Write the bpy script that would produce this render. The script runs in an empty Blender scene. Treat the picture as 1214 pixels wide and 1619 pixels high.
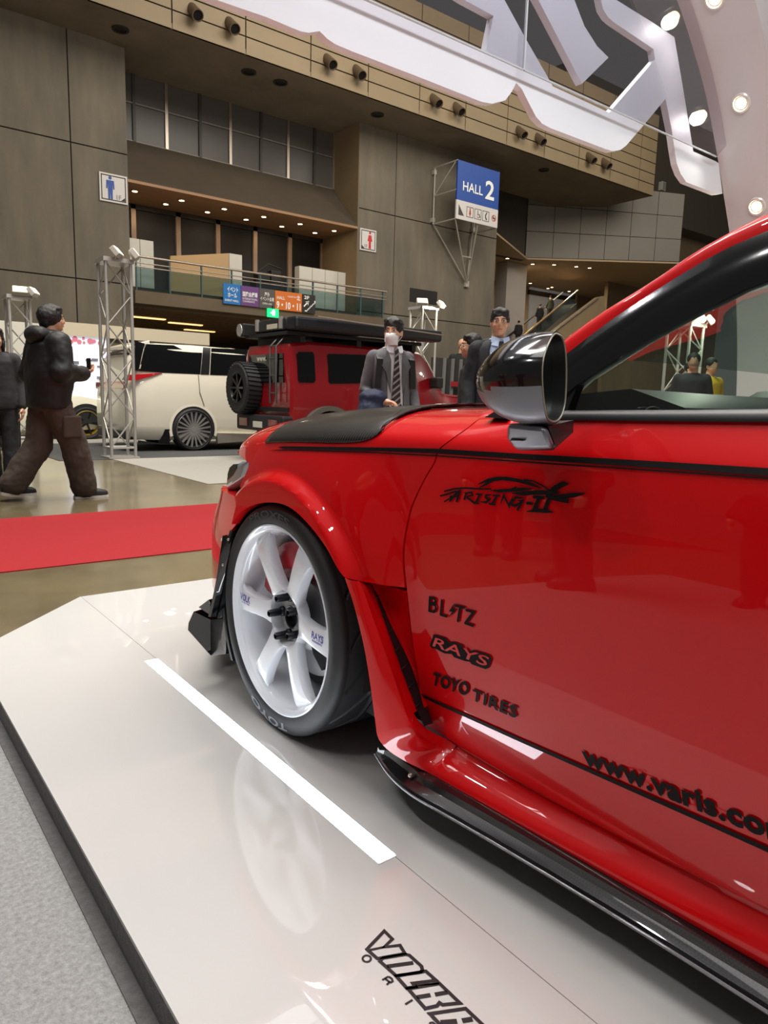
import bpy, bmesh, math, random
import numpy as np
from mathutils import Vector, Matrix, Euler
from mathutils.geometry import tessellate_polygon
random.seed(7)
PI = math.pi
SC = bpy.context.scene
COL = SC.collection

# ---------------------------------------------------------------- camera
F, CX, CY, H = 1127.0, 607.0, 809.5, 0.92      # focal length and centre in pixels of the 1214x1619 frame, eye height
def _n(v): return v / np.linalg.norm(v)
_ax = np.stack([_n(np.array([2080 - CX, 671 - CY, F])), _n(np.array([-280 - CX, 609 - CY, F])), -_n(np.array([405 - CX, 7950 - CY, F]))])
_u, _s, _v = np.linalg.svd(_ax)
RC = _u @ _v                                   # columns: image right, image down, forward in world axes
CAM = np.array([0.0, 0.0, H])
cam_d = bpy.data.cameras.new('camera')
cam = bpy.data.objects.new('camera', cam_d); COL.objects.link(cam)
_m = np.eye(4); _m[:3, 0] = RC[:, 0]; _m[:3, 1] = -RC[:, 1]; _m[:3, 2] = -RC[:, 2]; _m[:3, 3] = CAM
cam.matrix_world = Matrix(_m.tolist())
cam_d.sensor_fit = 'VERTICAL'; cam_d.sensor_height = 36.0; cam_d.lens = F / 1619.0 * 36.0
cam_d.clip_start = 0.05; cam_d.clip_end = 300
SC.camera = cam

# ---------------------------------------------------------------- light
W = bpy.data.worlds.new('hall_air'); SC.world = W; W.use_nodes = True
W.node_tree.nodes['Background'].inputs[0].default_value = (0.62, 0.60, 0.57, 1)
W.node_tree.nodes['Background'].inputs[1].default_value = 0.155
def area_light(name, loc, size, power, color=(1, 1, 1), target=None, size_y=None):
    d = bpy.data.lights.new(name, 'AREA'); d.energy = power; d.color = color
    d.shape = 'RECTANGLE'; d.size = size; d.size_y = size_y or size
    o = bpy.data.objects.new(name, d); COL.objects.link(o); o.location = loc
    t = Vector(target) if target else Vector(loc) - Vector((0, 0, 1))
    o.rotation_euler = (t - Vector(loc)).to_track_quat('-Z', 'Y').to_euler()
    return o
def spot_light(name, loc, target, power, color=(1, .96, .9), ang=70, r=.05, blend=.6):
    d = bpy.data.lights.new(name, 'SPOT'); d.energy = power; d.color = color
    d.spot_size = math.radians(ang); d.spot_blend = blend; d.shadow_soft_size = r
    o = bpy.data.objects.new(name, d); COL.objects.link(o); o.location = loc
    o.rotation_euler = (Vector(target) - Vector(loc)).to_track_quat('-Z', 'Y').to_euler()
    return o
def point_light(name, loc, power, color=(1, .9, .75), r=.08):
    d = bpy.data.lights.new(name, 'POINT'); d.energy = power; d.color = color; d.shadow_soft_size = r
    o = bpy.data.objects.new(name, d); COL.objects.link(o); o.location = loc
    return o
# lamp rows hung from the hall roof, the spot rig above the booth, and added fill lights
for _x, _y, _tx, _ty, _p in ((-2.2, .6, 1.1, .7, 190), (-2.1, 2.6, 1.1, 1.5, 190), (-.2, 4.6, 1.5, 2.0, 120), (1.4, -.6, 1.3, .6, 130), (2.2, 2.4, 1.6, 1.6, 130), (.2, -1.8, .9, .4, 120), (3.6, .6, 2.4, .8, 110), (.4, 1.4, .5, 1.7, 95)):
    spot_light('booth_spot', (_x, _y, 5.4), (_tx, _ty, .3), _p * .78, (1, .98, .97), 75, .09, .8)
spot_light('booth_spot', (1.2, .8, 5.4), (6.4, 3.0, 1.0), 330, (1, .98, .97), 50, .09, .8)  # extra spot added only to brighten the lower arch
area_light('booth_header_lamp', (3.0, 1.5, 4.7), 2.4, 82, (.95, .98, 1), target=(3.2, 3.2, 2.9), size_y=.2)
area_light('booth_soft_fill', (1.5, .6, 8.5), 7, 420, (1, .97, .95), size_y=7)  # large unseen fill, softens the shadows under the car
area_light('hall_roof_lamp', (3.5, 7.2, 13), 8, 3400, (1, .95, .87), target=(4.5, 9.5, 0), size_y=5)
area_light('hall_roof_lamp', (16, 14, 18), 12, 2700, (1, .93, .82), target=(16, 26, 4), size_y=8)
area_light('hall_roof_lamp', (33, 12, 18), 10, 2000, (1, .93, .82), target=(36, 28, 5), size_y=8)
area_light('soffit_fill', (16, 22, 3.6), 16, 170, (1, .9, .76), target=(16, 24, 14), size_y=4)  # added fill lifting the dark soffit, no lamp stands here
SC.view_settings.view_transform = 'Standard'; SC.view_settings.look = 'None'
SC.view_settings.gamma = 1.0; SC.view_settings.use_curve_mapping = False
SC.view_settings.exposure = -0.13

# ---------------------------------------------------------------- pixel -> place on a real plane or surface
def ray(px, py): return RC @ np.array([(px - CX) / F, (py - CY) / F, 1.0])
def on_z(px, py, z=0.0): d = ray(px, py); return CAM + d * ((z - H) / d[2])
def on_x(px, py, x): d = ray(px, py); return CAM + d * (x / d[0])
def on_y(px, py, y): d = ray(px, py); return CAM + d * (y / d[1])
def on_surf(px, py, fx, x0=1.0):
    x = x0
    for _ in range(14):
        p = on_x(px, py, x); x = .5 * x + .5 * fx(p[1], p[2])
    return np.array([x, p[1], p[2]])

# ---------------------------------------------------------------- materials
MATS = {}
def srgb(r, g, b):
    f = lambda c: c / 12.92 if c <= .04045 else ((c + .055) / 1.055) ** 2.4
    return (f(r / 255), f(g / 255), f(b / 255), 1)
def mat(name, col, rough=.5, metal=0, coat=0, spec=.5, noise=0, nscale=8, bump=0, bscale=60, stretch=(1, 1, 1), emit=None, estr=0, coat_rough=.03, tint=None):
    if name in MATS: return MATS[name]
    m = bpy.data.materials.new(name); m.use_nodes = True; nt = m.node_tree; b = nt.nodes['Principled BSDF']
    c = srgb(*col)
    b.inputs['Base Color'].default_value = c; b.inputs['Roughness'].default_value = rough; b.inputs['Metallic'].default_value = metal
    b.inputs['Coat Weight'].default_value = coat; b.inputs['Coat Roughness'].default_value = coat_rough
    b.inputs['Specular IOR Level'].default_value = spec
    if emit: b.inputs['Emission Color'].default_value = srgb(*emit); b.inputs['Emission Strength'].default_value = estr
    tc = nt.nodes.new('ShaderNodeTexCoord'); mp = nt.nodes.new('ShaderNodeMapping'); mp.inputs['Scale'].default_value = stretch
    nt.links.new(tc.outputs['Object'], mp.inputs[0])
    nz = nt.nodes.new('ShaderNodeTexNoise'); nz.inputs['Scale'].default_value = nscale; nz.inputs['Detail'].default_value = 5; nz.inputs['Roughness'].default_value = .65
    nt.links.new(mp.outputs[0], nz.inputs['Vector'])
    if noise:
        rp = nt.nodes.new('ShaderNodeValToRGB'); k = noise
        rp.color_ramp.elements[0].position = .28; rp.color_ramp.elements[1].position = .72
        t = srgb(*tint) if tint else c
        rp.color_ramp.elements[0].color = (t[0] * (1 - k), t[1] * (1 - k), t[2] * (1 - k), 1)
        rp.color_ramp.elements[1].color = (min(1, c[0] * (1 + k)), min(1, c[1] * (1 + k)), min(1, c[2] * (1 + k)), 1)
        nt.links.new(nz.outputs['Fac'], rp.inputs[0]); nt.links.new(rp.outputs[0], b.inputs['Base Color'])
    if bump:
        n2 = nt.nodes.new('ShaderNodeTexNoise'); n2.inputs['Scale'].default_value = bscale; n2.inputs['Detail'].default_value = 3
        nt.links.new(tc.outputs['Object'], n2.inputs['Vector'])
        bp = nt.nodes.new('ShaderNodeBump'); bp.inputs['Strength'].default_value = bump; bp.inputs['Distance'].default_value = .01
        nt.links.new(n2.outputs['Fac'], bp.inputs['Height']); nt.links.new(bp.outputs[0], b.inputs['Normal'])
    MATS[name] = m
    return m
def glass_mat(name, tint, gloss=.0, alpha_tint=None, rough=0.0, ior=1.5):
    """thin pane: tinted see-through layer under a fresnel mirror layer"""
    if name in MATS: return MATS[name]
    m = bpy.data.materials.new(name); m.use_nodes = True; nt = m.node_tree; nt.nodes.clear()
    out = nt.nodes.new('ShaderNodeOutputMaterial'); mx = nt.nodes.new('ShaderNodeMixShader')
    tr = nt.nodes.new('ShaderNodeBsdfTransparent'); gl = nt.nodes.new('ShaderNodeBsdfGlossy')
    tr.inputs[0].default_value = srgb(*tint); gl.inputs['Roughness'].default_value = rough
    lw = nt.nodes.new('ShaderNodeLayerWeight'); lw.inputs[0].default_value = .5
    pw = nt.nodes.new('ShaderNodeMath'); pw.operation = 'POWER'; pw.inputs[1].default_value = 4.5; nt.links.new(lw.outputs['Facing'], pw.inputs[0])
    ad = nt.nodes.new('ShaderNodeMath'); ad.operation = 'MULTIPLY_ADD'; ad.use_clamp = True; ad.inputs[1].default_value = .95 - gloss; ad.inputs[2].default_value = .04 + gloss
    nt.links.new(pw.outputs[0], ad.inputs[0]); nt.links.new(ad.outputs[0], mx.inputs[0])
    nt.links.new(tr.outputs[0], mx.inputs[1]); nt.links.new(gl.outputs[0], mx.inputs[2]); nt.links.new(mx.outputs[0], out.inputs[0])
    MATS[name] = m
    return m
def carbon_mat(name, scale=260, coat=1.0, stripes=None):
    if name in MATS: return MATS[name]
    m = mat(name, (16, 16, 18), .32, 0, coat, .3); nt = m.node_tree; b = nt.nodes['Principled BSDF']
    tc = nt.nodes.new('ShaderNodeTexCoord'); mp = nt.nodes.new('ShaderNodeMapping'); nt.links.new(tc.outputs['Object'], mp.inputs[0])
    if stripes:
        mp.inputs['Rotation'].default_value = stripes
        w = nt.nodes.new('ShaderNodeTexWave'); w.wave_type = 'BANDS'; w.bands_direction = 'X'; w.inputs['Scale'].default_value = scale; w.inputs['Distortion'].default_value = .25
        nt.links.new(mp.outputs[0], w.inputs['Vector']); src = w.outputs['Fac']
    else:
        mp.inputs['Rotation'].default_value = (0, 0, .78); mp.inputs['Scale'].default_value = (scale,) * 3
        w = nt.nodes.new('ShaderNodeTexChecker'); w.inputs['Scale'].default_value = 1.0
        nt.links.new(mp.outputs[0], w.inputs['Vector']); src = w.outputs['Fac']
    rp = nt.nodes.new('ShaderNodeValToRGB'); rp.color_ramp.elements[0].color = srgb(5, 5, 6); rp.color_ramp.elements[1].color = srgb(27, 27, 30) if not stripes else srgb(66, 63, 60)
    nt.links.new(src, rp.inputs[0]); nt.links.new(rp.outputs[0], b.inputs['Base Color'])
    return m

# ---------------------------------------------------------------- mesh builder
class MB:
    def __init__(s): s.v = []; s.f = []; s.mi = []
    def add(s, vs, fs, m=0):
        o = len(s.v); s.v += [tuple(map(float, p)) for p in vs]
        for f in fs: s.f.append(tuple(i + o for i in f)); s.mi.append(m)
        return s
    def bx(s, x0, x1, y0, y1, z0, z1, m=0):
        return s.add([(x0, y0, z0), (x1, y0, z0), (x1, y1, z0), (x0, y1, z0), (x0, y0, z1), (x1, y0, z1), (x1, y1, z1), (x0, y1, z1)],
                     [(0, 3, 2, 1), (4, 5, 6, 7), (0, 1, 5, 4), (1, 2, 6, 5), (2, 3, 7, 6), (3, 0, 4, 7)], m)
    def hexa(s, p, m=0):
        return s.add(p, [(0, 3, 2, 1), (4, 5, 6, 7), (0, 1, 5, 4), (1, 2, 6, 5), (2, 3, 7, 6), (3, 0, 4, 7)], m)
    def tube(s, pts, r, n=8, m=0, cap=True):
        pts = [Vector(p) for p in pts]; k = len(pts); rr = r if hasattr(r, '__len__') else [r] * k
        vs = []; up = None
        for i, p in enumerate(pts):
            t = (pts[min(i + 1, k - 1)] - pts[max(i - 1, 0)]).normalized()
            if up is None: up = Vector((0, 0, 1)) if abs(t.z) < .9 else Vector((1, 0, 0))
            a = t.cross(up).normalized(); up = a.cross(t).normalized()
            for j in range(n):
                q = 2 * PI * j / n; vs.append(p + (a * math.cos(q) + up * math.sin(q)) * rr[i])
        fs = [(i * n + j, i * n + (j + 1) % n, (i + 1) * n + (j + 1) % n, (i + 1) * n + j) for i in range(k - 1) for j in range(n)]
        if cap: fs += [tuple(range(n))[::-1], tuple((k - 1) * n + j for j in range(n))]
        return s.add(vs, fs, m)
    def bar(s, p, q, w, h, m=0, up=(0, 0, 1)):
        p, q = Vector(p), Vector(q); t = (q - p).normalized(); u = Vector(up)
        if abs(t.dot(u)) > .98: u = Vector((1, 0, 0))
        a = t.cross(u).normalized() * w / 2; b = a.cross(t).normalized() * h / 2
        return s.hexa([p - a - b, p + a - b, q + a - b, q - a - b, p - a + b, p + a + b, q + a + b, q - a + b], m)
    def lathe(s, prof, c=(0, 0, 0), axis='x', n=48, m=0, a0=0, a1=2 * PI, caps=False):
        c = Vector(c); k = len(prof); full = abs(a1 - a0 - 2 * PI) < 1e-6; na = n if full else n + 1; vs = []
        for i in range(na):
            a = a0 + (a1 - a0) * i / n; ca, sa = math.cos(a), math.sin(a)
            for (h, r) in prof:
                vs.append(c + (Vector((h, r * ca, r * sa)) if axis == 'x' else Vector((r * ca, h, r * sa)) if axis == 'y' else Vector((r * ca, r * sa, h))))
        fs = [(i * k + j, ((i + 1) % na) * k + j, ((i + 1) % na) * k + j + 1, i * k + j + 1) for i in range(n) for j in range(k - 1)]
        if caps and full:
            fs.append(tuple(i * k for i in range(na))); fs.append(tuple(i * k + k - 1 for i in range(na))[::-1])
        return s.add(vs, fs, m)
    def grid(s, P, m=0, flip=False):
        R_, C_ = len(P), len(P[0]); vs = [p for row in P for p in row]
        fs = [(i * C_ + j, i * C_ + j + 1, (i + 1) * C_ + j + 1, (i + 1) * C_ + j) for i in range(R_ - 1) for j in range(C_ - 1)]
        if flip: fs = [f[::-1] for f in fs]
        return s.add(vs, fs, m)
    def prism(s, pts, d, m=0):
        """planar outline (3D points) pushed along d"""
        n = len(pts); pts = [Vector(p) for p in pts]; d = Vector(d)
        tri = tessellate_polygon([pts]); vs = pts + [p + d for p in pts]
        fs = [tuple(t) for t in tri] + [tuple(i + n for i in t[::-1]) for t in tri] + [(i, i + n, (i + 1) % n + n, (i + 1) % n) for i in range(n)]
        return s.add(vs, fs, m)
    def ball(s, c, r, n=12, k=8, m=0, rot=None):
        r = r if hasattr(r, '__len__') else (r, r, r); c = Vector(c); vs = []
        for i in range(k + 1):
            t = PI * i / k
            for j in range(n):
                q = 2 * PI * j / n; p = Vector((r[0] * math.sin(t) * math.cos(q), r[1] * math.sin(t) * math.sin(q), r[2] * math.cos(t)))
                if rot: p = rot @ p
                vs.append(c + p)
        fs = [(i * n + j, (i + 1) * n + j, (i + 1) * n + (j + 1) % n, i * n + (j + 1) % n) for i in range(k) for j in range(n)]
        return s.add(vs, fs, m)
    def loft(s, rings, m=0, cap=True):
        n = len(rings[0]); vs = [p for r in rings for p in r]
        fs = [(i * n + j, i * n + (j + 1) % n, (i + 1) * n + (j + 1) % n, (i + 1) * n + j) for i in range(len(rings) - 1) for j in range(n)]
        if cap: fs += [tuple(range(n))[::-1], tuple((len(rings) - 1) * n + j for j in range(n))]
        return s.add(vs, fs, m)
    def mesh(s, name, mats, smooth=None, off=None, weld=False, fix=True):
        me = bpy.data.meshes.new(name)
        v = s.v if off is None else [(p[0] - off[0], p[1] - off[1], p[2] - off[2]) for p in s.v]
        me.from_pydata(v, [], s.f)
        for mt in (mats if isinstance(mats, (list, tuple)) else [mats]): me.materials.append(mt)
        me.polygons.foreach_set('material_index', s.mi)
        if weld or fix:
            bm = bmesh.new(); bm.from_mesh(me)
            if weld: bmesh.ops.remove_doubles(bm, verts=bm.verts, dist=1e-5)
            if fix: bmesh.ops.recalc_face_normals(bm, faces=bm.faces)
            bm.to_mesh(me); bm.free()
        if smooth is not None:
            me.polygons.foreach_set('use_smooth', [True] * len(me.polygons))
            if smooth < 179: me.set_sharp_from_angle(angle=math.radians(smooth))
        me.update()
        return me
def wloc(o):
    l = Vector((0, 0, 0))
    while o is not None: l = l + o.location; o = o.parent
    return l
def part(name, mb, mats, parent=None, world=False, smooth=None, kind=None, label=None, weld=False, fix=True, bevel=0):
    off = wloc(parent) if (world and parent is not None) else None
    o = bpy.data.objects.new(name, mb.mesh(name, mats, smooth, off, weld, fix)); COL.objects.link(o)
    if parent is not None: o.parent = parent
    if kind: o['kind'] = kind
    if label: o['label'] = label
    if bevel:
        b = o.modifiers.new('edge', 'BEVEL'); b.width = bevel; b.segments = 2; b.limit_method = 'ANGLE'
    return o
def inst(src, parent, loc=(0, 0, 0), rot=None, name=None):
    o = bpy.data.objects.new(name or src.name.split('.')[0], src.data); COL.objects.link(o); o.parent = parent; o.location = loc
    if rot: o.rotation_euler = rot
    for k in ('kind', 'label'):
        if k in src: o[k] = src[k]
    for md in src.modifiers:
        if md.type == 'BEVEL':
            b = o.modifiers.new('edge', 'BEVEL'); b.width = md.width; b.segments = md.segments; b.limit_method = 'ANGLE'
    return o
def thing(name, label, cat, loc=(0, 0, 0), rz=0, group=None):
    o = bpy.data.objects.new(name, None); COL.objects.link(o); o.location = loc; o.rotation_euler = (0, 0, rz); o.empty_display_size = .1
    o['label'] = label; o['category'] = cat
    if group: o['group'] = group
    return o
def tag(o, label, cat, group=None, kind=None):
    o['label'] = label; o['category'] = cat
    if group: o['group'] = group
    if kind: o['kind'] = kind
    return o
def struct(name, mb, mats, smooth=None, label=None, parent=None, world=False, bevel=0):
    o = part(name, mb, mats, parent, world, smooth, bevel=bevel)
    if parent is None: o['kind'] = 'structure'
    if label: o['label'] = label
    return o
def root_struct(name, label, loc=(0, 0, 0)):
    o = bpy.data.objects.new(name, None); COL.objects.link(o); o.location = loc; o['kind'] = 'structure'; o['label'] = label; o.empty_display_size = .1
    return o
def text_mesh(body, bold=0.0, shear=0.0, align='LEFT', space=1.0, res=3):
    """flat outline of a word: returns 2D points and triangles, cap height 1"""
    cu = bpy.data.curves.new('word', 'FONT'); cu.body = body; cu.size = 1.0; cu.offset = bold; cu.shear = shear; cu.align_x = align
    cu.space_character = space; cu.resolution_u = res; cu.fill_mode = 'FRONT'
    o = bpy.data.objects.new('word', cu); COL.objects.link(o)
    dg = bpy.context.evaluated_depsgraph_get(); me = o.evaluated_get(dg).to_mesh()
    v = np.array([tuple(p.co)[:2] for p in me.vertices]) if len(me.vertices) else np.zeros((0, 2)); f = [tuple(p.vertices) for p in me.polygons]
    bpy.data.objects.remove(o); bpy.data.curves.remove(cu)
    return v, f
def text_on(mb, body, fn, m=0, w=None, h=None, **kw):
    """lay a word with fn(u, v) -> 3D, u 0..1 along the word, v 0..1 up the capitals (or scaled to w, h)"""
    v, f = text_mesh(body, **kw)
    if not len(v): return mb
    mn, mx = v.min(0), v.max(0); lo = 0 if mn[1] > -.08 else mn[1]
    q = [( (p[0] - mn[0]) / (mx[0] - mn[0]), (p[1] - min(0, mn[1] if mn[1] > -.08 else 0)) / (mx[1] - (mn[1] if mn[1] > -.08 else 0))) for p in v]
    return mb.add([fn(a, b) for a, b in q], f, m)
# ================================================================ THE HALL
FZ = -0.08                                   # hall floor; the booth platform top is z = 0
M_conc = mat('concrete', (112, 103, 88), .85, noise=.22, nscale=.55, bump=.35, bscale=9, stretch=(1.6, 1.6, .35), tint=(104, 98, 88))
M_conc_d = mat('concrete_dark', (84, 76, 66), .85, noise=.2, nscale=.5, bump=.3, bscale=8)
M_joint = mat('joint_dark', (44, 39, 34), .9)  # dark tone of the joints, backings and soffit rings
M_fascia = mat('fascia_panel', (134, 116, 88), .6, noise=.08, nscale=.7)
M_soffit = mat('soffit_plaster', (120, 108, 92), .85, noise=.22, nscale=.5, bump=.2, bscale=7)
M_wood = mat('soffit_boards', (150, 112, 78), .55, noise=.15, nscale=2, stretch=(.3, 3, 1))
M_dark = mat('dark_opening', (26, 21, 20), .6)
M_steel = mat('brushed_steel', (170, 158, 146), .35, .8)
M_white = mat('white_panel', (205, 200, 188), .55, noise=.03, nscale=2)
M_black = mat('black_matte', (20, 20, 21), .6)
M_gpanel = mat('grey_wall_panel', (122, 116, 106), .6, noise=.05, nscale=.6)
M_lamp = mat('downlight_glow', (255, 235, 200), .5, emit=(255, 222, 170), estr=14)
M_sky = mat('daylight_pane', (190, 205, 225), .3, emit=(175, 195, 230), estr=.9)

def floor_mat():
    m = mat('polished_concrete', (110, 99, 74), .16, spec=.6, noise=.25, nscale=1.1, tint=(100, 90, 70)); return m
struct('floor', MB().bx(-14, 62, -8, 46, FZ - .1, FZ), floor_mat(), label='polished olive brown concrete hall floor')

def slab_wall(name, label, xs, zs, y, depth, gap=.045, m=M_conc):
    r = root_struct(name, label, (xs[0], y, zs[0]))
    part('backing', MB().bx(xs[0], xs[-1], y + .06, y + depth, zs[0], zs[-1]), M_joint, r, world=True)
    for i in range(len(xs) - 1):
        for j in range(len(zs) - 1):
            part('panel', MB().bx(xs[i] + (gap / 2 if i else 0), xs[i + 1] - (gap / 2 if i < len(xs) - 2 else 0), y, y + .3, zs[j] + (gap / 2 if j else 0), zs[j + 1] - (gap / 2 if j < len(zs) - 2 else 0)), m, r, world=True)
    return r
WY = 28.0
slab_wall('wall_left', 'tall board-marked concrete pier left of the recessed windows', [-6, .5, 7.45, 9.42], [FZ, 4.95, 9.55, 13.2], WY, 9)
slab_wall('wall_centre', 'tall board-marked concrete pier behind the hall sign', [19.86, 22.0, 28.92], [FZ, 5.0, 9.55, 13.2], WY, 9)

# fascia beam with its cladding panels
FY = 25.6
fr = root_struct('trim_1', 'beige panelled fascia beam across the top of the hall wall', (-4, FY, 13.2))
part('backing', MB().bx(-6, 39.4, FY + .05, FY + 1.2, 13.38, 17.6), M_joint, fr, world=True)
fx = [10.25 - 2.76 * 6 + 2.76 * i for i in range(17)] + [39.4]
fz = [13.2, 13.79, 14.36, 14.95, 15.55, 16.2, 16.9, 17.6]
for i in range(len(fx) - 1):
    for j in range(len(fz) - 1):
        part('fascia_panel', MB().bx(fx[i] + .025, fx[i + 1] - .025, FY, FY + .1, fz[j] + (.025 if j else 0), fz[j + 1] - .025), M_fascia, fr, world=True)
struct('ceiling', MB().bx(-6, 39.4, FY + .02, 31, 13.2, 13.38), M_soffit, label='dark plaster soffit behind the fascia beam')
# round recessed cans in the soffit
for k, x in enumerate((8.9, 13.74, 15.12, 19.93, 31.0)):
    o = thing('soffit_light', ('unlit round recessed light in the soffit above the concrete pier with the blue man sign', 'unlit round soffit light above the third window pane column, left of its twin', 'unlit round soffit light right of its twin above the recessed windows',
        'unlit round soffit light above the pier with the red figure sign', 'unlit round soffit light above the grey panelled wall')[k], 'ceiling light', (x, 26.8, 13.2), group='round soffit lights')
    part('ring', MB().lathe([(0, .28), (-.05, .28), (-.05, .2), (0, .2)], axis='z', n=24), M_joint, o, smooth=40)
    part('lens', MB().lathe([(-.01, 0.001), (-.01, .2)], axis='z', n=24), M_dark, o)
# spot cans on the fascia, two to a bay
def can():
    a = MB().lathe([(-.30, .001), (-.30, .2), (.28, .215), (.28, .001)], axis='y', n=24)
    return a
can_src = None
cx_ = [11.0, 12.38, 16.52, 17.92, 22.05, 23.42, 27.59, 28.99, 33.08, 34.42]
names = ['first', 'second', 'third', 'fourth', 'fifth', 'sixth', 'seventh', 'eighth', 'ninth', 'tenth']
M_can = mat('can_bronze', (92, 76, 58), .5)
for k, x in enumerate(cx_):
    o = thing('fascia_spotlight', 'bronze tilted spotlight can on the beige fascia, %s counting from the left' % names[k], 'spotlight', (x, FY, 13.82), group='spot cans along the fascia')
    if k == 0:
        tilt = Matrix.Rotation(math.radians(38), 3, 'X')
        b = MB().lathe([(.25, .001), (.25, .19), (-.42, .2), (-.42, .17), (-.2, .165), (-.2, .001)], axis='y', n=24)
        b.v = [tuple(tilt @ Vector(p) + Vector((0, -.1, .12))) for p in b.v]
        c0 = part('can_body', b, M_can, o, smooth=40)
        l = MB().lathe([(-.36, .001), (-.36, .168)], axis='y', n=24); l.v = [tuple(tilt @ Vector(p) + Vector((0, -.1, .12))) for p in l.v]
        c1 = part('lens', l, mat('can_lens', (24, 22, 26), .15), o)
        c2 = part('yoke', MB().bx(-.05, .05, -.04, .04, -.02, .25), M_can, o)
    else:
        inst(c0, o); inst(c1, o); inst(c2, o)

# recessed window band between the piers
wr = root_struct('window_1', 'band of dark grey window panes recessed between the concrete piers', (9.42, 30, 10.7))
wx = [9.42, 10.40, 11.71, 13.15, 14.51, 15.98, 17.34, 18.74, 19.80]
wz = [10.73, 12.14, 13.30]
M_pane = mat('dim_window_pane', (84, 80, 76), .3, spec=.25, noise=.03, nscale=1)
for i in range(len(wx) - 1):
    for j in range(2):
        part('pane', MB().bx(wx[i] + .05, wx[i + 1] - .05, 30.06, 30.1, wz[j] + .035, wz[j + 1] - .035), M_pane, wr, world=True)
for i, x in enumerate(wx):
    part('mullion', MB().bx(x - .06, x + .06, 29.98, 30.14, wz[0], wz[-1]), M_steel if i in (2, 4, 6, 8) else mat('mullion_dark', (58, 52, 48), .5), wr, world=True)
for z in wz:
    part('transom', MB().bx(9.42, 19.8, 30.0, 30.12, z - .03, z + .03), mat('transom_grey', (112, 104, 98), .45), wr, world=True)
lm = MB().lathe([(0, .001), (.02, .15), (.1, .17)], axis='z', n=16)
# sloping concrete apron under the windows, board soffit below it, side reveal
struct('trim_2', MB().hexa([(9.42, WY, 8.72), (19.86, WY, 8.72), (19.86, 30.2, 8.9), (9.42, 30.2, 8.9), (9.42, WY, 8.76), (19.86, WY, 8.76), (19.86, 30.0, 10.72), (9.42, 30.0, 10.72)]), mat('apron_concrete', (72, 62, 48), .8, noise=.1, nscale=.6), label='sloping concrete apron below the recessed windows')
struct('trim_3', MB().bx(9.42, 19.86, WY, 31.2, 8.62, 8.72), M_wood, label='warm board soffit with downlights over the balcony')
part_w = struct('wall_reveal', MB().bx(19.84, 19.9, WY + .01, 31.3, 4.9, 13.2), mat('reveal_concrete', (126, 106, 78), .8, noise=.1, nscale=.6), label='side reveal of the concrete pier beside the balcony')
k = 0
lamp_src = None
dl = [(416, 290), (515, 317), (566, 305), (649, 330), (703, 319), (773, 342), (830, 332), (888, 353), (947, 343), (995, 363), (1057, 355)]
for k, (a, b) in enumerate(dl):
    p = on_z(a / 1.99, b / 1.99, 8.6) if False else on_y(a / 1.99, b / 1.99, 29.0 if k in (0, 2, 4, 6, 8, 10) else 30.0)
    o = thing('balcony_downlight', 'small glowing downlight in the board soffit over the balcony, number %s from the left' % ['one', 'two', 'three', 'four', 'five', 'six', 'seven', 'eight', 'nine', 'ten', 'eleven'][k], 'downlight', (p[0], p[1], 8.62), group='downlights over the balcony')
    if lamp_src is None:
        a_ = part('trim_ring', MB().lathe([(0, .1), (-.03, .1), (-.03, .16), (0, .16)], axis='z', n=16), M_steel, o)
        b_ = part('bulb', MB().lathe([(-.02, .001), (-.035, .1)], axis='z', n=16), M_lamp, o); lamp_src = (a_, b_)
    else: inst(lamp_src[0], o); inst(lamp_src[1], o)
for x in (11.2, 14.2, 17.2):
    area_light('balcony_downlight_glow', (x, 29.4, 8.55), .4, 26, (1, .78, .5), size_y=.4)
# dark glazed doors behind the balcony
dr = root_struct('door_1', 'row of tall dark doors with pale posts behind the balcony', (10, 31, 4.9))
dx = [9.5, 10.6, 12.52, 14.35, 16.19, 18.03, 19.88]
for i in range(len(dx) - 1):
    part('door_leaf', MB().bx(dx[i] + .12, dx[i + 1] - .12 if i < 5 else dx[i + 1] - .12, 31.05, 31.12, 4.9, 8.55), M_dark, dr, world=True)
for x in dx[1:]:
    part('post', MB().bx(x - .1, x + .1, 30.95, 31.1, 4.9, 8.6), mat('pale_post', (168, 142, 122), .4, .3), dr, world=True)
part('head_rail', MB().bx(9.42, 19.9, 30.95, 31.2, 8.42, 8.62), mat('dark_bronze', (48, 38, 32), .5), dr, world=True)
struct('window_2', MB().bx(19.98, 20.6, 31.1, 31.15, 4.9, 8.5), M_sky, label='tall strip of daylight at the end of the balcony doors')

# balcony
br = root_struct('trim_4', 'concrete balcony edge carrying the glass rail and hall direction signs', (9.42, 27.6, 4.2))
part('edge_beam', MB().bx(9.42, 21.3, 27.55, 28.4, 4.25, 4.72), mat('balcony_concrete', (98, 84, 66), .8, noise=.12, nscale=.7), br, world=True)
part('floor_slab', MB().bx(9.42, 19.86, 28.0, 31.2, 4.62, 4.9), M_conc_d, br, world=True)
gl = glass_mat('balcony_glass', (206, 222, 222), .06)
gx = [9.5 + 1.29 * i for i in range(10)]
for i in range(9):
    part('glass_panel', MB().bx(gx[i] + .03, gx[i + 1] - .03, 27.6, 27.63, 4.78, 5.55), gl, br, world=True)
for i in range(10):
    part('baluster', MB().bx(gx[i] - .025, gx[i] + .025, 27.58, 27.66, 4.72, 5.92), mat('teal_post', (64, 88, 90), .4), br, world=True)
for z, rr in ((5.95, .045), (5.72, .022), (5.58, .022)):
    part('handrail', MB().tube([(9.45, 27.6, z), (21.3, 27.6, z)], rr, 8), M_steel, br, world=True, smooth=60)
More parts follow.
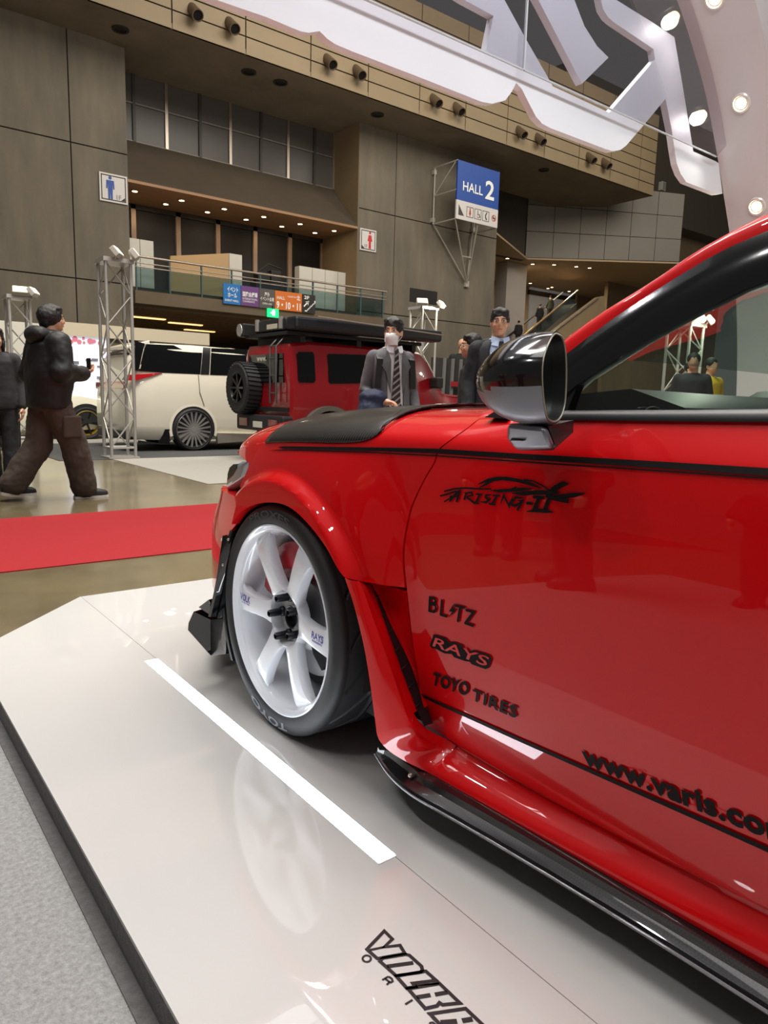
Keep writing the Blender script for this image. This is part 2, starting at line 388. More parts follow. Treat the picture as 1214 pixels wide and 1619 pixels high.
# slatted ceiling under the balcony, deep and dim, with light troughs
sr = root_struct('trim_5', 'slatted timber ceiling under the balcony with glowing light troughs', (10, 30, 4.2))
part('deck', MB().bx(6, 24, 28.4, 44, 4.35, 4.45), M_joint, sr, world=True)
for i in range(26):
    y = 28.5 + i * .55
    part('slat', MB().bx(6, 24, y, y + .3, 4.18, 4.34), mat('slat_brown', (116, 90, 62), .6, noise=.1, nscale=1), sr, world=True)
for i, (x0, y) in enumerate(((10.5, 31.5), (12.7, 32.6), (14.6, 35.4), (10.6, 36.2), (17, 33.5))):
    part('light_trough', MB().bx(x0, x0 + 1.6, y, y + .25, 4.13, 4.17), mat('trough_glow', (255, 220, 160), .5, emit=(255, 200, 130), estr=2.2), sr, world=True)
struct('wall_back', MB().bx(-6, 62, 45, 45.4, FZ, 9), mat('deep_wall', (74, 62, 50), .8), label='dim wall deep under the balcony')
area_light('underbalcony_lamp', (14, 35, 4.1), 5, 200, (1, .8, .55), size_y=5)

# white exhibit boxes standing on the balcony
def boxes(name, lab, x0, x1, y, z0, z1, n, m, dep=.5):
    t = thing(name, lab, 'partition', (x0, y, z0))
    w = (x1 - x0) / n
    for i in range(n):
        part('panel', MB().bx(x0 + i * w + .012, x0 + (i + 1) * w - .012, y, y + dep, z0, z1), m, t, world=True)
    return t
boxes('white_box', 'tall white box on the balcony beside the left concrete pier', 9.6, 10.7, 29, 4.9, 6.85, 2, M_white, 1.0)
t = boxes('white_box', 'white panelled partition block with cream slanted side standing mid balcony', 13.93, 14.54, 29, 4.9, 6.86, 1, M_white)
part('side_panel', MB().hexa([(12.0, 30.6, 4.9), (13.93, 29.02, 4.9), (13.93, 29.1, 4.9), (12.0, 30.7, 4.9), (12.0, 30.6, 6.7), (13.93, 29.02, 6.86), (13.93, 29.1, 6.86), (12.0, 30.7, 6.7)]), mat('cream_panel', (206, 172, 128), .6), t, world=True)
boxes('white_partition', 'long white panelled partition at the right end of the balcony', 17.3, 21.5, 28.9, 4.9, 6.78, 6, M_white, .4)
t = thing('equipment_cart', 'dark equipment piled on a cart on the balcony', 'cart', (15.8, 29.2, 4.9))
for (a, b, c, d, e, f) in ((15.2, 16.6, 29, 29.6, 4.9, 5.9), (15.3, 15.9, 29, 29.5, 5.92, 6.3), (16.0, 16.5, 29.1, 29.5, 5.92, 6.45)):
    part('case', MB().bx(a, b, c, d, e, f), M_black, t, world=True, bevel=.03)
part('arm', MB().tube([(15.4, 29.2, 6.3), (15.9, 29.2, 6.7), (16.6, 29.2, 6.55)], .03, 6), M_black, t, world=True)

# direction boards hung on the balcony edge
def board(name, lab, x0, x1, z0, z1, y, col, mk, cat='sign'):
    t = thing(name, lab, cat, (x0, y, z0))
    part('panel', MB().bx(x0 + .01, x1 - .01, y - .04, y, z0, z1), mat('board_%d_%d_%d' % col, col, .5), t, world=True)
    b = MB(); mk(b, x0, x1, z0, z1, y - .045)
    if b.v: part('lettering', b, mat('sign_white', (235, 235, 230), .6), t, world=True, fix=False)
    return t
def put(b, s, x0, x1, z0, z1, y, **kw): text_on(b, s, lambda u, v: (x0 + (x1 - x0) * u, y, z0 + (z1 - z0) * v), **kw)
BY = 27.5
def m1(b, x0, x1, z0, z1, y):
    put(b, 'イベント', x0 + .18, x1 - .12, 5.06, 5.26, y, bold=.02); put(b, 'ホール', x0 + .2, x1 - .18, 4.84, 5.03, y, bold=.02); put(b, 'EVENT HALL', x0 + .08, x1 - .1, 4.68, 4.76, y, bold=.015)
def m2(b, x0, x1, z0, z1, y):
    put(b, '国際会議場', x0 + .08, x1 - .08, 4.96, 5.14, y, bold=.02); put(b, 'INTERNATIONAL', x0 + .08, x1 - .08, 4.82, 4.9, y); put(b, 'CONFERENCE', x0 + .08, x1 - .2, 4.72, 4.79, y)
def m3(b, x0, x1, z0, z1, y):
    put(b, '屋外', x0 + .25, x1 - .25, 5.06, 5.22, y, bold=.01); put(b, 'イベント会場', x0 + .05, x1 - .05, 4.88, 5.03, y, bold=.01); put(b, 'OPEN-AIR', x0 + .15, x1 - .15, 4.72, 4.79, y)
def m4(b, x0, x1, z0, z1, y):
    put(b, 'HALL', x0 + .1, x0 + .48, 5.0, 5.13, y, bold=.01); put(b, '9・10・11', x0 + .08, x1 - .08, 4.62, 4.92, y, bold=.03); put(b, '北', x1 - .27, x1 - .1, 5.05, 5.24, y, bold=.02); put(b, 'NORTH', x0 + .62, x1 - .3, 5.12, 5.19, y)
def m5(b, x0, x1, z0, z1, y):
    put(b, '2F', x0 + .1, x0 + .36, 5.14, 5.28, y, bold=.02)
    for i in range(4):
        xx = x0 + .14 + i * .12; zz = 4.62 + i * .11
        b.add([(xx, y, zz), (xx + .17, y, zz), (xx + .17, y, zz + .05), (xx, y, zz + .05)], [(0, 1, 2, 3)])
        b.add([(xx + .12, y, zz), (xx + .17, y, zz), (xx + .17, y, zz + .16), (xx + .12, y, zz + .16)], [(0, 1, 2, 3)])
    b.add([(x0 + .07, y, 4.84), (x0 + .11, y, 4.80), (x0 + .33, y, 5.02), (x0 + .29, y, 5.06)], [(0, 1, 2, 3)])
    b.add([(x0 + .15, y, 5.02), (x0 + .35, y, 5.08), (x0 + .3, y, 4.86), (x0 + .28, y, 5.0)], [(0, 1, 2, 3)])
board('direction_sign', 'blue direction board with white lettering on the balcony edge', 12.92, 13.7, 4.58, 5.37, BY, (30, 110, 178), m1)
board('direction_sign', 'purple direction board with white lettering on the balcony edge', 13.7, 14.53, 4.58, 5.36, BY, (104, 62, 122), m2)
board('direction_sign', 'grey direction board with white lettering on the balcony edge', 14.53, 15.27, 4.57, 5.35, BY, (84, 78, 76), m3)
board('direction_sign', 'orange direction board reading 9 10 11 on the balcony edge', 15.27, 16.6, 4.57, 5.34, BY, (206, 108, 38), m4)
board('direction_sign', 'black stairs and arrow board at the end of the direction boards', 16.6, 17.28, 4.56, 5.34, BY, (38, 34, 34), m5)
t = thing('exit_sign', 'glowing green running man exit sign under the balcony edge', 'sign', (15.1, 27.4, 4.2))
part('box', MB().bx(14.89, 15.4, 27.36, 27.46, 4.22, 4.57), mat('exit_green', (20, 170, 100), .5, emit=(20, 210, 120), estr=1.6), t, world=True)
b = MB().bx(15.08, 15.22, 27.345, 27.35, 4.29, 4.5).add([(15.0, 27.344, 4.36), (15.08, 27.344, 4.36), (15.08, 27.344, 4.44), (15.0, 27.344, 4.4)], [(0, 1, 2, 3)]); b.ball((15.15, 27.34, 4.5), .035, 8, 6)
part('pictogram', b, mat('exit_white', (235, 255, 245), .5, emit=(225, 255, 240), estr=1.6), t, world=True)
part('hanger', MB().bx(15.12, 15.17, 27.4, 27.42, 4.57, 4.7), M_black, t, world=True)

# restroom signs
def figure_pts(female):
    b = MB()
    return b
def restroom(lab, cx, cz, w, h, col, female, y):
    t = thing('restroom_sign', lab, 'sign', (cx, y, cz - h / 2))
    part('plate', MB().bx(cx - w / 2, cx + w / 2, y - .06, y, cz - h / 2, cz + h / 2), mat('sign_plate', (205, 200, 196), .5), t, world=True)
    k = .06
    fr_ = MB()
    for (a, b_, c, d) in ((-w / 2 + k, w / 2 - k, h / 2 - k - .03, h / 2 - k), (-w / 2 + k, w / 2 - k, -h / 2 + k, -h / 2 + k + .03), (-w / 2 + k, -w / 2 + k + .03, -h / 2 + k, h / 2 - k), (w / 2 - k - .03, w / 2 - k, -h / 2 + k, h / 2 - k)):
        fr_.bx(cx + a, cx + b_, y - .068, y - .06, cz + c, cz + d)
    part('border', fr_, M_black, t, world=True)
    g = MB(); s = h * .8; ox = cx - (.12 * w if not female else -.1 * w); oz = cz - h * .40; yy = y - .07
    g.lathe([(0, .001), (0, .075 * s)], c=(ox, yy, oz + s * .93), axis='y', n=16)
    if female: body = [(-.10, .8), (.10, .8), (.17, .46), (.08, .44), (.08, .02), (-.08, .02), (-.08, .44), (-.17, .46)]
    else: body = [(-.17, .82), (.17, .82), (.19, .45), (.13, .45), (.11, .72), (.1, .0), (.015, .0), (.0, .44), (-.015, .0), (-.1, .0), (-.11, .72), (-.13, .45), (-.19, .45)]
    g.prism([(ox + a * s, yy, oz + b_ * s) for a, b_ in body], (0, .006, 0))
    part('pictogram', g, mat('picto_%d_%d_%d' % col, col, .5), t, world=True)
    q = MB(); sx = 1 if not female else -1
    xx = cx + sx * (w / 2 - .1)
    q.prism([(xx, yy, cz - h / 2 + .1), (xx, yy, cz - h / 2 + .22), (xx - sx * .14, yy, cz - h / 2 + .1)], (0, .006, 0))
    part('arrow', q, M_black, t, world=True)
    l = MB(); xa = cx + (.1 * w if not female else -.22 * w); put(l, '1F', xa, xa + .16 * w, cz - h / 2 + .12, cz - h / 2 + .28, yy)
    part('lettering', l, mat('sign_grey_text', (120, 118, 118), .6), t, world=True, fix=False)
restroom('white sign with blue standing man on the left concrete pier', 8.87, 8.27, 1.0, .98, (28, 70, 150), False, WY)
restroom('white sign with red standing woman on the middle concrete pier', 20.42, 8.2, .92, .96, (190, 30, 40), True, WY)

# hall number sign on its bracket frame
SY = 26.2
def P26(px, py): return on_y(px, py, SY)
a = P26(724, 252); b_ = P26(790, 268); x0, x1 = P26(722.5, 300)[0], P26(788.5, 310)[0]
zt = a[2]; zm = P26(722, 315)[2]; zb = P26(721, 345)[2]
t = thing('hall_sign', 'blue and white hanging HALL 2 sign board on a white bracket', 'sign', (x0, SY, zb))
part('blue_face', MB().bx(x0, x1, SY, SY + .08, zm, zt), mat('hall_blue', (10, 66, 150), .5), t, world=True)
part('white_face', MB().bx(x0, x1, SY, SY + .08, zb, zm), mat('hall_white', (205, 200, 196), .5), t, world=True)
l = MB(); w = x1 - x0; hh = zt - zb
put(l, 'HALL', x0 + .13 * w, x0 + .6 * w, zm + .18 * hh, zm + .34 * hh, SY - .01, bold=.012); put(l, '2', x0 + .66 * w, x0 + .88 * w, zm + .14 * hh, zm + .47 * hh, SY - .01, bold=.02)
part('lettering', l, mat('sign_white', (235, 235, 230), .6), t, world=True, fix=False)
icons = MB(); ic_b = MB(); ic_r = MB()
zi = zb + .07 * hh; hi = .18 * hh
ic_b.prism([(x0 + .05 * w, SY - .01, zi), (x0 + .05 * w, SY - .01, zi + hi), (x0 + .18 * w, SY - .01, zi)], (0, .005, 0))
for k in range(3):
    xx = x0 + (.24 + .19 * k) * w; s = .16 * w
    for (c, d, e, f) in ((0, s, 0, .02), (0, s, hi - .02, hi), (0, .02, 0, hi), (s - .02, s, 0, hi)): ic_b.bx(xx + c, xx + d, SY - .012, SY - .004, zi + e, zi + f)
xx = x0 + .32 * w
ic_r.prism([(xx - .06, SY - .012, zi + .3 * hi), (xx + .06, SY - .012, zi + .3 * hi), (xx + .03, SY - .012, zi + .75 * hi), (xx - .03, SY - .012, zi + .75 * hi)], (0, .005, 0)); ic_r.bx(xx - .025, xx + .025, SY - .012, SY - .006, zi + .12 * hi, zi + .35 * hi); ic_r.lathe([(0, .001), (0, .035)], c=(xx, SY - .012, zi + .84 * hi), axis='y', n=12)
xx = x0 + .51 * w
ic_b.tube([(xx - .02, SY - .012, zi + .85 * hi), (xx, SY - .012, zi + .5 * hi), (xx + .1, SY - .012, zi + .5 * hi), (xx + .14, SY - .012, zi + .2 * hi)], .014, 5); ic_b.lathe([(0, .07), (0, .09)], c=(xx + .02, SY - .012, zi + .34 * hi), axis='y', n=16)
xx = x0 + .7 * w
ic_b.tube([(xx + .06, SY - .012, zi + .85 * hi), (xx - .02, SY - .012, zi + .6 * hi), (xx - .02, SY - .012, zi + .4 * hi), (xx + .06, SY - .012, zi + .15 * hi)], .026, 5)
xx = x0 + .9 * w
ic_r.lathe([(0, .12), (0, .15)], c=(xx, SY - .012, zi + .5 * hi), axis='y', n=24); ic_r.tube([(xx - .09, SY - .012, zi + .75 * hi), (xx + .09, SY - .012, zi + .25 * hi)], .018, 5); ic_b.bx(xx - .09, xx + .09, SY - .01, SY - .006, zi + .44 * hi, zi + .56 * hi)
part('icon_frames', ic_b, mat('icon_grey', (62, 60, 60), .6), t, world=True); part('icon_red', ic_r, mat('icon_red', (176, 40, 44), .6), t, world=True)
Mt = mat('bracket_white', (168, 160, 150), .5)
for z in (zt, (zt + zb) / 2, zb):
    part('bracket_arm', MB().tube([(x0 + .02, SY + .05, z), (x0 + .02, WY - .15, z)], .035, 6), Mt, t, world=True)
    part('bracket_arm', MB().tube([(x1 - .02, SY + .05, z), (x1 - .02, WY - .15, z)], .035, 6), Mt, t, world=True)
for x in (x0 + .02, x1 - .02):
    part('wall_post', MB().tube([(x, WY - .15, zb), (x, WY - .15, zt)], .04, 6), Mt, t, world=True)
part('brace', MB().tube([(x0 + .02, SY + .2, zt - .05), (x0 + .02, WY - .15, (zt + zb) / 2)], .03, 6), Mt, t, world=True)
apex = on_y(738, 449, WY - .1)
for p in ((x0 + .05, SY + .1, zb), (x0 + .05, WY - .15, zb), (x0 + .55 * w, SY + .1, zb), (x1 - .1, WY - .15, zb)):
    part('strut', MB().tube([p, tuple(apex)], .035, 6), Mt, t, world=True)
part('wall_plate', MB().bx(apex[0] - .12, apex[0] + .12, WY - .14, WY, apex[2] - .15, apex[2] + .15), Mt, t, world=True)
for x in (x0 + .02, x1 - .02):
    for z in (zt - .2, zb + .2): part('wall_plate', MB().bx(x - .08, x + .08, WY - .19, WY, z - .1, z + .1), Mt, t, world=True)
part('strut_ring', MB().tube([tuple(Vector((x0 + .05, SY + .1, zb)).lerp(Vector(apex), .55)), tuple(Vector((x0 + .55 * w, SY + .1, zb)).lerp(Vector(apex), .55)), tuple(Vector((x1 - .1, WY - .15, zb)).lerp(Vector(apex), .5))], .03, 6), Mt, t, world=True)

# right-hand bay: dark reveal, slanted grey panel wall, lit lobby with escalator
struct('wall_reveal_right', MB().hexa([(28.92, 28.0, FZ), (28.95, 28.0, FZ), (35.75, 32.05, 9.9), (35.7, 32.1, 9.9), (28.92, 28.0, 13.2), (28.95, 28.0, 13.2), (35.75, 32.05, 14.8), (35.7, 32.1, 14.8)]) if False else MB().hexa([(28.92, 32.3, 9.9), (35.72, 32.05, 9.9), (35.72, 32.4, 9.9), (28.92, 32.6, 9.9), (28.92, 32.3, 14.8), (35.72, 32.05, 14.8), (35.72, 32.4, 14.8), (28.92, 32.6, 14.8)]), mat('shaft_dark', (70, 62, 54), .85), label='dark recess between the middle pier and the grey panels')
pr = root_struct('wall_right', 'slanted grey panelled wall right of the hall sign', (35.72, 32, 9.9))
pA = Vector((35.72, 32.0, 0)); pB = Vector((43.4, 26.0, 0)); du = (pB - pA)
pn = Vector((-du.y, du.x, 0)).normalized()
if pn.y < 0: pn = -pn
zA0, zA1 = 10.05, 14.85; zB0, zB1 = 10.05, 14.1
M_gp = M_gpanel
part('backing', MB().hexa([tuple(pA + pn * .05 + Vector((0, 0, zA0))), tuple(pB + pn * .05 + Vector((0, 0, zB0))), tuple(pB + pn * .6 + Vector((0, 0, zB0))), tuple(pA + pn * .6 + Vector((0, 0, zA0))), tuple(pA + pn * .05 + Vector((0, 0, zA1))), tuple(pB + pn * .05 + Vector((0, 0, zB1))), tuple(pB + pn * .6 + Vector((0, 0, zB1))), tuple(pA + pn * .6 + Vector((0, 0, zA1)))]), M_joint, pr, world=True)
nc, nr = 6, 3
cu = [0, .175, .345, .51, .67, .835, 1.0]
def gp(u, v, off=0):
    p = pA + du * u; z0 = zA0 + (zB0 - zA0) * u; z1 = zA1 + (zB1 - zA1) * u
    return tuple(p - pn * off + Vector((0, 0, z0 + (z1 - z0) * v)))
for i in range(nc):
    for j in range(nr):
        u0, u1 = cu[i] + .0015, cu[i + 1] - .0015; v0, v1 = j / nr + .004, (j + 1) / nr - .004
        part('panel', MB().hexa([gp(u0, v0, .06), gp(u1, v0, .06), gp(u1, v0, -.05), gp(u0, v0, -.05), gp(u0, v1, .06), gp(u1, v1, .06), gp(u1, v1, -.05), gp(u0, v1, -.05)]), M_gp, pr, world=True)
# walls beyond, right of the panels
struct('wall_far_right', MB().bx(46, 62, 33, 33.3, FZ, 14.6), mat('far_concrete', (132, 112, 84), .85, noise=.2, nscale=.35, stretch=(1, 1, .5)), label='warm brown concrete wall behind the slanted grey panels')
struct('wall_upper_right', MB().bx(38, 62, 31.5, 33, 14.5, 22), mat('upper_dark', (84, 76, 64), .85), label='dark upper wall above the right bay')
t = thing('wall_speaker', 'small pale box speaker above the slanted grey panels', 'speaker', (43.9, 26.5, 14.3))
sp = on_y(1046, 295, 31.4)
t.location = tuple(sp)
part('box', MB().bx(-.25, .25, -.2, .15, -.3, .3), M_white, t, bevel=.03); part('grille', MB().bx(-.2, .2, -.215, -.2, -.25, .25), mat('speaker_grille', (150, 145, 135), .7), t)
# lobby under the panels: soffit, lit walls, opening, escalator
struct('ceiling_lobby', MB().prism([(28.95, 28.2, 9.92), (35.7, 31.8, 9.92), (43.4, 25.9, 9.92), (56, 33, 9.92), (56, 44, 9.92), (28.95, 44, 9.92)], (0, 0, .1)), mat('lobby_soffit', (176, 150, 116), .7), label='plaster soffit with downlights over the escalator lobby')
struct('wall_lobby', MB().bx(29, 56, 39, 39.4, FZ, 9.95), mat('lobby_concrete', (158, 136, 104), .8, noise=.12, nscale=.4), label='concrete wall at the back of the escalator lobby')
a0, a1 = on_y(798, 500, 33), on_y(829, 500, 33)
struct('pillar_lobby', MB().bx(a0[0], a1[0], 33, 34, FZ, 9.9), mat('lobby_pillar', (176, 168, 160), .7, noise=.08, nscale=.5), label='pale concrete pillar at the edge of the lobby')
b0 = on_y(784, 500, 34)
struct('window_3', MB().bx(b0[0], b0[0] + .5, 34, 34.05, FZ, 9.4), M_sky, label='narrow strip of daylight beside the lobby pillar')
# bright corridor opening in the lobby wall
o0, o1 = on_y(838, 445, 38.9), on_y(905, 460, 38.9)
struct('window_4', MB().bx(o0[0], o1[0], 38.8, 38.95, 4.5, o0[2]), mat('corridor_glow', (150, 146, 142), .4, emit=(170, 165, 160), estr=.18), label='grey glazed corridor opening in the lobby wall')  # pane given a faint glow for the light of the corridor
struct('trim_6', MB().bx(o0[0] - .2, o1[0] + .3, 38.7, 38.9, o0[2] - 1.0, o0[2] - .65), mat('dark_bronze', (48, 38, 32), .5), label='dark header bar across the corridor opening')
lamps = [(802, 408), (842, 417), (876, 418), (911, 421), (932, 423), (873, 448), (866, 459), (900, 455), (838, 453)]
for k, (a, b) in enumerate(lamps):
    p = on_z(a, b, 9.92) if k < 5 else on_y(a, b, 38.2 - .3 * (k % 3))
    p[2] = 9.92
    o = thing('lobby_downlight', 'small bright lobby downlight, number %s in the ceiling beyond the hall sign' % ['one', 'two', 'three', 'four', 'five', 'six', 'seven', 'eight', 'nine', 'ten'][k], 'downlight', tuple(p), group='lobby downlights')
    inst(lamp_src[0], o); inst(lamp_src[1], o)
for x, y in ((38, 34), (43, 34)):
    area_light('lobby_lamp_glow', (x, y, 9.7), .6, 240, (1, .85, .62), size_y=.6)
# escalator with glass sides
ea, eb = on_y(790, 585, 30.5), on_y(912, 480, 33.5)
t = thing('escalator', 'escalator with glass sides climbing inside the lobby', 'escalator', tuple(ea))
def espt(u, z): return (ea[0] + (eb[0] - ea[0]) * u, ea[1] + (eb[1] - ea[1]) * u, ea[2] + (eb[2] - ea[2]) * u + z)
part('truss_side', MB().hexa([espt(0, -1.5), espt(1, -1.5), tuple(Vector(espt(1, -1.5)) + Vector((0, 1.4, 0))), tuple(Vector(espt(0, -1.5)) + Vector((0, 1.4, 0))), espt(0, 0), espt(1, 0), tuple(Vector(espt(1, 0)) + Vector((0, 1.4, 0))), tuple(Vector(espt(0, 0)) + Vector((0, 1.4, 0)))]), mat('escalator_side', (120, 112, 100), .5), t, world=True)
part('glass_side', MB().hexa([espt(0, 0), espt(1, 0), tuple(Vector(espt(1, 0)) + Vector((0, .03, 0))), tuple(Vector(espt(0, 0)) + Vector((0, .03, 0))), espt(0, .85), espt(1, .85), tuple(Vector(espt(1, .85)) + Vector((0, .03, 0))), tuple(Vector(espt(0, .85)) + Vector((0, .03, 0)))]), glass_mat('escalator_glass', (150, 160, 160), .05), t, world=True)
for dy in (0, 1.35):
    part('handrail', MB().tube([tuple(Vector(espt(u / 10, .9)) + Vector((0, dy, 0))) for u in range(11)], .06, 8), mat('handrail_gold', (196, 160, 110), .3, .5) if dy == 0 else M_black, t, world=True, smooth=60)
ga, gb = on_y(860, 545, 29.5), on_y(955, 468, 29.5)
t = thing('stair_wall', 'solid sloping concrete parapet of the stairs beside the escalator', 'parapet', tuple(ga))
part('parapet', MB().prism([tuple(ga), tuple(on_y(955, 560, 29.5)), tuple(on_y(958, 500, 29.5)), tuple(gb), tuple(on_y(945, 470, 29.5)), tuple(on_y(866, 530, 29.5))], (0, .25, 0)), mat('parapet_concrete', (150, 130, 98), .8, noise=.1, nscale=.5), t, world=True)
part('handrail', MB().tube([tuple(on_y(855, 540, 29.4)), tuple(on_y(945, 472, 29.4))], .05, 6), M_steel, t, world=True)

w0, w1 = on_y(648, 455, WY), on_y(690, 482, WY)
struct('window_5', MB().bx(w0[0], w1[0], WY - .03, WY + .02, w1[2], w0[2]), M_dark, label='dark rectangular opening low on the middle concrete pier')
# ================================================================ BOOTH: platform, carpets, light strip, arch and header sign
def ribbon(mb, pts, w, nrm, closed=False, m=0, taper=None):
    P_ = [Vector(p) for p in pts]; n = len(P_); N_ = Vector(nrm); L = []; R_ = []
    for i, p in enumerate(P_):
        a = P_[i - 1] if (closed or i > 0) else None; b = P_[(i + 1) % n] if (closed or i < n - 1) else None
        d1 = (p - a).normalized() if a is not None else None; d2 = (b - p).normalized() if b is not None else None
        d = ((d1 or d2) + (d2 or d1)).normalized() if (d1 and d2) else (d1 or d2)
        s = N_.cross(d).normalized(); k = 1.0
        if d1 and d2: k = 1 / max(.45, s.dot(N_.cross(d1).normalized()))
        ww = (w if taper is None else w * taper[i]) / 2
        L.append(p + s * ww * k); R_.append(p - s * ww * k)
    vs = L + R_; m_ = n if closed else n - 1
    fs = [(i, (i + 1) % n, (i + 1) % n + n, i + n) for i in range(m_)]
    return mb.add(vs, fs, m)
M_plat = mat('gloss_white_acrylic', (196, 194, 191), .5, spec=.0, coat=1.0, coat_rough=.006, noise=.012, nscale=3)
M_plat.node_tree.nodes['Principled BSDF'].inputs['Coat IOR'].default_value = 2.1
M_felt = mat('dark_felt', (98, 96, 95), .95, noise=.25, nscale=60, bump=.4, bscale=300)
PX0, PY1 = .345, 3.31
pr = root_struct('platform', 'low glossy white display platform under the red car', (PX0, 0, FZ))
def poly_slab(pts, z0, z1, m, name, parent):
    return part(name, MB().prism([(x, y, z0) for x, y in pts], (0, 0, z1 - z0)), m, parent, world=True)
poly_slab([(PX0, -4), (.8485, -4), (.8485, 3.31), (.845, 3.31), (PX0, 2.79)], -.008, 0, M_plat, 'top_panel', pr)
poly_slab([(.8500, -4), (9, -4), (9, 3.31), (.85, 3.31)], -.008, 0, M_plat, 'top_panel', pr)
poly_slab([(PX0 + .001, -4), (8.99, -4), (8.99, 3.30), (.846, 3.305), (PX0 + .001, 2.789)], FZ, -.008, M_felt, 'skirting', pr)
# recessed light strip
t = thing('floor_light_strip', 'bright white light strip let into the platform along the car', 'light strip', (.83, 1.7, 0))
part('channel', MB().bx(.806, .854, 1.02, 2.365, -.003, .0012), mat('strip_channel', (225, 228, 232), .4), t, world=True)
part('diffuser', MB().bx(.8085, .8515, 1.024, 2.361, .0, .0022), mat('strip_glow', (255, 255, 255), .4, emit=(236, 246, 255), estr=11.0), t, world=True)
# carpets
M_carp = mat('light_grey_carpet', (150, 149, 147), .95, noise=.32, nscale=95, bump=.6, bscale=300)
tag(part('grey_carpet', MB().bx(-2.6, PX0, -4, 2.62, FZ, FZ + .006), M_carp), 'light grey needle felt carpet beside the white platform', 'carpet')
M_red = mat('red_carpet', (148, 11, 22), .95, noise=.1, nscale=40, bump=.3, bscale=300)
tag(part('red_carpet', MB().bx(-7, 16, 4.30, 6.13, FZ, FZ + .006), M_red), 'bright red carpet runner crossing the aisle', 'carpet')
tag(part('pale_carpet', MB().bx(3.35, 17, 7.55, 11.0, FZ, FZ + .005), mat('pale_carpet', (150, 146, 138), .95, noise=.1, nscale=60)), 'pale grey carpet in front of the white van', 'carpet')
tag(part('charcoal_carpet', MB().bx(2.6, 17, 11.0, 14.6, FZ, FZ + .006), mat('charcoal_carpet', (66, 66, 66), .9, noise=.1, nscale=60)), 'charcoal carpet under the white van', 'carpet')
tag(part('pale_carpet', MB().bx(1.0, 17, 14.6, 17.9, FZ, FZ + .005), mat('pale_carpet', (150, 146, 138), .95)), 'pale grey carpet behind the white van, seen beside the lattice tower', 'carpet')
# lettering printed on the platform
def fl(a, b): return tuple(on_z(560 + a / 5.058, 1450 + b / 5.058, .0008))
t = part('lettering', MB(), M_black) if False else None
fb = MB(); up = (0, 0, 1)
closed = [[(240, 110), (305, 175), (240, 238), (365, 224), (405, 290), (185, 330), (100, 256)],
          [(205, 352), (228, 327), (410, 297), (440, 303), (538, 392), (545, 424), (528, 440), (335, 468)],
          [(335, 470), (572, 431), (655, 505), (468, 528), (490, 556), (420, 567)],
          [(430, 572), (682, 530), (845, 686), (705, 700), (682, 684), (662, 708), (568, 730)],
          [(605, 772), (890, 730), (1080, 910), (830, 1010)]]
for c in closed: ribbon(fb, [fl(*p) for p in c], .0062, up, True)
for c, w in (([(125, 262), (245, 237)], .0045), ([(262, 393), (472, 364)], .0075), ([(500, 640), (610, 622)], .0075), ([(645, 618), (742, 601)], .0075), ([(690, 842), (822, 832)], .0085), ([(862, 828), (945, 814)], .0085), ([(490, 545), (680, 530)], .004)):
    ribbon(fb, [fl(*p) for p in c], w, up)
ring = [(100 + 33 * math.cos(a / 12 * PI), 331 + 26 * math.sin(a / 12 * PI)) for a in range(24)]
ribbon(fb, [fl(*p) for p in ring], .0036, up, True)
for c in ([(224, 502), (274, 474)], [(274, 474), (300, 492), (307, 512), (292, 522), (276, 514), (246, 490)], [(284, 517), (260, 541)], [(408, 697), (466, 660)], [(600, 852), (612, 844), (630, 843), (645, 856), (640, 872)]):
    ribbon(fb, [fl(*p) for p in c], .0036, up)
o = part('platform_lettering', fb, mat('floor_print', (38, 36, 37), .25), pr, world=True, fix=False, label='black outlined lettering printed on the platform')

# arch
AY0, AY1 = 2.75, 3.25
arch = [(6.62, 0), (6.62, .5), (6.58, .96), (6.50, 1.45), (6.375, 1.92), (6.24, 2.24), (6.142, 2.44), (6.017, 2.66), (5.886, 2.89), (5.605, 3.325), (5.36, 3.6), (5.099, 3.842), (4.7, 4.13), (4.2, 4.4), (3.6, 4.62), (2.9, 4.78), (2.0, 4.86), (1.0, 4.86)]
def spl(pts, k=6):
    out = []
    n = len(pts)
    for i in range(n - 1):
        p0, p1, p2, p3 = [np.array(pts[max(0, min(n - 1, j))], float) for j in (i - 1, i, i + 1, i + 2)]
        for s in range(k):
            u = s / k; out.append(.5 * ((2 * p1) + (-p0 + p2) * u + (2 * p0 - 5 * p1 + 4 * p2 - p3) * u * u + (-p0 + 3 * p1 - 3 * p2 + p3) * u ** 3))
    out.append(np.array(pts[-1], float)); return out
ac = spl(arch, 4)
rings = []
for i, p in enumerate(ac):
    d = ac[min(i + 1, len(ac) - 1)] - ac[max(i - 1, 0)]; d = d / np.linalg.norm(d); nx, nz = d[1], -d[0]   # outward
    q = p + np.array([nx, nz]) * .42
    rings.append([(p[0], AY0, p[1]), (p[0], AY1, p[1]), (q[0], AY1, q[1]), (q[0], AY0, q[1])])
M_arch = mat('satin_white_arch', (206, 198, 198), .38, noise=.02, nscale=1.5)
t = thing('display_arch', 'white curved arch with round downlights rising behind the red car', 'arch', (6.7, 3.0, 0))
part('arch_frame', MB().loft(rings), M_arch, t, world=True, smooth=30)
M_bulb = mat('warm_bulb', (255, 240, 215), .4, emit=(255, 226, 180), estr=22)
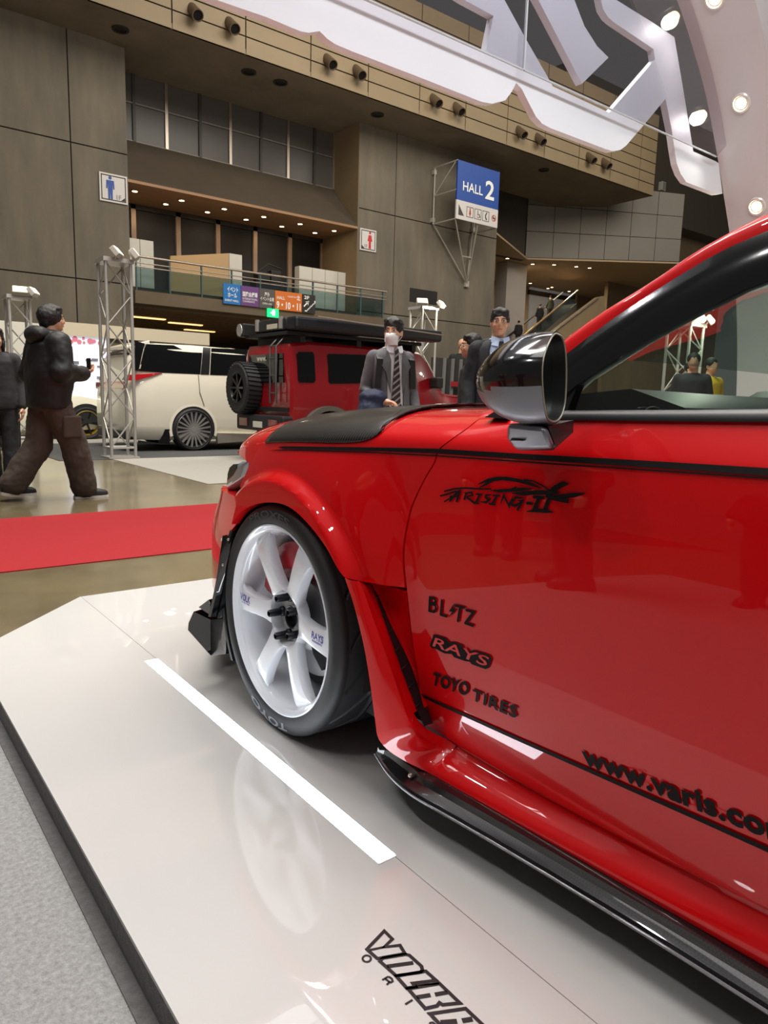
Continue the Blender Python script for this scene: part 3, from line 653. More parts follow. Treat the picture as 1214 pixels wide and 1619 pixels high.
for (px, py) in ((1128, 10), (1170, 172), (1195, 326)):
    # nearest place on the arch underside, mid width
    best = min(((abs(on_y(px, py, 3.0)[0] - p[0]) + abs(on_y(px, py, 3.0)[2] - p[1])), i) for i, p in enumerate(ac))[1]
    p = ac[best]; d = ac[best + 1] - ac[best - 1]; d = d / np.linalg.norm(d)
    n = Vector((-d[1], 0, d[0]))                     # inward
    q = n.to_track_quat('Z', 'Y').to_matrix(); c = Vector((p[0], 3.0, p[1]))
    def tr(b): b.v = [tuple(q @ Vector(v) + c) for v in b.v]; return b
    l = part('downlight', tr(MB().lathe([(.004, .04), (.002, .05), (.014, .056), (.014, .066), (.006, .074), (-.01, .074)], axis='z', n=28)), mat('lamp_ring', (225, 218, 210), .3, .3), t, world=True, smooth=40)
    off = wloc(l)
    part('bulb', tr(MB().lathe([(.013, .001), (.011, .025), (.004, .04)], axis='z', n=24)), M_bulb, l, world=True, smooth=60)
    spot_light('arch_lamp_beam', tuple(c + n * .06), tuple(c + n * 3 + Vector((0, -.6, -1.0))), 22, (1, .93, .84), 110)

# header sign of cut white letters with clear sheets in front
GY = 3.20
def gs(px, py, y=GY): return tuple(on_y(px, py, y))
big = [(60, -150), (230, -62), (334, -3), (421, 27), (475, 49.5), (488, 52), (505, 49), (517, 61), (530, 70), (555, 80.5), (664, 122.5), (761, 161), (778, 164), (799, 158.5), (809, 145), (816, 131), (825, 141), (835, 161), (847, 184), (857, 195.5), (870, 202.5), (957, 235.5), (968, 239), (981, 237), (990, 230), (1020, 195), (1052, 156), (1062, 206), (1067, 241), (1070, 259), (1076, 275), (1085, 288), (1134, 307), (1142, 306),
       (1136, 258), (1130.7, 254.7), (1096, 239.4), (1080, 141), (1066, 58.7), (1031, 35), (1002.8, 17.6), (974.6, 0), (890, -52), (800, -108), (800, -150), (880, -118), (925, -78), (942, -40), (950, 0), (953, 14), (961, 27), (970, 35), (1033, 77.5), (1035.6, 94), (971, 169), (963, 178), (873.7, 136.4), (865.8, 121.6), (832, 63), (797.6, 0), (715, -150), (560, -110), (734, 0), (780, 25), (767.5, 86), (574, 0), (390, -84), (230, -160)]
small = [(851, 0), (920, 132.5), (962, 91), (944, 73), (924, 41.5), (908, 0), (893, -60), (866, -120), (786, -120)]
M_let = mat('white_letter_board', (230, 233, 238), .35, noise=.01, nscale=2)
t = thing('header_sign', 'huge white cut-out letters of the booth header overhead', 'sign', gs(960, 240))
part('letter', MB().prism([gs(*p) for p in big], (0, .05, 0)), M_let, t, world=True)
part('letter', MB().prism([gs(*p) for p in small], (0, .05, 0)), M_let, t, world=True)
part('top_rail', MB().bx(1.0, 5.2, 3.19, 3.27, on_y(800, -30, 3.2)[2] - .12, on_y(800, -30, 3.2)[2] + .35), M_arch, t, world=True) if False else None
M_acr = glass_mat('clear_acrylic', (240, 239, 242), .02)
SYY = 3.165
e0, e1 = on_y(767, 83, SYY), on_y(1131, 249, SYY); zed = (e0[2] + e1[2]) / 2; xs = on_y(828, 80, SYY)[0]
part('clear_sheet', MB().bx(-1.5, xs - .004, SYY - .012, SYY, zed, 4.7), M_acr, t, world=True)
cur = [(p[0], p[1]) for p in ac if p[1] > zed and p[0] > xs + .1 and p[1] < 4.7]
pl = [(xs + .004, SYY, zed), (on_y(1131, 249, SYY)[0], SYY, zed)] + [(x - .02, SYY, z) for x, z in cur if z > zed + .05] + [(xs + .004, SYY, min(4.7, cur[-1][1]))]
part('clear_sheet', MB().prism(pl, (0, -.012, 0)), M_acr, t, world=True)
# edges of the sheets
part('sheet_edge', MB().bx(-1.5, xs - .004, SYY - .0125, SYY + .0005, zed - .004, zed + .003), mat('sheet_edge', (190, 194, 196), .2), t, world=True)
part('sheet_edge', MB().bx(xs + .004, pl[1][0], SYY - .0125, SYY + .0005, zed - .004, zed + .003), mat('sheet_edge', (190, 194, 196), .2), t, world=True)
part('sheet_edge', MB().bx(xs - .005, xs + .005, SYY - .0125, SYY + .0005, zed, 4.7), mat('sheet_edge', (190, 194, 196), .2), t, world=True)

# slim lamp batten over the car that washes the letters
t = thing('lamp_batten', 'slim white lamp batten hung over the platform, mirrored in the clear sheets', 'lamp', (3.0, 1.45, 4.72))
bq = MB().bx(-1.25, 1.25, -.14, .14, .03, .1); q_ = (Vector((3.2, 3.2, 2.9)) - Vector((3.0, 1.5, 4.7))).to_track_quat('-Z', 'Y').to_matrix(); bq.v = [tuple(q_ @ Vector(v)) for v in bq.v]
part('housing', bq, M_arch, t)
for x_ in (-1.0, 1.0): part('wire', MB().tube([(x_, 0, .05), (x_, 0, 2.6)], .006, 6), M_black, t)
# dark edging tape on the carpet along the platform foot
tag(part('edging_strip', MB().bx(.318, PX0 + .003, -4, 2.62, FZ + .0061, FZ + .0095), M_felt), 'dark grey edging strip between platform and light grey carpet', 'carpet edging')
# unseen white wall added behind the camera for its reflections and bounce light
t = thing('back_bounce_wall', 'plain white wall added unseen behind the camera to brighten mirrors and paint', 'partition', (4, -4.1, FZ))
for k in range(6): part('wall_panel', MB().bx(.4 + 1.4 * k, 1.79 + 1.4 * k, -4.2, -4.05, FZ, 3.0), M_arch, t, world=True)
# ================================================================ THE RED CAR
XC = 1.885                                       # car centre plane
WC = np.array([1.655, .318])                     # front wheel centre (y, z)
M_paint = mat('red_paint', (206, 0, 7), .4, coat=1.0, spec=.12, coat_rough=.015)
M_gblk = mat('gloss_black', (9, 9, 11), .12, coat=1.0, spec=.6)
M_sblk = mat('satin_black', (22, 22, 24), .42)
M_rub = mat('rubber_seal', (17, 17, 18), .55)
M_carbon = carbon_mat('carbon_weave', 230)
M_ribs = carbon_mat('carbon_ribbed', 36, .2, stripes=(0, 0, 1.57))
M_decal = mat('black_vinyl', (22, 18, 19), .55, spec=.12)
M_grey = mat('satin_gunmetal', (140, 140, 148), .36, .6)
def itp(x, xs, ys): return float(np.interp(x, xs, ys))
def sm(a, b, x):
    t = min(1, max(0, (x - a) / (b - a))); return t * t * (3 - 2 * t)
def spl1(xs, ys, k=12):
    c = np.array(spl(list(zip(xs, ys)), k)); return c[:, 0], c[:, 1]
_zs = spl1([-2.2, -.5, .44, 1.1, 1.5, 1.8, 2.0, 2.2], [.90, .868, .842, .822, .812, .792, .755, .70])
_zc = spl1([.6, 1.0, 1.4, 1.58, 1.95, 2.2, 2.33, 2.5], [.925, .915, .902, .894, .858, .825, .795, .70])
def z_sh(y): return itp(y, *_zs)
def z_cr(y): return itp(y, *_zc)
DZ, DX = spl1([.10, .15, .19, .25, .35, .5, .65, .75, .82, .86, .90, .96], [.075, .05, .036, .022, .007, .0, .0, .004, .012, .028, .050, .082])
_i82 = int(np.argmin(abs(DZ - .82))) + 1
def car_x(y, z):
    base = 1.0 + itp(z, DZ, DX)
    if y > .85:                                   # hood side rounds over above the shoulder
        zs, zc = z_sh(y), z_cr(y)
        if z > zs:
            q = min(.995, (z - zs) / (zc - zs)); xh = 1.012 + .27 * (1 - math.cos(math.asin(q)))
        else: xh = 1.0 + itp(z, DZ[:_i82], DX[:_i82])
        base = base + (xh - base) * sm(.85, 1.1, y)
    r = math.hypot(y - WC[0], z - WC[1])
    base -= .015 * sm(1.2, 1.45, y)
    fl_ = (1 - sm(.378, .412, r)) if y > 1.15 else 0
    base -= (.030 * fl_ + .045 * (1 - sm(.38, .62, r))) * sm(1.13, 1.24, y)
    if y > 1.9: base += .62 * (y - 1.9) ** 2 * (1 - .6 * fl_)
    return base
def S(px, py): return on_surf(px, py, car_x)
def resample(c, n):
    c = np.array(c, float); d = np.r_[0, np.cumsum(np.linalg.norm(np.diff(c, axis=0), axis=1))]; t = np.linspace(0, d[-1], n)
    return np.stack([np.interp(t, d, c[:, k]) for k in range(c.shape[1])], 1)
def coons(b, t, l, r, nu, nv):
    """b, t run left->right; l, r run bottom->top"""
    b, t = resample(b, nu), resample(t, nu); l, r = resample(l, nv), resample(r, nv); G = np.zeros((nv, nu, b.shape[1]))
    for j in range(nv):
        v = j / (nv - 1)
        for i in range(nu):
            u = i / (nu - 1)
            G[j, i] = (1 - v) * b[i] + v * t[i] + (1 - u) * l[j] + u * r[j] - ((1 - u) * (1 - v) * b[0] + u * (1 - v) * b[-1] + (1 - u) * v * t[0] + u * v * t[-1])
    return G
def yz(pts): return [S(*p)[1:] for p in pts]
def smooth_yz(pts, k=5): return spl([tuple(p) for p in yz(pts)], k)
def panel(name, G, fx, m, parent, thick=.012, label=None, flip=False, hem=None):
    b = MB(); P = [[(fx(p[0], p[1]), p[0], p[1]) for p in row] for row in G]
    b.grid(P)
    # returned edge so that the sheet has depth
    nv, nu = len(P), len(P[0]); e = hem or thick
    loop = [P[0][i] for i in range(nu)] + [P[j][nu - 1] for j in range(1, nv)] + [P[nv - 1][i] for i in range(nu - 2, -1, -1)] + [P[j][0] for j in range(nv - 2, 0, -1)]
    b.grid([loop + [loop[0]], [(p[0] + e, p[1], p[2]) for p in loop + [loop[0]]]])
    return part(name, b, m, parent, world=True, smooth=32, label=label, weld=True)

car = thing('car', 'glossy red hatchback with white wheels parked on the white platform', 'car', (XC, .2, 0))
shut = [(673, 1147), (669, 1131), (663, 1102), (660, 1069), (651, 1013), (646, 969), (641, 924), (638, 890), (639, 858), (646, 820), (653, 796), (671, 758), (688, 729), (692, 713), (715, 694), (742, 675), (767, 657)]
shutc = smooth_yz(shut, 4)
def shift(c, dy): return [np.array([p[0] + dy, p[1]]) for p in c]
# ---- front door
sill = [(673, 1147), (716, 1173), (767, 1204), (835, 1243), (894, 1276), (991, 1327), (1153, 1408), (1214, 1436)]
sillc = smooth_yz(sill, 4); y_dr = -.02
sl = sillc[-1]; sillc = sillc + [np.array([.15, sl[1] + .006]), np.array([y_dr, sl[1] + .01])]
belt = [(767, 657), (800, 660), (892, 663), (1000, 665), (1100, 666), (1214, 667)]
beltc = yz(belt); bl = beltc[-1]; beltc = beltc + [np.array([.15, bl[1] + .012]), np.array([y_dr, bl[1] + .02])]
G = coons(sillc, beltc, shift(shutc, -.0025), [sillc[-1], np.array([y_dr - .03, .5]), beltc[-1]], 60, 60)
door = panel('front_door', G, car_x, M_paint, car, .03)
# ---- fender: arch and blade top below, shut line behind, hood line above, lamp and bumper seam in front
arch_px = [(366, 829), (379, 811), (397, 800), (419, 794.6), (446, 797), (470, 811), (497, 840), (517, 868), (531, 894), (543, 911)]
archc = smooth_yz(arch_px, 6)
ledge = yz([(545, 913), (570, 919), (600, 924), (640, 929)])
bot = archc + ledge
shu2 = [p for p in shift(shutc, .0025) if p[1] > ledge[-1][1] + .002]
crest_pt = shu2[-1]
top_y = np.linspace(2.03, crest_pt[0], 20)
topc = [np.array([y, z_sh(y) + (z_cr(y) - z_sh(y)) * .97]) for y in top_y]
topc[-1] = crest_pt
fr_px = yz([(366, 829), (371, 808), (376, 789), (379, 768), (388, 750), (395, 733)])
front = fr_px + [np.array([2.02, .75]), topc[0]]
G = coons(bot, topc, front, [ledge[-1]] + shu2, 90, 44)
fender = panel('front_fender', G, car_x, M_paint, car, .025)
# ---- hood
hb = MB(); rows = []
for i in range(36):
    row = []
    for j in range(25):
        u = j / 24; y0h = .93 + .27 * math.sin(PI * u); y = y0h + (2.46 - y0h) * i / 35; zs, zc = z_sh(min(y, 2.2)), z_cr(y)
        x0 = car_x(y, zs + (zc - zs) * .965) if y < 2.28 else car_x(2.28, zs + (zc - zs) * .965) + (y - 2.28) * 1.2
        x = x0 + (2 * XC - 2 * x0) * u; e = zs + (zc - zs) * .975; w = 1 - abs(2 * u - 1)
        row.append((x, y, e + (zc - e) * min(1, w * 3.2) + .012 * math.sin(PI * u) - .02 * sm(2.2, 2.46, y)))
    rows.append(row)
hb.grid(rows); part('hood', hb, M_paint, car, world=True, smooth=40)
# carbon vented panel laid into the hood side
def top_pt(y, q, lift=.006):
    """point on the rounded hood side: q 0 at the shoulder, 1 at the crest, >1 on across the hood"""
    zs, zc = z_sh(y), z_cr(y)
    if q <= 1:
        a = q * PI / 2; z = zs + (zc - zs) * math.sin(a); x = car_x(y, min(z, zs + (zc - zs) * .9999))
    else: x = car_x(y, zs + (zc - zs) * .9999) + (q - 1) * .5; z = zc + .012 * math.sin(PI * (x - 1.2) / (2 * XC - 2.4))
    n = Vector((-math.cos(min(q, 1) * PI / 2), 0, math.sin(min(q, 1) * PI / 2)))
    return Vector((x, y, z)) + n * lift
# find hood parameters of traced pixels by search
gy = np.linspace(.95, 2.3, 120); gq = np.linspace(0, 1.3, 60)
_tab = []
for y in gy:
    for q in gq:
        p = np.array(top_pt(y, q, 0)) - CAM; c = RC.T @ p; _tab.append((CX + F * c[0] / c[2], CY + F * c[1] / c[2], y, q))
_tab = np.array(_tab)
def hood_q(px, py):
    ok = _tab[:, 3] < 1.02; d = (_tab[ok, 0] - px) ** 2 + (_tab[ok, 1] - py) ** 2; r = _tab[ok][np.argmin(d)]; return r[2], r[3]
lowb = [hood_q(*p) for p in [(421, 700), (450, 700), (490, 700), (530, 700), (560, 698), (585, 693), (603, 684), (618, 671), (630, 659), (640, 650)]]
lowb[-3:] = [(1.68, .80), (1.63, .9), (1.585, 1.0)] if False else lowb[-3:]
lowb = spl(lowb, 3)
cb = MB(); rows = []
for k in range(16):
    w = k / 15; rows.append([tuple(top_pt(y, q + (q + .03 + (1.5 - q) * sm(1.32, 1.40, y) - q) * w)) for y, q in lowb])
cb.grid(rows)
o = part('carbon_hood_panel', cb, M_ribs, car, world=True, smooth=50, label='ribbed carbon vent panel')
so = o.modifiers.new('sheet', 'SOLIDIFY'); so.thickness = .004
# ---- pinstripes on door and fender
def stripe(pts, w0, w1, name='pinstripe', fx=car_x, n=60, off=.0032, tpr=None):
    c = spl([tuple(on_surf(px, py, fx)[1:]) for px, py in pts], 6)
    if pts[-1][0] > 1210: c = c + [np.array([-.01, c[-1][1] + (c[-1][1] - c[-8][1]) / (c[-1][0] - c[-8][0]) * (-.01 - c[-1][0])])]
    c = resample(c, n)
    b = MB(); up_, dn = [], []
    for i, p in enumerate(c):
        d = c[min(i + 1, n - 1)] - c[max(i - 1, 0)]; d = d / np.linalg.norm(d); nn = np.array([-d[1], d[0]]); w = (w0 + (w1 - w0) * i / (n - 1)) / 2
        if tpr: w *= min(1, i / (n - 1) / tpr)
        for lst, s_ in ((up_, 1), (dn, -1)):
            q = p + nn * w * s_; lst.append((fx(q[0], q[1]) - off, q[0], q[1]))
    b.grid([up_, dn]); return b
up1 = [(440, 707), (463, 707.5), (560, 709.5), (640, 711.5), (691, 713)]
up1b = [(691, 713), (800, 720), (950, 729), (1100, 738.5), (1214, 746)]
up2 = [(425, 712.5), (470, 711), (560, 714), (640, 718), (690, 720.5)]
up2b = [(690, 720.5), (800, 728), (950, 738), (1100, 748), (1214, 756)]
part('pinstripe', stripe(up1, .006, .010, tpr=.05), M_decal, fender, world=True, fix=False)
part('pinstripe', stripe(up2, .003, .0028, tpr=.1), M_decal, fender, world=True, fix=False)
part('pinstripe', stripe(up1b, .010, .011), M_decal, door, world=True, fix=False)
part('pinstripe', stripe(up2b, .0028, .0028), M_decal, door, world=True, fix=False)
lowst = [(662, 1097), (700, 1114), (760, 1141), (820, 1168), (900, 1203), (1000, 1247), (1100, 1291), (1214, 1342)]
part('pinstripe', stripe(lowst, .0075, .0085), M_decal, door, world=True, fix=False)

# ---- door lettering
def lay(mb, body, a, b, c, **kw):
    """a: lower left pixel, b: lower right pixel, c: upper left pixel of the word"""
    A, B, C_ = S(*a), S(*b), S(*c)
    def fn(u, v):
        p = A + (B - A) * u + (C_ - A) * v; return (car_x(p[1], p[2]) - .003, p[1], p[2])
    text_on(mb, body, fn, **kw)
def strokes(lst, a, b, c, w, mb=None, closed=False):
    """polylines in unit coordinates laid on the door"""
    mb = mb or MB(); A, B, C_ = S(*a), S(*b), S(*c)
    for item in lst:
        pl_, ww, cl = item if len(item) == 3 else (item[0], item[1], False)
        pts = [A + (B - A) * u + (C_ - A) * v for u, v in pl_]
        pts = [(car_x(p[1], p[2]) - .003, p[1], p[2]) for p in pts]
        ribbon(mb, pts, ww, (-1, 0, 0), cl, taper=[1] * len(pts))
    return mb
def dz(p): return (660 + p[0] / 6.744, 930 + p[1] / 6.744)
b = MB()
for pl_, w_ in (([(143, 86), (134, 250)], .0068), ([(140, 96), (192, 107), (206, 132), (190, 160), (140, 158)], .0056), ([(140, 166), (196, 174), (211, 210), (190, 250), (134, 240)], .0056), ([(272, 118), (256, 288)], .0066), ([(250, 276), (328, 300)], .0058), ([(404, 180), (518, 206)], .0056), ([(466, 190), (440, 358)], .0066), ([(522, 228), (626, 256)], .0056), ([(612, 250), (522, 370)], .0064), ([(510, 366), (612, 400)], .0056)):
    pts = [S(*dz(p)) for p in pl_]; ribbon(b, [(car_x(p[1], p[2]) - .003, p[1], p[2]) for p in pts], w_, (-1, 0, 0))
A = [(720, 953), (711, 966), (716, 967), (710, 977), (724, 963), (718, 962)]
b.add([(car_x(S(*p)[1], S(*p)[2]) - .003, S(*p)[1], S(*p)[2]) for p in A], [(0, 1, 2), (0, 2, 5), (2, 3, 4), (2, 4, 5)])
part('lettering', b, M_decal, door, world=True, fix=False)
b = MB(); lay(b, 'TOYO', (684, 1082), (741, 1101), (687, 1062), bold=.042, space=1.05); lay(b, 'TIRES', (747, 1106), (818, 1136), (749, 1088), bold=.036, space=1.12)
part('lettering', b, M_decal, door, world=True, fix=False)
b = MB(); lay(b, 'www.varis.com', (924, 1208), (1262, 1345), (919, 1178), bold=.04, space=1.04)
part('lettering', b, M_decal, door, world=True, fix=False)
# outlined wheel maker word (traced in 660,930 zoom, 6.744 px per pixel)
def dz(p): return (660 + p[0] / 6.744, 930 + p[1] / 6.744)
b = MB()
def dstroke(lst, w, zf=dz, closed=False, tp=None):
    pts = [S(*zf(p)) for p in lst]; ribbon(b, [(car_x(p[1], p[2]) - .003, p[1], p[2]) for p in pts], w, (-1, 0, 0), closed, taper=tp)
hull = [(140, 608), (182, 490), (305, 525), (345, 572), (400, 570), (485, 602), (505, 650), (560, 672), (610, 657), (775, 708), (803, 750), (770, 845), (735, 860), (588, 808), (570, 780), (520, 776), (400, 733), (375, 698), (300, 693), (250, 668), (200, 640), (160, 636)]
hp_ = [S(*dz(p)) for p in hull]; b.prism([(car_x(p[1], p[2]) - .003, p[1], p[2]) for p in hp_], (.0005, 0, 0))
b2 = MB(); lay(b2, 'RAYS', dz((172, 612)), dz((745, 832)), dz((206, 520)), bold=.01, shear=.0)
b2.v = [(p[0] - .0008, p[1], p[2]) for p in b2.v]
part('lettering', b2, M_paint, door, world=True, fix=False)
part('lettering', b, M_decal, door, world=True, fix=False)
# brushed car emblem and word (traced in 680,740 zoom, 4.669 px per pixel)
def ez(p): return (680 + p[0] / 4.669, 740 + p[1] / 4.669)
b = MB()
for pts, w in (([(110, 172), (190, 152), (270, 147), (350, 152), (460, 155)], .0028), ([(355, 152), (420, 118), (470, 90), (540, 80), (640, 92), (740, 118), (830, 150)], .0036), ([(360, 118), (430, 92), (500, 76), (570, 76), (650, 90), (730, 110), (810, 138)], .0052), ([(455, 165), (520, 168), (600, 163), (680, 156), (760, 152)], .0050),
               ([(600, 160), (640, 142), (650, 165)], .003), ([(610, 186), (700, 186), (800, 178), (900, 182), (960, 184)], .0062), ([(700, 84), (770, 96), (830, 125), (890, 165)], .0022), ([(900, 150), (950, 138), (985, 118), (1028, 116)], .0075), ([(895, 182), (915, 165), (940, 140)], .0085),
               ([(880, 210), (960, 212), (1060, 200), (1150, 187)], .0062), ([(890, 214), (960, 232), (1030, 243)], .006), ([(80, 206), (140, 190), (200, 170)], .003), ([(110, 248), (150, 225), (200, 195)], .0026),
               ([(150, 245), (210, 175), (235, 165)], .0042), ([(225, 168), (215, 210), (200, 250)], .0042), ([(150, 212), (220, 206)], .0032), ([(275, 180), (258, 235)], .004), ([(250, 182), (315, 180), (320, 200), (275, 212)], .0036), ([(275, 212), (325, 250), (340, 262)], .0036),
               ([(345, 190), (395, 196)], .003), ([(375, 193), (345, 255)], .0042), ([(320, 252), (370, 262)], .003), ([(465, 195), (420, 200), (415, 215), (445, 230), (420, 252), (375, 248)], .0038), ([(470, 200), (525, 204)], .003), ([(500, 204), (465, 265)], .0042), ([(440, 262), (490, 270)], .003),
               ([(525, 268), (550, 200), (590, 280), (620, 205)], .0040), ([(700, 222), (640, 215), (600, 262), (630, 278), (680, 255), (690, 238), (655, 240)], .004), ([(690, 240), (650, 312)], .004), ([(715, 258), (765, 262)], .0042),
               ([(765, 212), (850, 218)], .0046), ([(815, 215), (770, 315)], .0065), ([(860, 205), (905, 212)], .0046), ([(890, 210), (850, 318)], .0065), ([(720, 320), (800, 312), (860, 316), (915, 326)], .0055)):
    tp = None
    if len(pts) > 3 and w > .003: tp = [.25] + [1] * (len(pts) - 2) + [.25]
    dstroke(pts, w * 1.3, ez, tp=tp)
part('lettering', b, M_decal, door, world=True, fix=False, label='brushed car outline emblem with lettering')

# ---- rear door, quarter, roof and tail (beyond the frame edge)
y2 = -.96
zb_, zt_ = sillc[-1][1], beltc[-1][1]
G = coons([(y_dr - .006, zb_), (y2, zb_ + .02)], [(y_dr - .006, zt_), (y2 + .1, zt_ + .03)], [(y_dr - .006, zb_), (y_dr - .036, .5), (y_dr - .006, zt_)], [(y2, zb_ + .02), (y2 + .05, .6), (y2 + .1, zt_ + .03)], 24, 30)
panel('rear_door', G, car_x, M_paint, car, .03)
RW = np.array([WC[0] - 2.735, WC[1]])
def quart_x(y, z):
    r = math.hypot(y - RW[0], z - RW[1]); return 1.0 + itp(z, DZ, DX) - .06 * (1 - sm(.40, .5, r)) + (.5 * (y + 1.5) ** 2 if y < -1.5 else 0)
arc = [(RW[0] + .36 * math.cos(a), RW[1] + .36 * math.sin(a)) for a in np.linspace(.1, PI - .1, 24)]
bq = [(y2 - .006, zb_ + .02), (RW[0] + .37, zb_ + .03)] + arc + [(RW[0] - .37, .25), (-2.0, .25)]
G = coons(bq, [(y2 + .094, zt_ + .03), (-1.5, zt_ + .05), (-2.05, zt_ + .03)], [(y2 - .006, zb_ + .02), (y2 + .044, .6), (y2 + .094, zt_ + .03)], [(-2.0, .25), (-2.1, .6), (-2.05, zt_ + .03)], 60, 24)
panel('rear_quarter', G, quart_x, M_paint, car, .02)
tb = MB(); rows = []
for k in range(14):
    u = k / 13; x = quart_x(-2.05, .6) + (2 * XC - 2 * quart_x(-2.05, .6)) * u; bow = -.1 * math.sin(PI * u)
    rows.append([(x, -2.0 + bow, .22), (x, -2.12 + bow, .4), (x, -2.13 + bow, .7), (x, -2.05 + bow, .95), (x, -1.98 + bow, 1.0)])
tb.grid(rows); part('tail_panel', tb, M_paint, car, world=True, smooth=50)

# ---- side skirt: red sill and carbon blade
so_px = [(593, 1193), (602, 1208), (614, 1225), (634, 1245), (657, 1263), (690, 1281), (722, 1296), (786, 1336), (905, 1407), (1018, 1479), (1126, 1543), (1214, 1600)]
si_px = [(600, 1186), (612, 1186), (630, 1190), (650, 1200), (672, 1212), (690, 1223), (712, 1238), (775, 1280), (883, 1349), (991, 1404), (1099, 1463), (1214, 1531)]
outer = np.array([on_z(*p, .085) for p in so_px]); inner = np.array([on_z(*p, .118) for p in si_px])
_po = np.polyfit(outer[4:, 1], outer[4:, 0], 2); _pi = np.polyfit(inner[6:, 1], inner[6:, 0], 1)
def ox_(y): return float(np.polyval(_po, max(y, .3)))
def ix_(y): return float(np.polyval(_pi, y)) if y > .2 else float(np.polyval(_pi, .2))
yo = np.r_[outer[:4, 1], np.linspace(outer[4, 1], -.8, 40)]; outer = np.array([[outer[i, 0] if i < 4 else ox_(y), y, .085] for i, y in enumerate(yo)])
tip = inner[:5]; yi = np.linspace(inner[5, 1], -.8, 40); inner = np.r_[tip, np.array([[ix_(y), y, .118] for y in yi])]
outer = resample(spl([tuple(p) for p in outer], 3), 90); inner = resample(spl([tuple(p) for p in inner], 3), 90)
sb = MB()
rows = [[tuple(p) for p in outer], [tuple(p + np.array([.004, 0, .008])) for p in outer], [tuple(.72 * a + .28 * c + np.array([0, 0, .004])) for a, c in zip(outer, inner)], [tuple(.5 * a + .5 * c + np.array([0, 0, .002])) for a, c in zip(outer, inner)], [tuple(.42 * a + .58 * c + np.array([0, 0, .012])) for a, c in zip(outer, inner)], [tuple(p) for p in inner], [tuple(p + np.array([.05, 0, -.01])) for p in inner], [tuple(np.array([p[0] + .06, p[1], .078])) for p in inner], [tuple(p + np.array([.002, 0, -.006])) for p in outer], [tuple(p) for p in outer]]
sb.grid(rows); skirt = part('side_skirt', sb, M_carbon, car, world=True, smooth=14, label='glossy carbon fibre side skirt blade')
eb_ = MB().tube([tuple(p + np.array([-.001, 0, .001])) for p in outer], .0022, 6); part('skirt_edge', eb_, mat('clear_coat_edge', (150, 150, 155), .2, .4), skirt, world=True, smooth=60)
part('fastener', MB().ball(tuple(on_z(649, 1226, .108)), .006, 10, 6), M_steel, skirt, world=True, smooth=60)
# red sill between door bottom and blade
_ps = np.polyfit([p[0] for p in sillc if p[0] > .3], [p[1] for p in sillc if p[0] > .3], 2)
def sil_pt(y): z = float(np.polyval(_ps, max(y, .3))); return np.array([car_x(y, z) + .004, y, z])
def inn_pt(y): return np.array([ix_(y), y, .118])
y_s0 = 1.06
ys = np.linspace(y_s0, -.8, 60)
SW = ((0, .03, .02), (0, .0, 0), (.10, .012, 0), (.20, .018, 0), (.34, .014, 0), (.52, .002, 0), (.72, -.006, 0), (.9, -.003, 0), (1, .002, 0), (1, .03, 0))
part('sill', MB().grid([[tuple(sil_pt(y) * (1 - w) + inn_pt(y) * w + np.array([ox, 0, oz])) for y in ys] for w, ox, oz in SW]), M_paint, car, world=True, smooth=60)

# ---- blade behind the wheel with its black vent slot
kb_ = -5
edge_px = [(545, 914), (558, 952), (568, 990), (578, 1036), (585.6, 1084), (590.6, 1122), (595, 1155), (598, 1186)]
ridge_px = [(568, 919), (577, 940), (589, 975), (603, 1015), (617, 1055), (629, 1090), (641, 1125), (652, 1150), (668, 1168)]
slot_px = [(580, 926), (588, 945), (602, 985), (616, 1025), (630, 1065), (643, 1100), (655, 1130), (664, 1151)]
slot2_px = [(584, 926), (597, 942), (610, 975), (625, 1015), (639, 1055), (652, 1092), (664, 1125), (673, 1146)]
Eg = resample(spl([tuple(on_x(*p, .918)) for p in edge_px], 4), 40)
Rg = resample(spl([tuple(on_x(px, py, .928 + .02 * i / 8)) for i, (px, py) in enumerate(ridge_px)], 4), 40)
Sg = resample(spl([tuple(on_x(px, py, .962 + .01 * i / 7)) for i, (px, py) in enumerate(slot_px)], 4), 40)
S2 = resample(spl([tuple(on_x(px, py, 1.0)) for i, (px, py) in enumerate(slot2_px)], 4), 40)
rows = [[tuple(p + np.array([.07, .01, 0])) for p in Eg], [tuple(p + np.array([.004, .0, 0])) for p in Eg], [tuple(p) for p in Eg], [tuple(.66 * a + .34 * c + np.array([-.004, 0, 0])) for a, c in zip(Eg, Rg)], [tuple(.33 * a + .67 * c + np.array([-.006, 0, 0])) for a, c in zip(Eg, Rg)], [tuple(p) for p in Rg], [tuple(.7 * a + .3 * c + np.array([-.001, 0, 0])) for a, c in zip(Rg, Sg)], [tuple(p) for p in Sg], [tuple(p + np.array([.05, .01, 0])) for p in Sg]]
rows = [r[:len(r) + kb_ + 1] for r in rows]
blade = part('fender_blade', MB().grid(rows), M_paint, car, world=True, smooth=60)
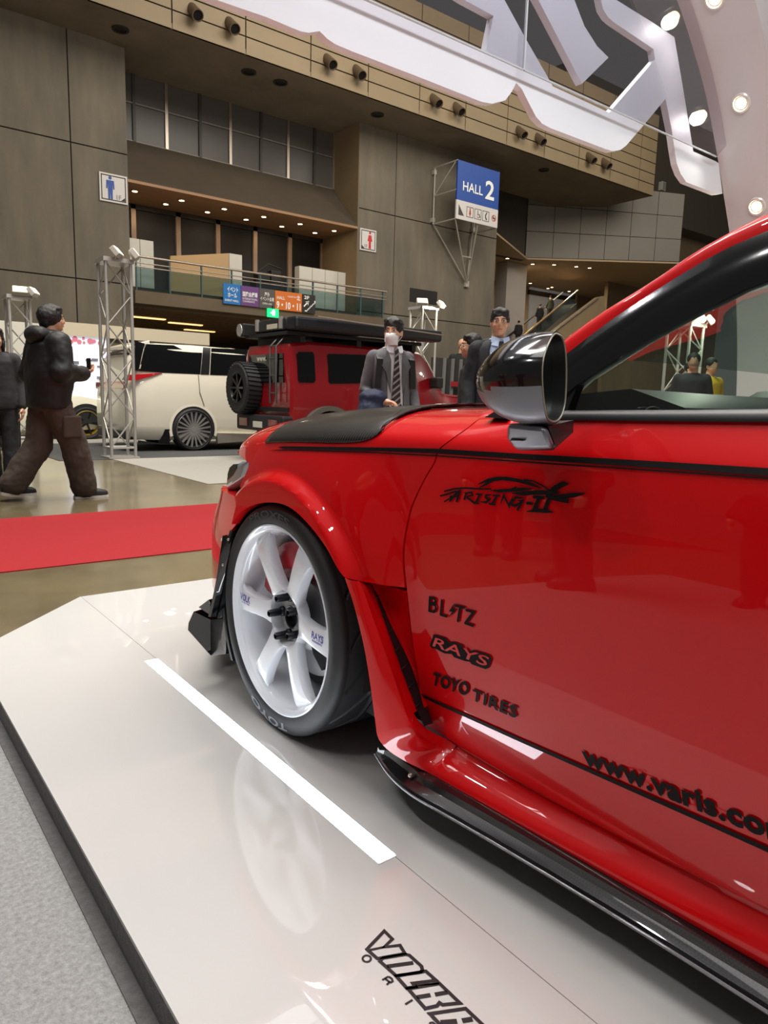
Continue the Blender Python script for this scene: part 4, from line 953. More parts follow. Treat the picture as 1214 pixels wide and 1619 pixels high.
# foot of the blade flowing into the sill
kb = -5
b_sec = [Eg[kb], .66 * Eg[kb] + .34 * Rg[kb] + np.array([-.004, 0, 0]), .33 * Eg[kb] + .67 * Rg[kb] + np.array([-.006, 0, 0]), Rg[kb], .5 * (Rg[kb] + Sg[kb]), Sg[kb]]
b_tan = [Eg[kb] - Eg[kb - 3], Eg[kb] - Eg[kb - 3], Rg[kb] - Rg[kb - 3], Rg[kb] - Rg[kb - 3], Sg[kb] - Sg[kb - 3], Sg[kb] - Sg[kb - 3]]
s_sec = [inn_pt(y_s0) + np.array([.002, 0, 0])] + [sil_pt(y_s0) * (1 - w) + inn_pt(y_s0) * w + np.array([ox, 0, 0]) for w, ox in ((.9, -.003), (.72, -.006), (.52, .002), (.34, .014), (.1, .012))]
b_sec, b_tan, s_sec = [resample(c, 14) for c in (b_sec, b_tan, s_sec)]
rows = []
for p0_, t0_, p1_ in zip(b_sec, b_tan, s_sec):
    L_ = np.linalg.norm(p1_ - p0_); t0_ = t0_ / np.linalg.norm(t0_) * L_ * .9; t1_ = np.array([.1, -1, 0]) * L_ * 1.1; row = []
    for u in np.linspace(0, 1, 18):
        row.append(tuple((2 * u ** 3 - 3 * u * u + 1) * p0_ + (u ** 3 - 2 * u * u + u) * t0_ + (-2 * u ** 3 + 3 * u * u) * p1_ + (u ** 3 - u * u) * t1_))
    rows.append(row)
rows = [[(x + .05, y, z) for x, y, z in rows[0]]] + rows
part('blade_foot', MB().grid(rows), M_paint, car, world=True, smooth=60)
rows = [[tuple(p + np.array([.012, 0, 0])) for p in Sg], [tuple(.5 * (a + c) + np.array([.03, 0, 0])) for a, c in zip(Sg, S2)], [tuple(p + np.array([.012, 0, 0])) for p in S2]]
vent = part('vent_slot', MB().grid(rows), M_sblk, car, world=True, smooth=60)
vb = MB()
for k in range(4, 38, 5): vb.bar(tuple(Sg[k] + np.array([.012, 0, 0])), tuple(S2[k] + np.array([.012, 0, .006])), .004, .008)
part('vent_fin', vb, M_sblk, vent, world=True, kind='stuff')
# red inset between slot and door edge
rr = []
sh_low = resample([np.array([car_x(*p), p[0], p[1]]) for p in shift(shutc, .0025) if p[1] < ledge[-1][1]], 40)[::-1]
for w in (0, .04, .2, .45, .7, .88, 1, 1): rr.append([tuple(a * (1 - w) + c * w + np.array([.016 * math.sin(PI * w) - (0.0 if 0 < w else -.012), 0, 0])) for a, c in zip(S2, sh_low)])
rr.append([tuple(c + np.array([.02, 0, 0])) for c in sh_low])
part('vent_inset', MB().grid(rr), M_paint, car, world=True, smooth=60)
lg = resample([np.array([car_x(*p), p[0], p[1]]) for p in ledge], 20)
part('vent_brow', MB().grid([[tuple(p) for p in lg], [tuple(p + np.array([.05, 0, -.004])) for p in lg], [tuple(p + np.array([.06, 0, -.03])) for p in lg]]), M_paint, car, world=True, smooth=60)
# dark wheel housing behind
wh = MB().lathe([(.96, .37), (1.28, .37), (1.28, .01)], c=(0, WC[0], WC[1]), axis='x', n=40, a0=-.1, a1=PI + .25)
part('wheel_housing', wh, M_black, car, world=True, smooth=40)
wh = MB().lathe([(.96, .37), (1.28, .37), (1.28, .01)], c=(0, RW[0], RW[1]), axis='x', n=40, a0=-.1, a1=PI + .1)
part('wheel_housing', wh, M_black, car, world=True, smooth=40)

# ---- nose: bumper skin, lamp, canard and splitter end
plan = spl([(.921, 1.985), (.945, 2.08), (.982, 2.19), (1.045, 2.30), (1.17, 2.40), (1.42, 2.48), (XC, 2.52)], 5)
bb = MB(); rows = []
zz = [.14, .2, .3, .4, .47, .52, .56, .59, .61, .615]
for z in zz:
    row = []
    dyt = max(0, math.sqrt(max(0, .352 ** 2 - (z - WC[1]) ** 2))) + WC[0]
    for i, p in enumerate(plan):
        u = i / (len(plan) - 1); tuck = .05 * sm(.3, .14, z) + .05 * sm(.46, .62, z) + (.06 if z > .612 else 0)
        y0 = plan[0][1]; yy = p[1]
        if u < .35: yy = dyt + (plan[int(.35 * len(plan))][1] - dyt) * (p[1] - y0) / (plan[int(.35 * len(plan))][1] - y0)
        row.append((p[0] + tuck * (1 - u) * .9, yy - tuck * u, z))
    row2 = [(2 * XC - q[0], q[1], q[2]) for q in row[::-1][1:]]
    rows.append(row + row2)
bb.grid(rows); bumper = part('front_bumper', bb, M_paint, car, world=True, smooth=50)
part('air_intake', MB().grid([[(XC - .55 + 1.1 * i / 10, 2.535 - .06 * abs(i / 5 - 1) ** 2, z) for i in range(11)] for z in (.2, .3, .4, .46)]), M_sblk, bumper, world=True)
nr = []
for i in range(13):
    u = i / 12; x = XC - .62 + 1.24 * u; bow = .06 * (2 * u - 1) ** 2
    nr.append([(x, 2.40 - bow, .605), (x, 2.475 - bow, .64), (x, 2.46 - bow * .6, .70), (x, 2.36 - bow, .74)])
part('nose_panel', MB().grid(nr), M_gblk, car, world=True, smooth=60)
# head lamp
hl = [on_x(*p, 1.035) for p in ((383, 730), (394, 729), (392, 745), (380, 766), (364, 780), (365, 760), (371, 741))]
cen = sum(hl) / len(hl)
lb = MB(); ring0 = [tuple(p) for p in hl]; ring1 = [tuple(cen + (p - cen) * .72 + np.array([-.016, .012, 0])) for p in hl]
n = len(hl); lb.loft([[tuple(p + np.array([.22, .16, -.01])) for p in hl], [tuple(p + np.array([.08, .05, 0])) for p in hl], ring0, ring1])
lamp = part('headlamp', lb, mat('lamp_lens', (170, 172, 176), .05, .4, 1.0), car, world=True, smooth=60)
dk = [tuple(cen + (p - cen) * .5 + np.array([-.019, .015, .012])) for p in hl]
part('lamp_bezel', MB().loft([[tuple(np.array(p) + np.array([.01, 0, 0])) for p in dk], dk]), M_gblk, lamp, world=True)
# canard: upright black fin with rolled edge in front of the wheel
c1 = spl([tuple(on_x(px, py, x)) for px, py, x in ((352, 847, .915), (347, 880, .905), (342, 915, .897), (335, 950, .89), (329, 975, .885))], 4)
c2 = spl([tuple(on_x(px, py, x)) for px, py, x in ((366, 850, .925), (361, 885, .92), (356, 920, .918), (350, 950, .915), (343, 978, .912))], 4)
rows = [[tuple(np.array(p) + np.array([.05, .03, 0])) for p in c1], [tuple(np.array(p) + np.array([.01, .004, 0])) for p in c1], [tuple(p) for p in c1], [tuple(np.array(p) + np.array([.006, -.006, 0])) for p in c1], [tuple((np.array(a) + np.array(c)) / 2 + np.array([.02, 0, 0])) for a, c in zip(c1, c2)], [tuple(p) for p in c2], [tuple(np.array(p) + np.array([.06, -.005, 0])) for p in c2]]
can_ = part('canard', MB().grid(rows), M_gblk, car, world=True, smooth=40)
for px, py in ((350, 853), (361, 853), (352, 893)): part('bolt', MB().ball(tuple(on_x(px, py, .913)), .0045, 8, 6), M_steel, can_, world=True)
part('arch_liner', MB().grid([[(.93, WC[0] + .352 * math.cos(a), WC[1] + .352 * math.sin(a)) for a in np.linspace(.62, -.62, 14)], [(.928, WC[0] + .33 * math.cos(a) + (.0 if a > 0 else .0), WC[1] + .35 * math.sin(a)) for a in np.linspace(.62, -.62, 14)], [(1.1, WC[0] + .36 * math.cos(a), WC[1] + .36 * math.sin(a)) for a in np.linspace(.62, -.62, 14)]]), M_black, car, world=True, smooth=60)
def q3(px, py, x): return tuple(on_x(px, py, x))
sp_ = MB(); top = [q3(333, 980, .925), q3(306, 967, .872), q3(298, 985, .862), q3(297, 996, .865), q3(327, 1030, .905), q3(333, 1036, .92)]
back = [(p[0] + .14, p[1] + .05, p[2]) for p in top]
sp_.loft([top, back]); splitter = part('splitter_end', sp_, mat('gloss_black', (9, 9, 11), .12), car, world=True, smooth=30)
part('carbon_plate', MB().prism([q3(333, 980, .926), q3(358, 978, .93), q3(357, 1034, .93), q3(333, 1037, .922)], (.02, 0, 0)), M_carbon, splitter, world=True)
part('upper_winglet', MB().loft([[q3(314, 960, .885), q3(330, 948, .9), q3(337, 965, .91), q3(336, 975, .915)], [tuple(np.array(q3(314, 960, .885)) + np.array([.1, .03, 0])), tuple(np.array(q3(330, 948, .9)) + np.array([.1, .03, 0])), tuple(np.array(q3(337, 965, .91)) + np.array([.1, .0, 0])), tuple(np.array(q3(336, 975, .915)) + np.array([.1, 0, 0]))]]), M_gblk, splitter, world=True)
part('front_lip', MB().grid([[(p[0] - .01, p[1] + .03, .09) for p in plan[8:]] + [(2 * XC - p[0] + .01, p[1] + .03, .09) for p in plan[8:][::-1][1:]], [(p[0] - .01, p[1] + .03, .105) for p in plan[8:]] + [(2 * XC - p[0] + .01, p[1] + .03, .105) for p in plan[8:][::-1][1:]], [(p[0] + .05, p[1] - .06, .14) for p in plan[8:]] + [(2 * XC - p[0] - .05, p[1] - .06, .14) for p in plan[8:][::-1][1:]]]), M_carbon, car, world=True, smooth=50)
part('underbody', MB().bx(1.06, 2 * XC - 1.06, -1.95, 2.3, .11, .17), M_black, car, world=True)
# ---- wheels
M_wht = mat('white_wheel_paint', (232, 234, 240), .22, coat=.6)
M_tire = mat('tyre_rubber', (34, 34, 36), .62, noise=.12, nscale=30)
M_disc = mat('brake_disc', (150, 150, 152), .35, .8)
M_cal = mat('red_caliper', (178, 14, 26), .3, coat=.5)
M_lug = mat('dark_lug', (40, 41, 44), .35, .7)
M_hub = mat('machined_hub', (196, 196, 198), .4, .15)
M_blue = mat('blue_print', (48, 58, 150), .4)
wy, wz_ = WC; wc = (0, wy, wz_)
rimp = [(1.17, .252), (1.165, .236), (1.10, .226), (1.02, .224), (.985, .229), (.966, .236), (.955, .2385), (.950, .243), (.944, .246), (.938, .247), (.932, .2535), (.927, .2555), (.9235, .2595), (.925, .2632), (.933, .2635), (.95, .255)]
wheel = part('wheel', MB().lathe(rimp, wc, 'x', 96), M_wht, car, world=True, smooth=35, label='white six-spoke alloy wheel')
# tyre with cut tread grooves
tb = MB(); na, nw = 288, 44
side = [(.936, .252), (.9275, .262), (.9215, .272), (.919, .284), (.9195, .296), (.9235, .3065), (.931, .3135), (.942, .3165)]
inn_ = [(x_, r_) for x_, r_ in side[::-1]]
trx = np.linspace(.949, 1.152, nw)
prof_n = len(side) + nw + len(side)
vs = []
def slant(u): return math.radians(14 * math.sin(u * 2.6) + 20 * u)
for i in range(na):
    a = 2 * PI * i / na
    def at_(x_, r_, q): vs.append((x_, wy + r_ * math.cos(a - q), wz_ + r_ * math.sin(a - q)))
    for x_, r_ in side: at_(x_, r_, 0)
    for k, x_ in enumerate(trx):
        u = (x_ - trx[0]) / (trx[-1] - trx[0]); r_ = .3178 - .004 * (2 * u - 1) ** 4
        g = 0
        if i % 18 in (0, 1) and .04 < u < .43: g = .007
        if i % 18 in (9, 10) and .55 < u < .97: g = .007
        if abs(u - .47) < .02 or abs(u - .75) < .02: g = .006
        at_(x_, r_ - g, slant(u))
    for x_, r_ in inn_: at_(2.101 - x_, r_, slant(1))
fs = [(i * prof_n + j, ((i + 1) % na) * prof_n + j, ((i + 1) % na) * prof_n + j + 1, i * prof_n + j + 1) for i in range(na) for j in range(prof_n - 1)]
tb.add(vs, fs); tire = part('tire', tb, M_tire, wheel, world=True, smooth=40)
def ring_text(s, a0, a1, r0, r1, x_, **kw):
    b = MB(); text_on(b, s, lambda u, v: (x_, wy + (r0 + (r1 - r0) * v) * math.cos(math.radians(a0 + (a1 - a0) * u)), wz_ + (r0 + (r1 - r0) * v) * math.sin(math.radians(a0 + (a1 - a0) * u))), **kw); return b
M_tl = mat('tyre_lettering', (62, 62, 64), .7); M_tl2 = mat('tyre_lettering_pale', (120, 122, 128), .7)
part('tire_lettering', ring_text('PROXES', 62, 106, .281, .301, .9180, bold=.03), M_tl, wheel, world=True, fix=False)
part('tire_lettering', ring_text('TOYO', 255, 296, .281, .301, .9180, bold=.03), M_tl2, wheel, world=True, fix=False)
# spokes
def spoke(ang):
    b = MB(); rs = [.0745, .077, .081, .092, .11, .135, .165, .195, .218, .234, .246]
    hw = [.037, .0355, .0335, .0298, .0272, .0268, .0282, .0305, .0345, .041, .0475]
    xf = [.9535, .952, .950, .9475, .944, .9405, .938, .937, .9385, .944, .952]
    th = [.03, .03, .03, .032, .034, .034, .034, .034, .032, .026, .016]
    rings = []
    ca, sa = math.cos(ang), math.sin(ang)
    for r_, w, x_, t_ in zip(rs, hw, xf, th):
        sec = [(x_ + .007, -w), (x_ + .0015, -w * .93), (x_, -w * .8), (x_ - .0006, 0), (x_, w * .8), (x_ + .0015, w * .93), (x_ + .007, w), (x_ + t_, w * .82), (x_ + t_ + .004, 0), (x_ + t_, -w * .82)]
        rings.append([(sx, wy + r_ * ca - o_ * sa, wz_ + r_ * sa + o_ * ca) for sx, o_ in sec])
    b.loft(rings); return b
for k in range(6): part('spoke', spoke(math.radians(60 * k + 1)), M_wht, wheel, world=True, smooth=38)
part('hub_ring', MB().lathe([(.985, .0735), (.962, .074), (.953, .078), (.9555, .083), (.965, .086), (.985, .086)], wc, 'x', 60), M_wht, wheel, world=True, smooth=40)
part('hub_face', MB().lathe([(.984, .076), (.9835, .034), (.975, .0325), (.975, .029), (1.0, .028), (1.0, .001)], wc, 'x', 48), M_hub, wheel, world=True, smooth=30)
part('centre_bore', MB().lathe([(.974, .0335), (.972, .0315), (.974, .0285), (.992, .028), (.992, .001)], wc, 'x', 36), M_sblk, wheel, world=True, smooth=40)
for k in range(5):
    a = math.radians(72 * k + 2); c = (0, wy + .057 * math.cos(a), wz_ + .057 * math.sin(a))
    lug = part('lug_nut', MB().lathe([(.986, .0145), (.976, .0145), (.972, .0112), (.937, .0100), (.935, .0085), (.936, .0062), (.95, .006), (.95, .001)], c, 'x', 14), M_lug, wheel, world=True, smooth=35)
disc = part('brake_disc', MB().lathe([(1.045, .178), (1.04, .176), (1.04, .105), (1.02, .10), (1.01, .08), (1.01, .001), (1.06, .001), (1.06, .178), (1.045, .178)], wc, 'x', 60), M_disc, wheel, world=True, smooth=30)
cal = MB(); rg = []
for a in np.linspace(math.radians(14), math.radians(104), 14):
    e = .012 * math.sin((a - math.radians(14)) / math.radians(90) * PI)
    rg.append([(x_, wy + (r_ + e) * math.cos(a), wz_ + (r_ + e) * math.sin(a)) for x_, r_ in ((1.0, .112), (.988, .125), (.985, .16), (.990, .188), (1.0, .198), (1.08, .198), (1.08, .112))])
cal.loft(rg); caliper = part('brake_caliper', cal, M_cal, wheel, world=True, smooth=35)
em = MB(); q_ = math.radians(26); em.lathe([(.9855, .010), (.9845, .0065), (.9855, .003)], (0, wy + .137 * math.cos(q_), wz_ + .137 * math.sin(q_)), 'x', 16); part('caliper_emblem', em, M_white, wheel, world=True)
part('caliper_carrier', MB().lathe([(1.0, .09), (.995, .12), (1.0, .17), (1.06, .17)], wc, 'x', 10, a0=math.radians(196), a1=math.radians(226)), M_sblk, wheel, world=True, smooth=40)
def spoke_text(s, ang, r0, r1, v0, v1, flip, x_=.9362, **kw):
    b = MB(); ca, sa = math.cos(ang), math.sin(ang)
    def fn(u, v):
        r_ = r0 + (r1 - r0) * u; o_ = v0 + (v1 - v0) * v
        return (x_ + max(0, .2 - r_) * .03, wy + r_ * ca - o_ * sa, wz_ + r_ * sa + o_ * ca)
    text_on(b, s, fn, **kw); return b
a0_ = math.radians(1); a3_ = math.radians(181)
for s, a_, r0, r1, v0, v1 in (('VOLK', a0_, .232, .172, -.003, .019), ('RACING WHEELS', a0_, .223, .176, -.009, -.005), ('RAYS', a3_, .164, .222, .002, -.018), ('ENGINEERING', a3_, .168, .216, .010, .004)):
    part('spoke_lettering', spoke_text(s, a_, r0, r1, v0, v1, False, bold=.03, shear=.15), M_blue, wheel, world=True, fix=False)
vp_ = on_x(440, 1106, .955)
part('balance_sticker', MB().bx(.951, .956, vp_[1] - .012, vp_[1] + .014, vp_[2] - .004, vp_[2] + .006), mat('bright_blue_tag', (26, 88, 170), .4), wheel, world=True)
# rear wheel: the same meshes moved back
rw = bpy.data.objects.new('wheel', wheel.data); COL.objects.link(rw); rw.parent = car; rw.location = (0, RW[0] - WC[0], 0); rw['label'] = 'white six-spoke rear wheel'
for ch in list(wheel.children):
    if 'sticker' in ch.name: continue
    c = ch.copy(); COL.objects.link(c); c.parent = rw

# ---- greenhouse
def gx(y, z): return 1.043 + .40 * (z - .895)
def G3(px, py, o=0): p = on_surf(px, py, gx, 1.05); return np.array([p[0] + o, p[1], p[2]])
sil_px = [(876, 552), (892, 537.5), (948, 497), (1037, 444), (1096, 402), (1160, 365), (1214, 338)]
rbk_px = [(884, 570), (896, 561), (959, 513), (1013, 476), (1091, 427), (1140, 399), (1214, 366)]
bkg_px = [(890, 628), (905, 613), (1013, 544), (1045, 526), (1091, 501), (1158, 468), (1214, 444)]
silc = [on_surf(px, py, lambda y, z: gx(y, z) + .015) for px, py in sil_px]
rbk = [G3(*p, -.004) for p in rbk_px]; bkg = [G3(*p, .0) for p in bkg_px]
e = silc[-1]; silc += [np.array([e[0] + .05, .28, e[2] + .095]), np.array([e[0] + .08, 0.0, e[2] + .15]), np.array([e[0] + .09, -.5, e[2] + .17]), np.array([e[0] + .085, -1.2, e[2] + .13]), np.array([e[0] + .07, -1.7, e[2] + .02]), np.array([e[0] - .02, -2.0, e[2] - .16])]
e = rbk[-1]; rbk += [np.array([e[0] + .045, .28, e[2] + .085]), np.array([e[0] + .07, 0.0, e[2] + .135]), np.array([e[0] + .08, -.5, e[2] + .15]), np.array([e[0] + .07, -1.2, e[2] + .105]), np.array([e[0] + .05, -1.6, e[2] + .02]), np.array([e[0] - .05, -1.85, e[2] - .16])]
e = bkg[-1]; bkg += [np.array([e[0] + .04, .26, e[2] + .075]), np.array([e[0] + .06, 0.0, e[2] + .12]), np.array([e[0] + .07, -.5, e[2] + .135]), np.array([e[0] + .06, -1.15, e[2] + .09]), np.array([e[0] + .02, -1.45, e[2] + .0]), np.array([e[0] - .04, -1.65, e[2] - .11])]
NN = 80
silc, rbk, bkg = [resample(spl([tuple(p) for p in c], 6), NN) for c in (silc, rbk, bkg)]
def bulge(a, c, w, o): return tuple(a * (1 - w) + c * w + np.array([-o * math.sin(PI * w) * .8, 0, o * math.sin(PI * w) * .6]))
rows = [[tuple(p + np.array([.012, 0, -.004])) for p in rbk]] + [[bulge(a, c, w, .010) for a, c in zip(rbk, silc)] for w in np.linspace(0, 1, 7)]
rows += [[tuple(p + np.array([.03, .004, .006])) for p in silc], [tuple(p + np.array([.07, .01, .004])) for p in silc], [tuple(p + np.array([.085, .01, -.015])) for p in silc]]
part('roof_rail', MB().grid(rows), M_paint, car, world=True, smooth=50)
mir = lambda p: (2 * XC - p[0], p[1], p[2])
part('roof_rail', MB().grid([[mir(p) for p in r] for r in rows]), M_paint, car, world=True, smooth=50)
fr_rows = [[tuple(p + np.array([.02, 0, 0])) for p in rbk]] + [[bulge(a, c, w, .006) for a, c in zip(bkg, rbk)] for w in np.linspace(1, 0, 8)] + [[tuple(p + np.array([.022, 0, 0])) for p in bkg], [tuple(p + np.array([.05, 0, .01])) for p in bkg]]
part('window_frame', MB().grid(fr_rows), M_gblk, car, world=True, smooth=50)
part('window_frame', MB().grid([[mir(p) for p in r] for r in fr_rows]), M_gblk, car, world=True, smooth=50)
# belt moulding
bt_px = [(872, 652), (892, 649), (1000, 648.5), (1100, 648), (1214, 647)]; bb_px = [(872, 663), (892, 663.5), (1000, 665.5), (1100, 666.5), (1214, 667.5)]
def ext(c):
    e = c[-1]; return c + [e + np.array([.0, -.5, .025]), e + np.array([.01, -1.2, .06]), e + np.array([.02, -1.75, .09])]
btc = resample(ext([on_surf(px, py, car_x) + np.array([-.004, 0, 0]) for px, py in bt_px]), 60); bbc = resample(ext([on_surf(px, py, car_x) + np.array([-.006, 0, 0]) for px, py in bb_px]), 60)
rows = [[tuple(p + np.array([.02, 0, 0])) for p in btc], [tuple(p) for p in btc], [tuple((a + c) / 2 + np.array([-.005, 0, 0])) for a, c in zip(btc, bbc)], [tuple(p) for p in bbc], [tuple(p + np.array([.02, 0, 0])) for p in bbc]]
part('belt_moulding', MB().grid(rows), M_sblk, car, world=True, smooth=60)
part('belt_moulding', MB().grid([[mir(p) for p in r] for r in rows]), M_sblk, car, world=True, smooth=60)
# side glass
M_glass = glass_mat('green_tinted_glass', (216, 234, 224), .06)
low = resample([btc[0] + np.array([.012, .0, 0])] + [p + np.array([.012, 0, -.004]) for p in btc], NN)
k0 = 4
gl_rows = [[tuple(a * (1 - w) + (c + np.array([.015, 0, .008])) * w) for a, c in zip(low, bkg)] for w in np.linspace(0, 1, 6)]
part('side_window', MB().grid(gl_rows), M_glass, car, world=True, smooth=60, fix=False)
part('side_window', MB().grid([[mir(p) for p in r] for r in gl_rows]), M_glass, car, world=True, smooth=60, fix=False)
# black sail panel at the mirror root, black cowl corner
sp1 = [G3(*p, .004) for p in ((868, 655), (893, 655), (898, 640), (912, 606), (890, 566), (872, 585))]
part('sail_panel', MB().prism([tuple(p) for p in sp1], (.02, 0, 0)), M_gblk, car, world=True)
part('cowl_corner', MB().prism([q3(766, 660, 1.06), q3(800, 662, 1.05), q3(800, 640, 1.07), q3(786, 648, 1.06)], (.05, 0, 0)), M_sblk, car, world=True)
# windscreen and roof
il = [p + np.array([.085, .01, -.012]) for p in silc]
front_i = [i for i, p in enumerate(il) if p[1] > .12]
ws = []
for i in front_i:
    p = il[i]; ws.append([(p[0] + (2 * XC - 2 * p[0]) * u, p[1] + .22 * math.sin(PI * u) * (1 if True else 0), p[2] + .03 * math.sin(PI * u)) for u in np.linspace(0, 1, 13)])
M_wsg = glass_mat('windscreen_glass', (196, 210, 204), .03)
part('windscreen', MB().grid(ws), M_wsg, car, world=True, smooth=60, fix=False)
rf = []
for i in range(front_i[-1], NN):
    p = il[i]; k = max(0, min(1, (p[1] + 1.2) / 1.2)); rf.append([(p[0] + (2 * XC - 2 * p[0]) * u, p[1] + .22 * math.sin(PI * u) * sm(-.5, .15, p[1]), p[2] + .035 * math.sin(PI * u)) for u in np.linspace(0, 1, 13)])
part('roof', MB().grid(rf), M_paint, car, world=True, smooth=60)
M_head = mat('headliner_grey', (74, 74, 76), .9)
part('headliner', MB().grid([[(p[0], p[1], p[2] - .022) for p in r] for r in rf]), M_head, car, world=True, smooth=60)
for sd_ in (0, 1):
    pt_ = [[tuple(p + np.array([.014, 0, .0])) for p in bkg], [tuple((a + c) / 2 + np.array([.05, 0, -.012])) for a, c in zip(bkg, silc)], [tuple(p + np.array([.084, .008, -.024])) for p in silc]]
    part('pillar_trim', MB().grid(pt_ if sd_ == 0 else [[mir(p) for p in r] for r in pt_]), M_head, car, world=True, smooth=60)
# cowl under the windscreen
cw = [[(x_, .95 + .2 * math.sin(PI * (x_ - 1.1) / (2 * XC - 2.2)) + dy, z_) for x_ in np.linspace(1.1, 2 * XC - 1.1, 13)] for dy, z_ in ((.06, .905), (0, .9), (-.1, .9))]
part('cowl', MB().grid(cw), M_sblk, car, world=True, smooth=60)
# right flank so the cabin closes
rx = lambda y, z: 2 * XC - car_x(min(y, 1.2), z)
def rt_z(y, f_): zt3 = .9 + (z_sh(y) - .9) * sm(.85, 1.1, y); return .19 + (zt3 - .19) * f_
part('right_flank', MB().grid([[(2 * XC - 1.0 - itp(rt_z(y, f_), DZ, DX) - (.5 * max(0, y - 1.9) ** 2), y, rt_z(y, f_)) for y in np.linspace(-2.0, 2.1, 30)] for f_ in (0, .22, .44, .65, .86, .94, 1)]), M_paint, car, world=True, smooth=60)
part('right_front_top', MB().grid([[(2 * XC - p[0], p[1], p[2]) for p in r] for r in [[top_pt(y, q, 0) for y in np.linspace(.95, 2.3, 20)] for q in (0, .25, .5, .75, 1)]]), M_paint, car, world=True, smooth=60)
# cabin: tub, dashboard, wheel, seats
part('cabin_tub', MB().grid([[(1.09, 1.0, .85), (1.09, -1.9, .85)], [(1.09, 1.0, .3), (1.09, -1.9, .3)], [(2 * XC - 1.09, 1.0, .3), (2 * XC - 1.09, -1.9, .3)], [(2 * XC - 1.09, 1.0, .85), (2 * XC - 1.09, -1.9, .85)]]), M_sblk, car, world=True)
dpr = [(.98, .86), (.88, .935), (.72, .95), (.62, .92), (.58, .84), (.6, .6), (.95, .6)]
part('dashboard', MB().loft([[(x_, y + .1 * math.sin(PI * (x_ - 1.09) / (2 * XC - 2.18)), z - (.0 if abs(x_ - 2.3) > .3 else -.035)) for y, z in dpr] for x_ in np.linspace(1.09, 2 * XC - 1.09, 17)]), M_sblk, car, world=True, smooth=45)
sw = [(2.28 + .185 * math.cos(a), .50 + .075 * math.sin(a), .86 + .17 * math.sin(a)) for a in np.linspace(0, 2 * PI, 33)]
part('steering_wheel', MB().tube(sw, .016, 8), M_sblk, car, world=True, smooth=60)
def seat(cx):
    b = MB(); rings = []
    for z, y, w, d in ((.45, .12, .24, .10), (.6, .08, .25, .11), (.75, .03, .25, .10), (.88, -.02, .22, .09), (.97, -.05, .16, .085), (1.02, -.07, .15, .08), (1.12, -.1, .14, .075), (1.16, -.11, .09, .05)):
        rings.append([(cx + w * math.copysign(abs(math.cos(a)) ** .6, math.cos(a)), y + .0 + d * math.copysign(abs(math.sin(a)) ** .6, math.sin(a)), z) for a in np.linspace(0, 2 * PI, 20, endpoint=False)])
    b.loft(rings); b.bx(cx - .24, cx + .24, .1, .55, .36, .5); return b
M_seat = mat('black_seat_fabric', (24, 24, 25), .75, bump=.2, bscale=300)
part('seat', seat(1.46), M_seat, car, world=True, smooth=45); part('seat', seat(2.31), M_seat, car, world=True, smooth=45)
part('inner_mirror', MB().ball((XC, .42, 1.2), (.11, .02, .03), 12, 8), M_sblk, car, world=True, smooth=60)

# ---- door mirror
rim_z = [(940, 95), (1000, 130), (1035, 230), (1050, 400), (1050, 650), (1035, 880), (990, 1025), (920, 1080), (850, 1050), (815, 950), (790, 750), (780, 560), (790, 400), (825, 270), (875, 160), (910, 108)]
def mz(p): return (740 + p[0] / 6.744, 510 + p[1] / 6.744)
def rimx(p): return .845 + (p[0] - 780) / 270 * .12
R0 = resample(spl([tuple(on_x(*mz(p), rimx(p))) for p in rim_z + [rim_z[0]]], 4), 49)[:-1]
Cc = R0.mean(0); Dv = np.array([-.035, .135, -.006])
def mring(t):
    s_ = (max(0, 1 - t ** 2.2)) ** .5 * (1 + .06 * math.sin(PI * t)); return np.array([Cc + Dv * t + (p - Cc) * s_ for p in R0])
ts = [0, .06, .14, .25, .38, .52, .66, .78, .88, .95, .985]
rings = [mring(t) for t in ts]
def z_split(p): return .957 + (p[1] - .74) * -.08
upm, bnm, lom = MB(), MB(), MB()
NR = len(R0)
for i in range(len(rings) - 1):
    for j in range(NR):
        qd = [rings[i][j], rings[i][(j + 1) % NR], rings[i + 1][(j + 1) % NR], rings[i + 1][j]]; c = sum(qd) / 4
        tgt = upm if c[2] > z_split(c) + .004 else bnm if c[2] > z_split(c) - .011 else lom
        tgt.add([tuple(p) for p in qd], [(0, 1, 2, 3)])
capv = mring(.985).mean(0)
lom.add([tuple(p) for p in rings[-1]], [tuple(range(NR))])
mirror = part('door_mirror', upm, M_gblk, car, world=True, smooth=70, weld=True, label='door mirror with gloss black cap and gunmetal lower shell')
part('indicator_band', bnm, mat('indicator_smoke', (30, 16, 18), .1, coat=1.0), mirror, world=True, smooth=70, weld=True)
part('lower_shell', lom, M_grey, mirror, world=True, smooth=70, weld=True)
nrm = Vector(np.cross(R0[12] - R0[0], R0[30] - R0[0])).normalized()
if nrm.y < 0: nrm = -nrm
inr = [Cc + (p - Cc) * .955 for p in R0]; dp = [p + np.array(nrm) * .028 for p in [Cc + (p - Cc) * .90 for p in R0]]
part('mirror_surround', MB().grid([[tuple(p) for p in R0] + [tuple(R0[0])], [tuple(p) for p in inr] + [tuple(inr[0])], [tuple(p) for p in dp] + [tuple(dp[0])]]), M_sblk, mirror, world=True, smooth=50)
tilt = [Cc + (p - Cc) * .91 + np.array(nrm) * .016 + np.array([0, (p[0] - Cc[0]) * .12, 0]) for p in R0]
part('mirror_glass', MB().add([tuple(p) for p in tilt], [tuple(range(NR))]), mat('mirror_silver', (196, 214, 204), .02, 1.0), mirror, world=True)
part('mirror_edge', MB().tube([tuple(p) for p in inr] + [tuple(inr[0])], .0016, 6), mat('pale_edge', (168, 166, 150), .3, .3), mirror, world=True, smooth=60)
fo = [q3(801, 670, .875), q3(859, 676, .868), q3(874, 711, .885), q3(814, 712.5, .895), q3(799, 692, .885)]
